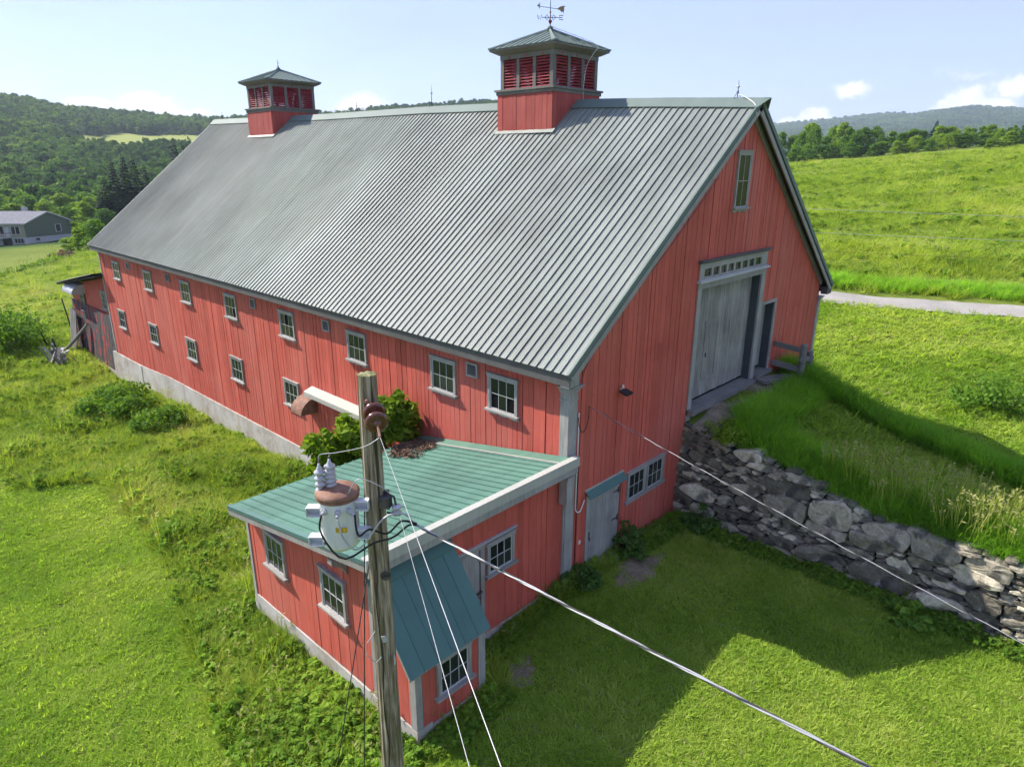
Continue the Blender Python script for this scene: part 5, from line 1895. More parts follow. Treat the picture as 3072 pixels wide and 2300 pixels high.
wire('cable_lead', hermite([tuple(TPX + t2 * .30 + Vector((0, 0, 6.33))), tuple(TPX + t2 * .34 + Vector((0, 0, 6.10))), tuple(PV + ploc(-.08, .22, 5.84)), tuple(PV + ploc(.10, .24, 5.80)), tuple(PV + ploc(.26, .24, 5.95)), tuple(sA + Vector((0, 0, .02)))]), .011, 'black_rubber', 'upper black cable looping from the transformer beside the pole', 6)
wire('cable_lead', hermite([tuple(TPX + t1 * .30 + Vector((0, 0, 6.32))), tuple(TPX + tl(.05, .33, 6.08)), tuple(TPX + tl(.20, .30, 5.96)), tuple(PV + ploc(.06, .24, 5.97)), tuple(PV + ploc(.24, .20, 6.02)), tuple(PV + ploc(.36, .2, 5.99))]), .010, 'aluminium', 'pale grey cable looping from the transformer middle terminal', 6)
wire('ground_lead', hermite([tuple(TPX + tl(.12, .14, 6.52)), tuple(PV + ploc(-.16, .16, 6.40)), tuple(PV + ploc(.05, .19, 6.34)), tuple(PV + ploc(.16, .14, 6.22))]), .005, 'aluminium', 'thin grey wire from the transformer lid to the bracket')
# guys on the left of the pole
wire('guy_wire', [PV + ploc(-.08, -.05, 6.62), Vector((-6.20, -.85, hz(-6.2, -.85) - .05))], .008, 'iron', 'dark guy wire just left of the pole, right one of two', 6)
wire('guy_wire', [PV + ploc(-.10, -.03, 5.35), Vector((-6.75, -.70, hz(-6.75, -.7) - .05))], .008, 'iron', 'dark guy wire just left of the pole, left one of two', 6)
# service drop to the barn corner
bA = Vector((.62, -.10, 4.42))
bB = Vector((-.9, -8.27, 3.85))
drop = sagline(bA, bA + (bB - bA) * 1.9, .16, 40)
cab = empty('barn_service_drop', tuple(bA), 'thin twisted wire running from the barn corner across the stone wall', 'cable')
for q, mt in enumerate(('aluminium', 'iron')):
    pts = []
    for i, p in enumerate(spline([tuple(v) for v in drop], 160)):
        t = i * .8 + q * math.pi
        pts.append(Vector(p) + Vector((math.cos(t), 0, math.sin(t))) * .006 - bA)
    MB().tube(pts, .0052, 5).build('strand', mt, cab, True)
wire('cable_loop', hermite([tuple(bA), (.60, -.11, 4.15), (.50, -.12, 3.92), (.36, -.12, 3.88), (.28, -.10, 4.05), (.27, -.09, 4.25)]), .010, 'black_rubber', 'dark cable loop at the barn corner post', 6)
wire('cable_conduit', hermite([(.285, -.085, 4.35), (.285, -.085, 3.5), (.275, -.085, 2.2), (.30, -.09, 1.92), (.46, -.09, 1.86), (.62, -.08, 2.08)], 40), .017, 'white_plastic', 'white conduit running down the barn corner to the stable door', 7)
wire('black_cord', hermite([(.33, -.08, 3.3), (.335, -.075, 2.4), (.33, -.075, 1.3), (.325, -.075, .2)], 20), .009, 'black_rubber', 'thin black cord hanging down the red boards by the barn corner', 5)
wire('lightning_cable', hermite([(.30, -.09, 4.98), (.55, -.09, 5.5), (1.4, -.16, 6.35), (3.2, -.33, 7.75), (5.2, -.34, 9.25)], 30), .008, 'iron', 'dark lightning cable climbing the near rake of the gable', 5)

# ------------------------------------------------------------------ weathervane and lightning rods
VX, VY, VZ = XR - .03, 6.94, 13.62
vane = empty('weathervane', (VX, VY, VZ), 'iron weathervane with copper arrow and letters on the big cupola', 'weathervane')
U = Vector((.72, -.69, 0)).normalized()          # arms lie square to the view
vp = lambda mb, nm, mt, sm=False: link(nm, mb.mesh(nm, mt, sm), vane)
vp(MB().tube([(0, 0, 0), (0, 0, .5), (0, 0, 1.1)], [.016, .013, .008], 7), 'rod', 'iron')
vp(MB().lathe([(.0, .10), (.03, .13), (.062, .19), (.05, .22), (.0, .25)], 12), 'ball', 'vane_red', True)
vp(MB().lathe([(.0, .40), (.03, .43), (.03, .46), (.0, .49)], 10), 'ball', 'vane_red', True)
k = MB().tube([U * -.27 + Vector((0, 0, .30)), U * .27 + Vector((0, 0, .30))], .010, 6)
V2 = Vector((-U.y, U.x, 0))
k.tube([V2 * -.27 + Vector((0, 0, .30)), V2 * .27 + Vector((0, 0, .30))], .010, 6)
for sg in (-1, 1):
    for s2 in (-1, 1):
        k.tube([U * (sg * .05) + Vector((0, 0, .30)), U * (sg * .10) + Vector((0, 0, .30 + s2 * .075)), U * (sg * .17) + Vector((0, 0, .30))], .010, 6)
vp(k, 'direction_arms', 'iron')


def letter(strokes, c, size, nm):
    k = MB()
    for st in strokes:
        k.tube([U * (c + (x_ - .5) * size) + Vector((0, 0, .30 + (z_ - .5) * size)) for x_, z_ in st], .012, 5)
    vp(k, nm, 'iron')


letter([[(0, 1), (.25, 0), (.5, .7), (.75, 0), (1, 1)]], -.34, .13, 'letter_w')
letter([[(1, 1), (0, 1), (0, 0), (1, 0)], [(0, .5), (.8, .5)]], .35, .12, 'letter_e')
zz = .56
k = MB().tube([U * -.38 + Vector((0, 0, zz + .05)), U * .25 + Vector((0, 0, zz - .02))], .009, 6)
vp(k, 'arrow_shaft', 'copper_patina')
tail = [(.20, -.015), (.33, .06), (.47, .075), (.43, .02), (.44, -.03), (.41, -.14), (.38, -.085), (.35, -.115), (.31, -.06)]
k = MB().prism([tuple(U * a + Vector((0, 0, zz + b))) for a, b in tail], tuple(V2 * .012))
vp(k, 'arrow_tail', 'copper_patina')
head = [(-.43, .07), (-.37, .11), (-.335, .155), (-.335, .07), (-.335, -.04), (-.37, .03)]
k = MB().prism([tuple(U * a + Vector((0, 0, zz + b))) for a, b in head], tuple(V2 * .012))
vp(k, 'arrow_head', 'copper_patina')


def rod(x_, y_, z_, h, ball, label, mat='iron'):
    e = empty('lightning_rod', (x_, y_, z_), label, 'lightning rod', 'lightning rods along the roof ridges')
    link('rod', MB().tube([(0, 0, 0), (0, 0, h * .6), (0, 0, h)], [.014, .011, .004], 6).mesh('rod', mat), e)
    if ball:
        link('ball', MB().lathe([(.0, h * .52), (.035, h * .56), (.045, h * .61), (.035, h * .66), (.0, h * .70)], 10).mesh('ball', 'white_plastic', True), e)
    k = MB()
    for t in range(3):
        a = t * 2.1 + .4
        k.tube([(.10 * math.cos(a), .10 * math.sin(a), -.04), (0, 0, .16)], .008, 5)
    link('tripod', k.mesh('tripod', mat), e)


rod(XR, .40, zr(.4) + .06, .42, True, 'short lightning rod with tripod foot near the gable peak')
rod(XR, 12.9, zr(12.9) + .06, .75, True, 'tallest lightning rod on the ridge midway between the cupolas')
rod(XR, 17.95, zr(17.95) + .06, .40, True, 'lightning rod on the ridge in front of the cloud')
rod(XR, 31.3, zr(31.3) + .06, .38, False, 'lightning rod at the far end of the roof ridge')
rod(XR + .10, 24.62, 13.93, .42, True, 'lightning rod on the peak of the far cupola')
wire('lightning_cable', hermite([(XR - .05, .35, zr(.4) + .12), (XR - .12, .05, zr(0) + .02), (XR - .28, -.25, zr(0) - .16), (XR - .33, -.34, zr(0) - .42)], 16), .014, 'white_plastic', 'pale cable looping from the rod down the gable peak', 6)
wire('lightning_cable', hermite([(XR + .0, 6.9, 13.66), (XR + .5, 5.9, 13.25), (XR + .62, 5.52, 13.02), (XR + .52, 5.60, 12.82), (XR + .30, 5.70, 12.4), (XR + .22, 5.72, 11.7), (XR + .22, 5.70, 11.45)], 30), .009, 'white_plastic', 'thin pale cable running down the big cupola', 5)

# floodlight on the gable
fl = empty('floodlight', (1.90, -.04, 4.50), 'small black solar floodlight on the red gable boards', 'light fixture')
link('arm', MB().tube([(0, 0, .0), (0, -.10, .06)], .018, 6).mesh('arm', 'white_plastic'), fl)
link('sensor', MB().box(-.02, .02, -.09, -.05, .04, .12).mesh('sensor', 'white_plastic'), fl)
k = MB().hexa([(-.12, -.06, -.04), (.16, -.06, -.04), (.16, -.26, -.10), (-.12, -.26, -.10)], [(-.12, -.06, .0), (.16, -.06, .0), (.16, -.26, -.06), (-.12, -.26, -.06)])
link('lamp_head', k.mesh('lamp_head', 'lamp_black'), fl)
# ------------------------------------------------------------------ neighbour's house down the slope
def at(px, py, t):
    p = CAM_C + pix(px, py) * t
    return p


hp = at(86, 732, 140)
HX, HY = hp.x, hp.y
HZ = hz(HX, HY) - .1
dv = Vector((HX - CAM_C.x, HY - CAM_C.y, 0)).normalized()
rv = Vector((dv.y, -dv.x, 0))
ga = R(30)
gdir = rv * math.cos(ga) + dv * math.sin(ga)          # along the gable wall
ldir = -rv * math.sin(ga) + dv * math.cos(ga)         # along the long wall (to the left, away)
ldir = (-rv * math.cos(R(32)) + dv * math.sin(R(32)))
house = empty('house', (HX, HY, HZ), 'green sided ranch house with grey shingle roof and raised deck downhill', 'house')
HM = Matrix(((gdir.x, ldir.x, 0, 0), (gdir.y, ldir.y, 0, 0), (0, 0, 1, 0), (0, 0, 0, 1)))


def hpart(mb, nm, mt, parent=None):
    me = mb.mesh(nm, mt)
    me.transform(HM)
    return link(nm, me, parent or house)


GW, GL, HB, HE, HA = 9.6, 15.0, 1.5, 4.45, 6.5       # gable width, length, block height, eave, apex
hpart(MB().box(.05, GW - .05, .05, GL, -3, HB), 'basement_wall', 'block_grey')
hpart(MB().prism([(0, 0, HB), (GW, 0, HB), (GW, 0, HE), (GW / 2, 0, HA), (0, 0, HE)], (0, .2, 0)), 'gable_wall', 'siding_green')
hpart(MB().box(0, .2, .201, GL, HB, HE), 'side_wall', 'siding_tan')
hpart(MB().box(GW - .2, GW, .201, GL, HB, HE), 'side_wall', 'siding_green')
hpart(MB().prism([(0, GL - .2, HB), (GW, GL - .2, HB), (GW, GL - .2, HE), (GW / 2, GL - .2, HA), (0, GL - .2, HE)], (0, .2, 0)), 'gable_wall', 'siding_green')
rf = None
for sg in (0, 1):
    xe, xr = (-.45, GW / 2) if sg == 0 else (GW + .45, GW / 2)
    ze = HE - .19
    k = MB().hexa([(xe, -.35, ze), (xe, GL + .4, ze), (xr, GL + .4, HA), (xr, -.35, HA)], [(xe, -.35, ze + .14), (xe, GL + .4, ze + .14), (xr, GL + .4, HA + .14), (xr, -.35, HA + .14)])
    rf = hpart(k, 'roof', 'shingle')
    k = MB().hexa([(xe, -.40, ze - .12), (xe, -.345, ze - .12), (xr, -.345, HA - .12), (xr, -.40, HA - .12)], [(xe, -.40, ze + .15), (xe, -.345, ze + .15), (xr, -.345, HA + .15), (xr, -.40, HA + .15)])
    hpart(k, 'bargeboard', 'white_paint')
k = MB().box(-.50, -.452, -.35, GL + .4, HE - .28, HE - .03)
hpart(k, 'gutter', 'white_paint')
hpart(MB().box(GW * .62, GW * .62 + .7, 5.4, 6.1, HE, HA + .9), 'chimney', 'block_grey')


def hwin(u0, u1, z0, z1, face, panes=1):
    """face 'g': on the gable wall; 's': on the side wall"""
    d = .09
    k = MB()
    e = .12
    if face == 'g':
        k.box(u0 - e, u0, -d, .0, z0 - e, z1 + e)
        k.box(u1, u1 + e, -d, .0, z0 - e, z1 + e)
        k.box(u0, u1, -d, .0, z0 - e, z0)
        k.box(u0, u1, -d, .0, z1, z1 + e)
        o = hpart(k, 'window', 'white_paint')
        for q in range(panes):
            a, b = u0 + (u1 - u0) * q / panes + .03, u0 + (u1 - u0) * (q + 1) / panes - .03
            hpart(MB().box(a, b, -.04, -.005, z0, z1), 'pane', 'glass', o)
    else:
        k.box(-d, .0, u0 - e, u0, z0 - e, z1 + e)
        k.box(-d, .0, u1, u1 + e, z0 - e, z1 + e)
        k.box(-d, .0, u0, u1, z0 - e, z0)
        k.box(-d, .0, u0, u1, z1, z1 + e)
        for q in range(1, panes):
            c = u0 + (u1 - u0) * q / panes
            k.box(-d * .8, .0, c - .06, c + .06, z0, z1)
        o = hpart(k, 'window', 'white_paint')
        for q in range(panes):
            a, b = u0 + (u1 - u0) * q / panes + .07, u0 + (u1 - u0) * (q + 1) / panes - .07
            hpart(MB().box(-.04, -.005, a, b, z0, z1), 'pane', 'glass', o)


hwin(6.3, 7.3, 2.25, 3.7, 'g')
hwin(1.6, 2.5, .75, 1.2, 'g', 2)
hwin(1.2, 2.9, 2.2, 3.75, 's', 2)
hwin(4.4, 6.9, 2.2, 3.8, 's', 3)
hwin(.8, 2.6, .35, 1.25, 's', 3)
hpart(MB().box(-.09, 0, 3.3, 4.1, 1.7, 3.7), 'door', 'white_paint')
hpart(MB().box(-.07, .0, 3.2, 5.0, -.1, 1.45), 'basement_door', 'glass')
dk = hpart(MB().box(-3.0, -.02, 2.9, 12, 1.42, 1.66), 'deck', 'white_paint')
for u in (3.1, 6.0, 9.0, 11.8):
    hpart(MB().box(-2.9, -2.7, u, u + .2, -2.0, 2.5), 'deck_post', 'deck_red', dk)
hpart(MB().box(-2.95, -2.85, 3.0, 11.9, 2.4, 2.5), 'handrail', 'deck_red', dk)
hpart(MB().box(-2.93, -2.89, 5.2, 7.6, 1.72, 2.38), 'deck_panel', 'deck_red', dk)
hpart(MB().box(-2.85, -.1, 3.0, 3.1, 2.4, 2.5), 'handrail', 'deck_red', dk)

# rusting hay rake in the meadow
ip = at(185, 762, 100)
iz = hz(ip.x, ip.y)
imp = empty('hay_rake', (ip.x, ip.y, iz), 'rusty orange farm implement left in the meadow below the house', 'farm implement')
k = MB().bar((-1.9, 0, .75), (1.9, .1, .75), .18, .18)
k.bar((-1.2, -.6, .6), (-.3, .9, .8), .12, .12)
k.bar((1.2, -.6, .6), (.3, .9, .8), .12, .12)
k.bar((0, .1, .75), (0, -1.6, .5), .12, .12)
link('frame', k.mesh('frame', 'orange_rust'), imp)
link('gearbox', MB().box(-.45, .45, -.35, .4, .55, 1.25).lathe([(.3, 0), (.34, .1), (.2, .3)], 12, (0, 0, 1.25)).mesh('gearbox', 'orange_rust'), imp)
for sx in (-1, 1):
    w_ = MB().lathe([(.25, -.09), (.47, -.10), (.50, 0), (.47, .10), (.25, .09)], 18)
    o = link('wheel', w_.mesh('wheel', 'black_rubber', True), imp)
    o.matrix_local = Matrix.Translation((sx * 1.6, .2, .5)) @ Matrix.Rotation(math.pi / 2, 4, 'Y')
    h = MB().lathe([(.0, -.07), (.2, -.06), (.2, .06), (.0, .07)], 12)
    link('hub', h.mesh('hub', 'white_paint'), o)
    for q in range(2):
        c = MB().lathe([(.55, 0), (.62, .02), (.60, .04)], 18)
        oo = link('tine_wheel', c.mesh('tine_wheel', 'rust'), imp)
        oo.matrix_local = Matrix.Translation((sx * (.55 + q * .7), -.55 + q * .25, .62)) @ Matrix.Rotation(1.2, 4, 'X') @ Matrix.Rotation(.5 * sx, 4, 'Y')

# farm power lines over the hay field
for q, (pa, pb, r_, lb) in enumerate((((2430, 615), (3072, 640), .022, 'uppermost'), ((2445, 686), (3072, 713), .022, 'second'), ((2460, 742), (3072, 770), .012, 'third'), ((2470, 766), (3072, 792), .012, 'lowest'))):
    t = 44 + q * .5
    a, b = at(pa[0], pa[1], t), at(pb[0], pb[1], t - 3)
    d = b - a
    wire('power_line', sagline(a - d * 2.5, b + d * 1.5, 0.25, 24), r_ * .62, 'aluminium' if q < 2 else 'iron', f'{lb} of the four power lines strung across the hay field', 5, 'power lines over the hay field')


# ------------------------------------------------------------------ trees and bushes that stand as individuals
def leaf_mesh(name, mat, clumps, per, leaf, seed, spread=.55, flat=.6, aspect=1.0):
    """clumps: list of (x,y,z,r).  quads spread through each clump's volume"""
    rg = np.random.default_rng(seed)
    C = np.array(clumps)
    n = len(C) * per
    ci = np.repeat(np.arange(len(C)), per)
    d = rg.normal(size=(n, 3))
    d /= np.linalg.norm(d, axis=1, keepdims=True)
    rad = C[ci, 3] * rg.uniform(.35, 1.0, n) ** spread
    P = C[ci, :3] + d * rad[:, None] * np.array([1, 1, flat])
    nrm = d * .7 + rg.normal(size=(n, 3)) * .55 + np.array([0, 0, .35])
    nrm /= np.linalg.norm(nrm, axis=1, keepdims=True)
    t = np.cross(nrm, rg.normal(size=(n, 3)))
    t /= np.linalg.norm(t, axis=1, keepdims=True)
    b = np.cross(nrm, t)
    s = leaf * rg.uniform(.6, 1.35, n)[:, None]
    V = np.stack([P - t * s * .5 * aspect, P + b * s * .32, P + t * s * .5 * aspect, P - b * s * .32], 1).reshape(-1, 3)
    F = np.arange(n * 4).reshape(-1, 4)
    return quick(V, F, name, mat)


def decid_clumps(seed, h, wid, low=.12, n=26):
    rg = random.Random(seed)
    out = []
    for q in range(n):
        u = rg.random()
        z = h * (low + (1 - low) * (u ** .9))
        v_ = (z / h - low) / (1 - low)
        k = (1 - .72 * v_ ** 2.2) * (.55 + .45 * min(1, v_ * 3.5))
        a = rg.uniform(0, 6.283)
        r_ = wid * .5 * k * math.sqrt(rg.uniform(.05, 1.0)) * .85
        out.append((r_ * math.cos(a), r_ * math.sin(a), z * .93, wid * rg.uniform(.13, .24)))
    out.append((0, 0, h * .93, wid * .15))
    return out


def spruce_mesh(name, seed, h=12.0, wid=4.6, mat='needle', layers=24, per=15):
    rg = np.random.default_rng(seed)
    V, F = [], []
    for q in range(layers):
        u = q / (layers - 1)
        z = h * (.06 + .92 * u)
        r_ = wid * .5 * (1 - u) ** .85 * rg.uniform(.8, 1.12) + .12
        for s in range(max(5, int(per * (1 - u * .55)))):
            a = rg.uniform(0, 6.283)
            ln = r_ * rg.uniform(.65, 1.12)
            w = .22 * ln + .16
            dx, dy = math.cos(a), math.sin(a)
            z1 = z - ln * rg.uniform(.18, .42)
            k = len(V)
            V += [(dx * .05, dy * .05, z + .12), (dx * ln * .6 - dy * w, dy * ln * .6 + dx * w, (z + z1) / 2 - .05), (dx * ln, dy * ln, z1 + .08), (dx * ln * .6 + dy * w, dy * ln * .6 - dx * w, (z + z1) / 2 - .05)]
            F.append((k, k + 1, k + 2, k + 3))
            V += [(dx * ln * .25, dy * ln * .25, z + .02), (dx * ln * .62, dy * ln * .62, (z + z1) / 2 + .16), (dx * ln * .98, dy * ln * .98, z1 - .05), (dx * ln * .6, dy * ln * .6, (z + z1) / 2 - .28)]
            F.append((k + 4, k + 5, k + 6, k + 7))
    return quick(V, F, name, mat)


CROWN = {}
for fl, mt in (('g', 'leaf_green'), ('l', 'leaf_light'), ('d', 'leaf_dark')):
    CROWN[fl] = [leaf_mesh('crown', mt, decid_clumps(s, 10, w, lw, 44), 60, .55, s, .5, .8) for s, w, lw in ((1, 6.0, .10), (2, 5.0, .06), (3, 7.0, .14), (4, 4.2, .05))]
SPR = [spruce_mesh('crown', s) for s in (1, 2, 3)]


def trunk_mesh(h, r_, seed, limbs=5):
    rg = random.Random(seed)
    m = MB().tube([(0, 0, -.4), (.05, 0, h * .35), (-.05, .08, h * .7), (.02, 0, h * .93)], [r_ * 1.25, r_, r_ * .6, r_ * .15], 7)
    for q in range(limbs):
        a = rg.uniform(0, 6.28)
        z = h * rg.uniform(.25, .65)
        ln = h * rg.uniform(.14, .26)
        m.tube([(0, 0, z), (math.cos(a) * ln * .6, math.sin(a) * ln * .6, z + ln * .5), (math.cos(a) * ln, math.sin(a) * ln, z + ln)], [r_ * .5, r_ * .3, r_ * .1], 5)
    return m.mesh('trunk', 'bark')


TRUNK = [trunk_mesh(10, .17, s) for s in (1, 2)]
TRUNK_S = trunk_mesh(12, .16, 9, 0)
ORD = ['first', 'second', 'third', 'fourth', 'fifth', 'sixth', 'seventh', 'eighth', 'ninth', 'tenth', 'eleventh', 'twelfth', 'thirteenth', 'fourteenth', 'fifteenth', 'sixteenth', 'seventeenth', 'eighteenth', 'nineteenth', 'twentieth',
       'twenty-first', 'twenty-second', 'twenty-third', 'twenty-fourth', 'twenty-fifth', 'twenty-sixth', 'twenty-seventh', 'twenty-eighth', 'twenty-ninth', 'thirtieth', 'thirty-first', 'thirty-second', 'thirty-third', 'thirty-fourth']


def tree(name, p, h, wid, kind, label, group, rz, cat='tree', sink=.2):
    e = empty(name, (p[0], p[1], p[2] - sink), label, cat, group)
    e.rotation_euler.z = rz
    if kind == 's':
        c, tk, bh, bw = SPR[int(rz * 10) % 3], TRUNK_S, 12.0, 4.6
    else:
        i = int(rz * 10) % 4
        c, tk, bh, bw = CROWN[kind][i], TRUNK[i % 2], 10.0, (6.0, 5.0, 7.0, 4.2)[i]
    s = (wid / bw, wid / bw, h / bh)
    for nm, me in (('trunk', tk), ('crown', c)):
        o = link(nm, me, e)
        o.scale = s
    return e


rt = random.Random(14)
row = []
for q in range(32):
    px = 2345 + q * 24.5 + rt.uniform(-7, 7)
    base_t = 208 + rt.uniform(0, 22)
    top = rt.choice((0, 0, 12, 22)) + np.interp(px, [2345, 2420, 2500, 2560, 2640, 2720, 2800, 2870, 2950, 3090], [400, 378, 372, 376, 388, 374, 366, 386, 392, 388]) + rt.uniform(-8, 16)
    row.append((px, base_t, top, 'g' if rt.random() < .62 else ('l' if rt.random() < .5 else 'd')))
for q, (px, t, top, kd) in enumerate(row):
    if q in (18, 27, 29, 30):
        kd = 's' if q == 18 else 'd'
    p = at(px, 470, t)
    z = hz(p.x, p.y)
    zt = (CAM_C + pix(px, top) * t).z
    h = max(6.5, (zt - z) * 1.06)
    tree('hedgerow_tree' if kd != 's' else 'spruce_tree', (p.x, p.y, z), h, h * rt.uniform(.55, .80), kd, f'{ORD[q]} tree from the left in the tree line above the hay field', 'tree line above the hay field', rt.uniform(0, 6.28))
for q in range(22):
    px = 2350 + q * 33 + rt.uniform(-10, 10)
    t = rt.uniform(198, 206)
    p = at(px, 470, t)
    z = hz(p.x, p.y)
    tree('hedgerow_bush', (p.x, p.y, z), rt.uniform(3.0, 5.2), rt.uniform(3.6, 5.5), rt.choice('ggl'), f'{ORD[q]} low bush from the left along the foot of the tree line', 'bushes at the foot of the tree line', rt.uniform(0, 6.28), 'bush')
for q, (px, py, t, h, w, lb) in enumerate(((2965, 455, 178, 3.2, 2.8, 'left green bush of the clump on the hay field crest'), (3025, 450, 180, 4.6, 5.0, 'yellow green round bush on the hay field crest'), (2995, 458, 177, 2.2, 4.0, 'low bush between two others on the hay field crest'))):
    p = at(px, py, t)
    tree('field_bush', (p.x, p.y, hz(p.x, p.y)), h, w, 'l', lb, 'bushes on the hay field crest', 1.1 + q, 'bush')
# spruces and broadleaves behind the house
for q, (px, top, t, w) in enumerate(((322, 530, 150, 4.6), (352, 486, 154, 5.2), (386, 470, 158, 5.2), (416, 478, 163, 5.0), (446, 500, 168, 5.0), (300, 575, 148, 4.0), (545, 425, 215, 6.0), (570, 436, 222, 6.0))):
    p = at(px, 600, t)
    z = hz(p.x, p.y)
    h = (CAM_C + pix(px, top) * t).z - z
    lb = f'{ORD[q if q < 5 else 0]} dark spruce from the left behind the far barn corner' if q < 5 else ('short dark spruce left of the tall spruces' if q == 5 else ('left' if q == 6 else 'right') + ' dark spruce tip rising beside the far roof edge')
    tree('spruce_tree', (p.x, p.y, z), h * 1.06, w * 1.6, 's', lb, 'dark spruces beyond the barn', rt.uniform(0, 6.28))
wv = 0
for q in range(20):
    px = -90 + q * 23 + rt.uniform(-8, 8)
    t = rt.uniform(172, 205)
    p = at(px, 640, t)
    z = hz(p.x, p.y)
    h = (CAM_C + pix(px, rt.uniform(572, 606)) * t).z - z
    tree('valley_tree', (p.x, p.y, z), max(5, h), rt.uniform(6.5, 9.5), rt.choice('llg'), f'{ORD[q]} light green tree from the left behind the house', 'light green trees behind the house', rt.uniform(0, 6.28))
for q in range(16):
    px = -60 + q * 34 + rt.uniform(-8, 8)
    t = rt.uniform(222, 265)
    p = at(px, 640, t)
    z = hz(p.x, p.y)
    h = (CAM_C + pix(px, rt.uniform(548, 585)) * t).z - z
    tree('valley_tree', (p.x, p.y, z), max(6, h), rt.uniform(6.5, 9.5), rt.choice('lgd'), f'{ORD[q]} tree from the left in the second row behind the house', 'second row of trees behind the house', rt.uniform(0, 6.28))
for px, t, top, w, kd, lb in ((215, 118, 706, 4.6, 'l', 'round light green bush right of the house'), (262, 110, 664, 5.4, 'l', 'tall pale willow bush by the far roof corner'), (300, 108, 650, 5.6, 'g', 'big bush touching the far eave corner of the barn'), (290, 106, 720, 4.5, 'g', 'lower bush just left of the far eave corner'),
                           (225, 165, 612, 7.0, 'g', 'green tree right of the house'), (270, 160, 600, 7.5, 'l', 'light green tree in front of the spruces'), (330, 130, 620, 7.0, 'd', 'dark tree half hidden by the far roof corner')):
    p = at(px, 740, t)
    z = hz(p.x, p.y)
    h = (CAM_C + pix(px, top) * t).z - z
    tree('bush' if h < 7 else 'tree', (p.x, p.y, z), max(2.2, h), w, kd, lb, None, rt.uniform(0, 6.28), 'bush' if h < 7 else 'tree')


def bush(name, x, y, z, h, w, mat, leaf, n, per, seed, label, cat='bush', aspect=1.0, group=None, stems=5, flat=.8, spread=.6):
    rg = random.Random(seed)
    e = empty(name, (x, y, z), label, cat, group)
    cl = []
    for q in range(n):
        a, r_ = rg.uniform(0, 6.28), w * .5 * math.sqrt(rg.random()) * .85
        top_ = h * (1 - .55 * (r_ / (w * .5)) ** 2)
        cl.append((r_ * math.cos(a), r_ * math.sin(a), top_ * rg.uniform(.25, .95), w * rg.uniform(.10, .19)))
    link('foliage', leaf_mesh('foliage', mat, cl, per, leaf, seed, spread, flat, aspect), e)
    m = MB()
    for q in range(stems):
        c = cl[q]
        m.tube([(c[0] * .2, c[1] * .2, -.15), (c[0] * .5, c[1] * .5, c[2] * .5), c[:3]], [.03, .022, .008], 5)
    link('stem', m.mesh('stem', 'bark'), e)
    return e


# shrubs close to the barn
bush('shrub', -2.6, 24.2, hz(-2.6, 24.2), 1.35, 3.6, 'leaf_green', .16, 46, 70, 1, 'dark leafy shrub in the weeds beside the long wall', aspect=1.1)
bush('shrub', -1.9, 20.6, hz(-1.9, 20.6), 1.0, 2.4, 'leaf_green', .14, 26, 60, 2, 'smaller leafy shrub near the middle of the foundation', aspect=1.1)
bush('shrub', -3.9, 42.5, hz(-3.9, 42.5), 3.0, 6.0, 'leaf_green', .20, 90, 70, 3, 'large round bush at the left picture edge')
bush('shrub', -5.6, 37.6, hz(-5.6, 37.6), 1.8, 3.2, 'leaf_light', .20, 30, 60, 13, 'low light bush in front of the large left edge bush')
bush('shrub', 19.3, -5.5, hz(19.3, -5.5), 1.1, 3.2, 'leaf_green', .13, 34, 70, 4, 'weedy bush on the lawn at the right picture edge')
bush('door_weed', 2.15, -.42, hz(2.15, -.42), .95, .85, 'leaf_dark', .10, 22, 60, 5, 'tall weed clump right of the stable door', 'weeds')
bush('corner_weed', .25, -.42, hz(.25, -.42), .55, 1.0, 'leaf_dark', .09, 18, 60, 6, 'weed clump at the foot of the barn corner post', 'weeds')
bush('burdock', 4.45, -6.3, hz(4.45, -6.3), .40, 1.1, 'leaf_green', .24, 12, 26, 7, 'broad leaved burdock at the foot of the stone wall', 'weeds', flat=.5)
bush('burdock', 4.75, -1.1, hz(4.75, -1.1), .6, 1.2, 'leaf_dark', .16, 18, 40, 8, 'weeds in the corner where stone wall meets gable', 'weeds', flat=.6)
bush('vine', 5.45, -1.2, 2.45, .6, 1.3, 'leaf_light', .07, 22, 80, 9, 'yellow green creeper over the top of the stone wall', 'vine', flat=.7)
# sapling growing between barn wall and annex roof
sap = empty('sapling', (-1.55, 6.3, hz(-1.55, 6.3)), 'bright green leafy sapling growing over the back of the annex roof', 'sapling')
rg = random.Random(8)
cl = []
for q in range(44):
    a, r_ = rg.uniform(0, 6.28), math.sqrt(rg.random())
    cl.append((-.55 + .80 * r_ * math.cos(a), -.25 + .55 * r_ * math.sin(a), 2.55 + 1.35 * rg.random() * (1 - .35 * r_ * r_), .20 + .14 * rg.random()))
for q in range(46):
    a, r_ = rg.uniform(0, 6.28), math.sqrt(rg.random())
    cl.append((.80 + .55 * r_ * math.cos(a), -.85 + .50 * r_ * math.sin(a), 3.15 + 1.25 * rg.random() * (1 - .35 * r_ * r_), .20 + .13 * rg.random()))
for q in range(16):
    cl.append((.1 + .7 * rg.uniform(-1, 1), -.5 + .4 * rg.uniform(-1, 1), 2.7 + .7 * rg.random(), .22))
link('foliage', leaf_mesh('foliage', 'sapling_leaf', cl, 36, .21, 5, .7, .9, 1.5), sap)
m = MB()
for q in range(0, 100, 7):
    c = cl[q]
    m.tube([(c[0] * .1, c[1] * .1, -.3), (c[0] * .4, c[1] * .4, c[2] * .55), c[:3]], [.035, .025, .008], 6)
link('stem', m.mesh('stem', 'bark'), sap)
dl = empty('leaf_litter', (-.75, 4.2, aroof(4.2) + .03), 'drift of dead brown leaves on the annex roof by the sapling', 'leaf litter')
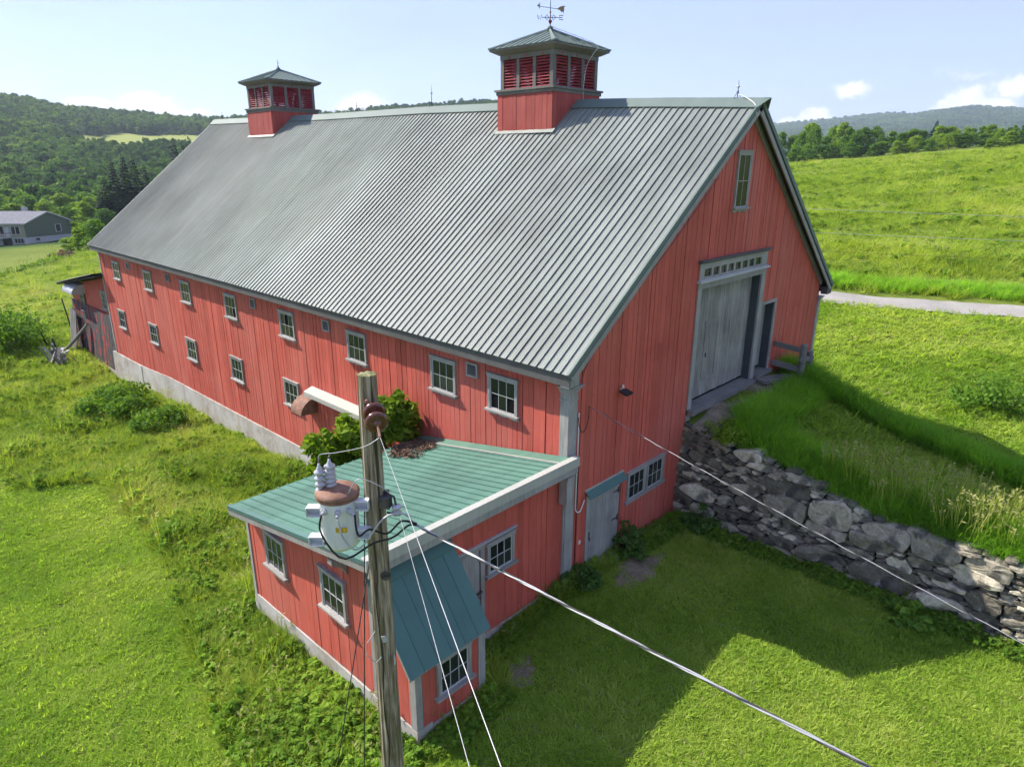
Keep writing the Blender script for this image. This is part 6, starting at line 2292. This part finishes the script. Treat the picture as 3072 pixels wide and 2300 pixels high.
link('leaves', leaf_mesh('leaves', 'dead_leaf', [(rg.uniform(-.85, .45), rg.uniform(-.55, .75), .04, .20) for _ in range(34)], 60, .05, 6, .8, .15, 1.8), dl)
dl.rotation_euler.x = -math.atan(1.03 / 5.37)
# ------------------------------------------------------------------ scattered stuff: grass, weeds, far woods
def tcoll(name, meshes):
    c = bpy.data.collections.new(name)
    for q, me in enumerate(meshes):
        c.objects.link(bpy.data.objects.new(f'{name}_{q:02d}', me))
    return c


def scatter(name, P, rot, scl, tint, idx, coll, label=None):
    me = bpy.data.meshes.new(name)
    n = len(P)
    me.vertices.add(n)
    me.vertices.foreach_set('co', np.asarray(P, np.float32).ravel())
    for nm, ty, data, key in (('rot', 'FLOAT_VECTOR', rot, 'vector'), ('scl', 'FLOAT_VECTOR', scl, 'vector'), ('tint', 'FLOAT', tint, 'value'), ('idx', 'INT', idx, 'value')):
        a = me.attributes.new(nm, ty, 'POINT')
        a.data.foreach_set(key, np.asarray(data, np.int32 if ty == 'INT' else np.float32).ravel())
    o = link(name, me)
    o['kind'] = 'stuff'
    if label:
        o['label'] = label
    ng = bpy.data.node_groups.new(name, 'GeometryNodeTree')
    ng.interface.new_socket('Geometry', in_out='INPUT', socket_type='NodeSocketGeometry')
    ng.interface.new_socket('Geometry', in_out='OUTPUT', socket_type='NodeSocketGeometry')
    t = NT(ng)
    gi, go = ng.nodes.new('NodeGroupInput'), ng.nodes.new('NodeGroupOutput')
    ci = t.n('GeometryNodeCollectionInfo', {'Collection': coll, 'Separate Children': True, 'Reset Children': True})
    na = lambda nm, ty: t.n('GeometryNodeInputNamedAttribute', {'Name': nm}, data_type=ty)
    iop = t.n('GeometryNodeInstanceOnPoints', {'Points': gi.outputs[0], 'Instance': ci.outputs[0], 'Pick Instance': True})
    ng.links.new(na('idx', 'INT').outputs[0], iop.inputs['Instance Index'])
    ng.links.new(na('rot', 'FLOAT_VECTOR').outputs[0], iop.inputs['Rotation'])
    ng.links.new(na('scl', 'FLOAT_VECTOR').outputs[0], iop.inputs['Scale'])
    ng.links.new(iop.outputs[0], go.inputs[0])
    o.modifiers.new('scatter', 'NODES').node_group = ng
    return o


def tuft(name, mat, blades, h, r_, w, lean, seed, head=None):
    rg = np.random.default_rng(seed)
    V, F = [], []
    for q in range(blades):
        a = rg.uniform(0, 6.283)
        d = np.array([math.cos(a), math.sin(a), 0])
        s = np.array([-d[1], d[0], 0]) * w * rg.uniform(.7, 1.2)
        b = d * r_ * math.sqrt(rg.random()) * np.array([1, 1, 0])
        hh = h * rg.uniform(.55, 1.15)
        ln = lean * hh * rg.uniform(.3, 1.3)
        p1 = b + d * ln * .35 + np.array([0, 0, hh * .55])
        p2 = b + d * ln + np.array([0, 0, hh * rg.uniform(.8, 1.0)])
        k = len(V)
        V += [b - s, b + s, p1 + s * .8, p1 - s * .8, p2]
        F += [(k, k + 1, k + 2, k + 3), (k + 3, k + 2, k + 4, k + 4)]
    V = np.array(V)
    me = bpy.data.meshes.new(name)
    me.from_pydata([tuple(v) for v in V], [], [f if f[2] != f[3] else f[:3] for f in F])
    me.materials.append(MATS[mat])
    if head:
        me.materials.append(MATS[head])
    me.update()
    return me


def weed(name, mat, n, h, r_, leaf, seed):
    rg = np.random.default_rng(seed)
    cl = [(rg.normal(0, r_ * .45), rg.normal(0, r_ * .45), h * rg.uniform(.15, .9), r_ * .4) for _ in range(7)]
    return leaf_mesh(name, mat, cl, n, leaf, seed, .8, .9, 1.3)


def seedgrass(name, seed):
    rg = np.random.default_rng(seed)
    m = MB()
    for q in range(6):
        a, ln = rg.uniform(0, 6.28), rg.uniform(.1, .3)
        d = Vector((math.cos(a), math.sin(a), 0))
        b = d * rg.uniform(0, .12)
        p1, p2 = b + d * ln * .4 + Vector((0, 0, .55)), b + d * ln + Vector((0, 0, rg.uniform(.85, 1.1)))
        s = Vector((-d.y, d.x, 0)) * .006
        m.add([b - s, b + s, p1 + s, p1 - s], [(0, 1, 2, 3)], 0)
        m.add([p1 - s, p1 + s, p2 + s * .6, p2 - s * .6], [(0, 1, 2, 3)], 0)
        for e in range(7):
            c = p1.lerp(p2, .55 + e * .065)
            g = Vector((rg.normal(0, .03), rg.normal(0, .03), rg.uniform(-.01, .05)))
            f = g.cross(Vector((0, 0, 1))) * .35 + Vector((.005, 0, 0))
            m.add([c, c + g * .6 + f, c + g * 1.4, c + g * .6 - f], [(0, 1, 2, 3)], 1)
    return m.mesh(name, ['blade_meadow', 'seed_head'])


LAWN_T = tcoll('lawn_tufts', [tuft('lawn_tuft', 'blade_lawn', 12, .044, .06, .0052, 1.6, s) for s in range(4)] + [tuft('straw_tuft', 'blade_straw', 7, .030, .07, .0040, 2.2, 9), tuft('coarse_tuft', 'blade_lawn', 9, .085, .06, .0068, 1.0, 8)])
TALL_T = tcoll('tall_tufts', [tuft('tall_tuft', 'blade_meadow', 20, .50, .14, .0085, .75, s) for s in range(4)] + [weed('weed_tuft', 'weed_leaf', 26, .42, .20, .085, s) for s in range(3)] + [seedgrass('seed_tuft', s) for s in range(2)])
DARK_T = tcoll('dark_tufts', [tuft('dark_tuft', 'blade_dark', 22, .50, .15, .0080, .7, s) for s in range(10, 14)])
rgn = np.random.default_rng(77)


def put(name, xy, zfun, hmin, hmax, wfac, coll, weights, tintf, label=None, tilt=.12, hum=0):
    n = len(xy)
    z = zfun(xy[:, 0], xy[:, 1])
    s = rgn.uniform(hmin, hmax, n)
    if hum:
        s = s * np.clip(.92 + .5 * vnoise(xy[:, 0] / hum, xy[:, 1] / hum, 61) + .35 * vnoise(xy[:, 0] / hum * 3, xy[:, 1] / hum * 3, 62), .4, 1.9)
    sc = np.stack([s * wfac, s * wfac, s], 1)
    rot = np.stack([rgn.normal(0, tilt, n), rgn.normal(0, tilt, n), rgn.uniform(0, 6.283, n)], 1)
    w = np.array(weights, float)
    idx = rgn.choice(len(w), n, p=w / w.sum())
    return scatter(name, np.column_stack([xy, z - .01]), rot, sc, np.clip(tintf(xy) + rgn.normal(0, .13, n), 0, 1), idx, coll, label)


def rand_xy(n, x0, x1, y0, y1):
    return np.stack([rgn.uniform(x0, x1, n), rgn.uniform(y0, y1, n)], 1)


def cam_depth(xy):
    d = np.column_stack([xy[:, 0] - CAM_C.x, xy[:, 1] - CAM_C.y])
    return np.hypot(d[:, 0], d[:, 1]), np.degrees(np.arctan2(d[:, 0], d[:, 1]))


def in_view(xy, m=4):
    """inside the picture's field of view, with a margin, on the ground"""
    z = height(xy[:, 0], xy[:, 1])
    d = np.column_stack([xy[:, 0] - CAM_C.x, xy[:, 1] - CAM_C.y, z - CAM_C.z])
    dep = np.maximum(d @ np.array(_f), .05)
    u = (d @ np.array(_r2)) / dep * 1980.24
    v = (d @ np.array(_u2)) / dep * 1980.24
    g = 60 + 30 * m
    return (np.abs(u) < 1536 + g) & (v > -1150 - 2 * g) & (d @ np.array(_f) > .5)


def blocked(xy, pad=0.0):
    """footprints where nothing grows"""
    x, y = xy[:, 0], xy[:, 1]
    b = (x > -.12 - pad) & (x < W + .1 + pad) & (y > -.1 - pad) & (y < L + .1 + pad)
    b |= (x > -5.2 - pad) & (x < 0) & (y > 0 - pad) & (y < 5.15 + pad)
    b |= (x > -5.2 - pad) & (x < -3.45 + pad) & (y > -1.0 - pad) & (y < .1)
    b |= (x > 5.0) & (x < np.interp(y, *RAMP_R) + 2.6) & (y > -18) & (y < 0)
    b |= (x > -.3) & (x < 3.5) & (y > 32) & (y < 40)
    b |= ((x - 1.75) / .95) ** 2 + ((y + .95) / .55) ** 2 < .55 + .5 * vnoise(x * 7, y * 7, 71)
    b |= ((x + 2.7) / .45) ** 2 + ((y + 1.15) / .3) ** 2 < .5 + .5 * vnoise(x * 7, y * 7, 72)
    return b


tint_l = lambda xy: .44 + .32 * vnoise(xy[:, 0] / 2.2, xy[:, 1] / 2.2, 21) + .14 * vnoise(xy[:, 0] / .7, xy[:, 1] / .7, 22)
# mown lawn of the yard and the left plot
xy = rand_xy(95000, -9.5, 5.0, -9.5, -.2)
k_ = inside(MOWN_YARD, xy[:, 0], xy[:, 1]) & ~blocked(xy) & in_view(xy)
r_, th_ = cam_depth(xy)
put('lawn_grass', xy[k_], height, .8, 1.5, 1.15, LAWN_T, [1, 1, 1, 1, .22, .28], tint_l, 'mown green grass of the front yard', .25)
xy = rand_xy(230000, -20, -4.5, -6, 34)
r_, th_ = cam_depth(xy)
k_ = inside(MOWN_LEFT, xy[:, 0], xy[:, 1]) & in_view(xy, 14) & ~blocked(xy) & (rgn.random(len(xy)) < np.clip(17 / np.maximum(r_, 1), .3, 1)) & (in_view(xy, 2) | (rgn.random(len(xy)) < .5))
put('lawn_grass', xy[k_], height, .9, 1.7, 1.3, LAWN_T, [1, 1, 1, 1, .22, .28], tint_l, 'mown green grass of the left plot', .25)
xy = rand_xy(60000, 13, 32, -16, 34)
k_ = inside(MOWN_RIGHT, xy[:, 0], xy[:, 1]) & in_view(xy, 8) & ~blocked(xy)
put('lawn_grass', xy[k_], height, 1.4, 2.4, 1.9, LAWN_T, [1, 1, 1, 1, .22, .28], tint_l, 'mown green grass between barn and road', .25)

# tall rough grass and weeds along the long wall and the annex
tint_m = lambda xy: .50 + .30 * vnoise(xy[:, 0] / 1.7, xy[:, 1] / 1.7, 31) + .18 * vnoise(xy[:, 0] / 6, xy[:, 1] / 6, 32)
xy = rand_xy(60000, -9, 2, -3, 48)
r_, th_ = cam_depth(xy)
k_ = ~inside(MOWN_LEFT, xy[:, 0], xy[:, 1]) & ~inside(MOWN_YARD, xy[:, 0], xy[:, 1]) & ~blocked(xy) & in_view(xy, 2) & (rgn.random(len(xy)) < np.clip(26 / np.maximum(r_, 1), .3, 1))
edge = 1 - .0 * xy[:, 0]
put('tall_grass', xy[k_], height, .45, 1.0, 1.15, TALL_T, [4, 4, 4, 4, 1.1, 1.1, 1.1, .08, .08], tint_m, 'tall rough grass and weeds along the barn', hum=2.4)
xy = rand_xy(9000, -8.2, -5.2, -3, 20)
k_ = inside([(a + .0, b) for a, b in [(-7.4, -2.6), (-5.2, -1.2), (-5.2, 6), (-6.4, 6), (-7.2, 2), (-7.7, 0)]], xy[:, 0], xy[:, 1])
put('weeds', xy[k_], height, .35, .8, 1.3, TALL_T, [1, 1, 1, 1, 3, 3, 3, .05, .05], tint_m, 'leafy weeds at the foot of the annex wall')
# meadow running down to the house
xy = rand_xy(130000, -30, 45, 40, 170)
r_, th_ = cam_depth(xy)
k_ = in_view(xy, 8) & (th_ < 30) & ~house_lawn(xy[:, 0], xy[:, 1]) & ~blocked(xy) & ~inside(MOWN_LEFT, xy[:, 0], xy[:, 1])
put('meadow_grass', xy[k_], height, .7, 1.5, 1.9, TALL_T, [4, 4, 4, 4, .9, .9, .9, .1, .1], lambda xy: .60 + .22 * vnoise(xy[:, 0] / 4, xy[:, 1] / 4, 33) + .14 * vnoise(xy[:, 0] / 14, xy[:, 1] / 14, 34), 'long meadow grass sloping down to the house', hum=6)
xy = rand_xy(9000, -5, 20, 80, 114)
dl_ = np.abs((xy[:, 1] - (95.5 + 1.6 * (xy[:, 0] - 7))) / 1.9)
k_ = (dl_ < 1.2) & (xy[:, 0] < 15) & ((xy[:, 1] - (95.5 + 1.6 * (xy[:, 0] - 7))) > 0)
put('track_weeds', xy[k_], height, 1.2, 2.4, 1.7, TALL_T, [1, 1, 1, 1, 3, 3, 3, .2, .2], lambda xy: .3 + 0 * xy[:, 0], 'line of taller weeds beside the mown track')
# hay field
xy = rand_xy(230000, 28, 270, -75, 110)
r_, th_ = cam_depth(xy)
rx = np.interp(xy[:, 1], [-60, -32, -14, -4.4, 4.3, 20, 40, 60], [41, 37.5, 34.2, 32, 29.6, 28, 27.3, 26.5])
k_ = in_view(xy, 8) & (th_ > 55) & (xy[:, 0] > rx + 1.9) & (r_ < 215 + 8 * np.sin(th_)) & (rgn.random(len(xy)) < np.clip(60 / np.maximum(r_, 1), .28, 1))
sc_ = 1
put('hay_field_grass', xy[k_], height, .8, 1.7, 2.2, TALL_T, [5, 5, 5, 5, .8, .8, .8, .15, .15], lambda xy: .52 + .24 * vnoise(xy[:, 0] / 7, xy[:, 1] / 5, 35) + .16 * vnoise(xy[:, 0] / 26, xy[:, 1] / 18, 36), 'long grass of the sloping hay field', hum=9)
xy = rand_xy(16000, 27, 40, -40, 30)
rx = np.interp(xy[:, 1], [-60, -32, -14, -4.4, 4.3, 20, 40, 60], [41, 37.5, 34.2, 32, 29.6, 28, 27.3, 26.5])
k_ = (xy[:, 0] > rx + 2.4) & (xy[:, 0] < rx + 4.4)
put('verge_grass', xy[k_], height, .9, 1.6, 1.5, DARK_T, [1] * 4, lambda xy: .6 + 0 * xy[:, 0], 'taller verge grass above the farm road')

# ramp: rank grass along both edges, thin mown strip between
xy = rand_xy(60000, 5.2, 13.8, -18, -.3)
x_, y_ = xy[:, 0], xy[:, 1]
xr_ = np.interp(y_, *RAMP_R)
leftb = (x_ > 5.45) & (x_ < 6.75 + .35 * vnoise(y_ * 1.1, y_ * .3, 41)) & (y_ < -1.3 - .5 * vnoise(x_ * 2, x_, 42))
topb = (x_ > 6.6) & (y_ > -2.0) & (y_ < -.95 + .25 * vnoise(x_ * 2, y_, 43)) & (x_ < 12.6)
rightb = (x_ > xr_ - .05) & (x_ < xr_ + 1.5)
k_ = (leftb | topb) & ~rightb & (rgn.random(len(xy)) < .62)
put('ramp_tall_grass', xy[k_], ramp_z, .55, 1.05, 1.2, DARK_T, [1] * 4, lambda xy: .50 + .25 * vnoise(xy[:, 0], xy[:, 1], 44), 'rank tall grass along the ramp above the stone wall', .16)
k_ = rightb & (rgn.random(len(xy)) < .62)
put('ramp_tall_grass', xy[k_], ramp_z, .85, 1.55, .95, DARK_T, [1] * 4, lambda xy: .40 + .25 * vnoise(xy[:, 0], xy[:, 1], 44), 'rank tall grass on the lawn side of the ramp', .16)
k_ = ~(leftb | topb | rightb) & (y_ < -1.6) & (x_ > 5.5) & (x_ < xr_ + .2)
put('ramp_short_grass', xy[k_], ramp_z, 1.2, 2.4, 1.6, LAWN_T, [1, 1, 1, 1, .22, .28], tint_l, 'short grass down the middle of the ramp', .3)
xy = rand_xy(110, 5.6, 6.9, -9, -3.6)
put('seeding_grass', xy, ramp_z, .75, 1.15, 1.0, TALL_T, [0, 0, 0, 0, 0, 0, 0, 1, 1], lambda xy: .7 + 0 * xy[:, 0], 'pale seeding grass heads above the stone wall')
# weeds at the foot of walls
xy = np.concatenate([rand_xy(900, 4.35, 4.95, -13, -.3), rand_xy(420, 2.3, 5.0, -.75, -.12), rand_xy(260, -3.4, .2, -.42, -.12), rand_xy(260, -5.1, -3.3, -1.5, -1.05)])
put('wall_foot_weeds', xy, height, .22, .62, 1.2, TALL_T, [1, 1, 1, 1, 4, 4, 4, .1, .1], lambda xy: .2 + .15 * vnoise(xy[:, 0] * 2, xy[:, 1] * 2, 45), 'low weeds along the foot of wall and gable')

# ------------------------------------------------------------------ far woods on the hill: one mass
FT = tcoll('forest_templates', [leaf_mesh('far_crown', 'forest_leaf', decid_clumps(50 + s, 11, 8 + s, .05, 18), 26, 1.5, 50 + s, .5, .8) for s in range(4)] +
           [spruce_mesh('far_spruce', 60 + s, 13, 5.0, 'conifer_far', 12, 9) for s in range(2)])
n = 38000
r_ = np.sqrt(rgn.uniform(255 ** 2, 1060 ** 2, n))
th = rgn.uniform(5, 62, n)
xy = np.stack([CAM_C.x + r_ * np.sin(np.radians(th)), CAM_C.y + r_ * np.cos(np.radians(th))], 1)
k_ = ~clearing(th, r_) & ((th < 27) | (r_ > 430))
xy, r_, th = xy[k_], r_[k_], th[k_]
nn_ = vnoise(xy[:, 0] / 60, xy[:, 1] / 60, 51) + .6 * vnoise(xy[:, 0] / 22, xy[:, 1] / 22, 52)
con = (nn_ + rgn.normal(0, .45, len(xy))) > .38
idx = np.where(con, rgn.integers(4, 6, len(xy)), rgn.integers(0, 4, len(xy)))
s = rgn.uniform(.62, 1.08, len(xy))
tint = np.clip(.46 + .3 * vnoise(xy[:, 0] / 45, xy[:, 1] / 45, 53) + rgn.normal(0, .2, len(xy)), 0, 1)
rot = np.stack([np.zeros(len(xy)), np.zeros(len(xy)), rgn.uniform(0, 6.28, len(xy))], 1)
scatter('woods', np.column_stack([xy, height(xy[:, 0], xy[:, 1]) - .5]), rot, np.stack([s, s, s * rgn.uniform(.85, 1.2, len(xy))], 1), tint, idx, FT, 'mixed woods covering the hill on the left')
n = 16000
r_ = np.sqrt(rgn.uniform(1500 ** 2, 3560 ** 2, n))
th = rgn.uniform(60, 90, n)
xy = np.stack([CAM_C.x + r_ * np.sin(np.radians(th)), CAM_C.y + r_ * np.cos(np.radians(th))], 1)
s = rgn.uniform(1.5, 2.6, n)
tint = np.clip(.42 + .25 * vnoise(xy[:, 0] / 150, xy[:, 1] / 150, 54) + rgn.normal(0, .15, n), 0, 1)
rot = np.stack([np.zeros(n), np.zeros(n), rgn.uniform(0, 6.28, n)], 1)
scatter('woods', np.column_stack([xy, height(xy[:, 0], xy[:, 1]) - 6]), rot, np.stack([s * 1.3, s * 1.3, s], 1), tint, rgn.integers(0, 4, n), FT, 'hazy woods on the far ridge at the right')
# saplings and shrubs dotting the clearing
n = 900
r_, th = rgn.uniform(580, 870, n), rgn.uniform(14, 27, n)
xy = np.stack([CAM_C.x + r_ * np.sin(np.radians(th)), CAM_C.y + r_ * np.cos(np.radians(th))], 1)
k_ = vnoise(xy[:, 0] / 18, xy[:, 1] / 18, 55) > .25
xy = xy[k_]
s = rgn.uniform(.15, .4, len(xy))
scatter('clearing_shrubs', np.column_stack([xy, height(xy[:, 0], xy[:, 1]) - .2]), np.zeros((len(xy), 3)), np.stack([s, s, s], 1), rgn.uniform(.2, .6, len(xy)), rgn.integers(0, 6, len(xy)), FT, 'scattered shrubs on the hillside clearing')

# ------------------------------------------------------------------ summer haze over the valley
if HAZE > 0:
    m = bpy.data.materials.new('haze')
    m.use_nodes = True
    m.node_tree.nodes.remove(m.node_tree.nodes['Principled BSDF'])
    pv = m.node_tree.nodes.new('ShaderNodeVolumePrincipled')
    pv.inputs['Color'].default_value = (0.72, 0.82, 1.0, 1)
    pv.inputs['Density'].default_value = HAZE
    pv.inputs['Anisotropy'].default_value = 0.2
    m.node_tree.links.new(pv.outputs[0], m.node_tree.nodes['Material Output'].inputs['Volume'])
    MATS['haze'] = m
    zlo, zhi = float(gz.min()) - 3.0, float(gz.max()) + 45
    o = MB().box(-5300, 5300, -5300, 5300, zlo, zhi).build('haze', 'haze')
    o['kind'] = 'stuff'
    o.display_type = 'WIRE'
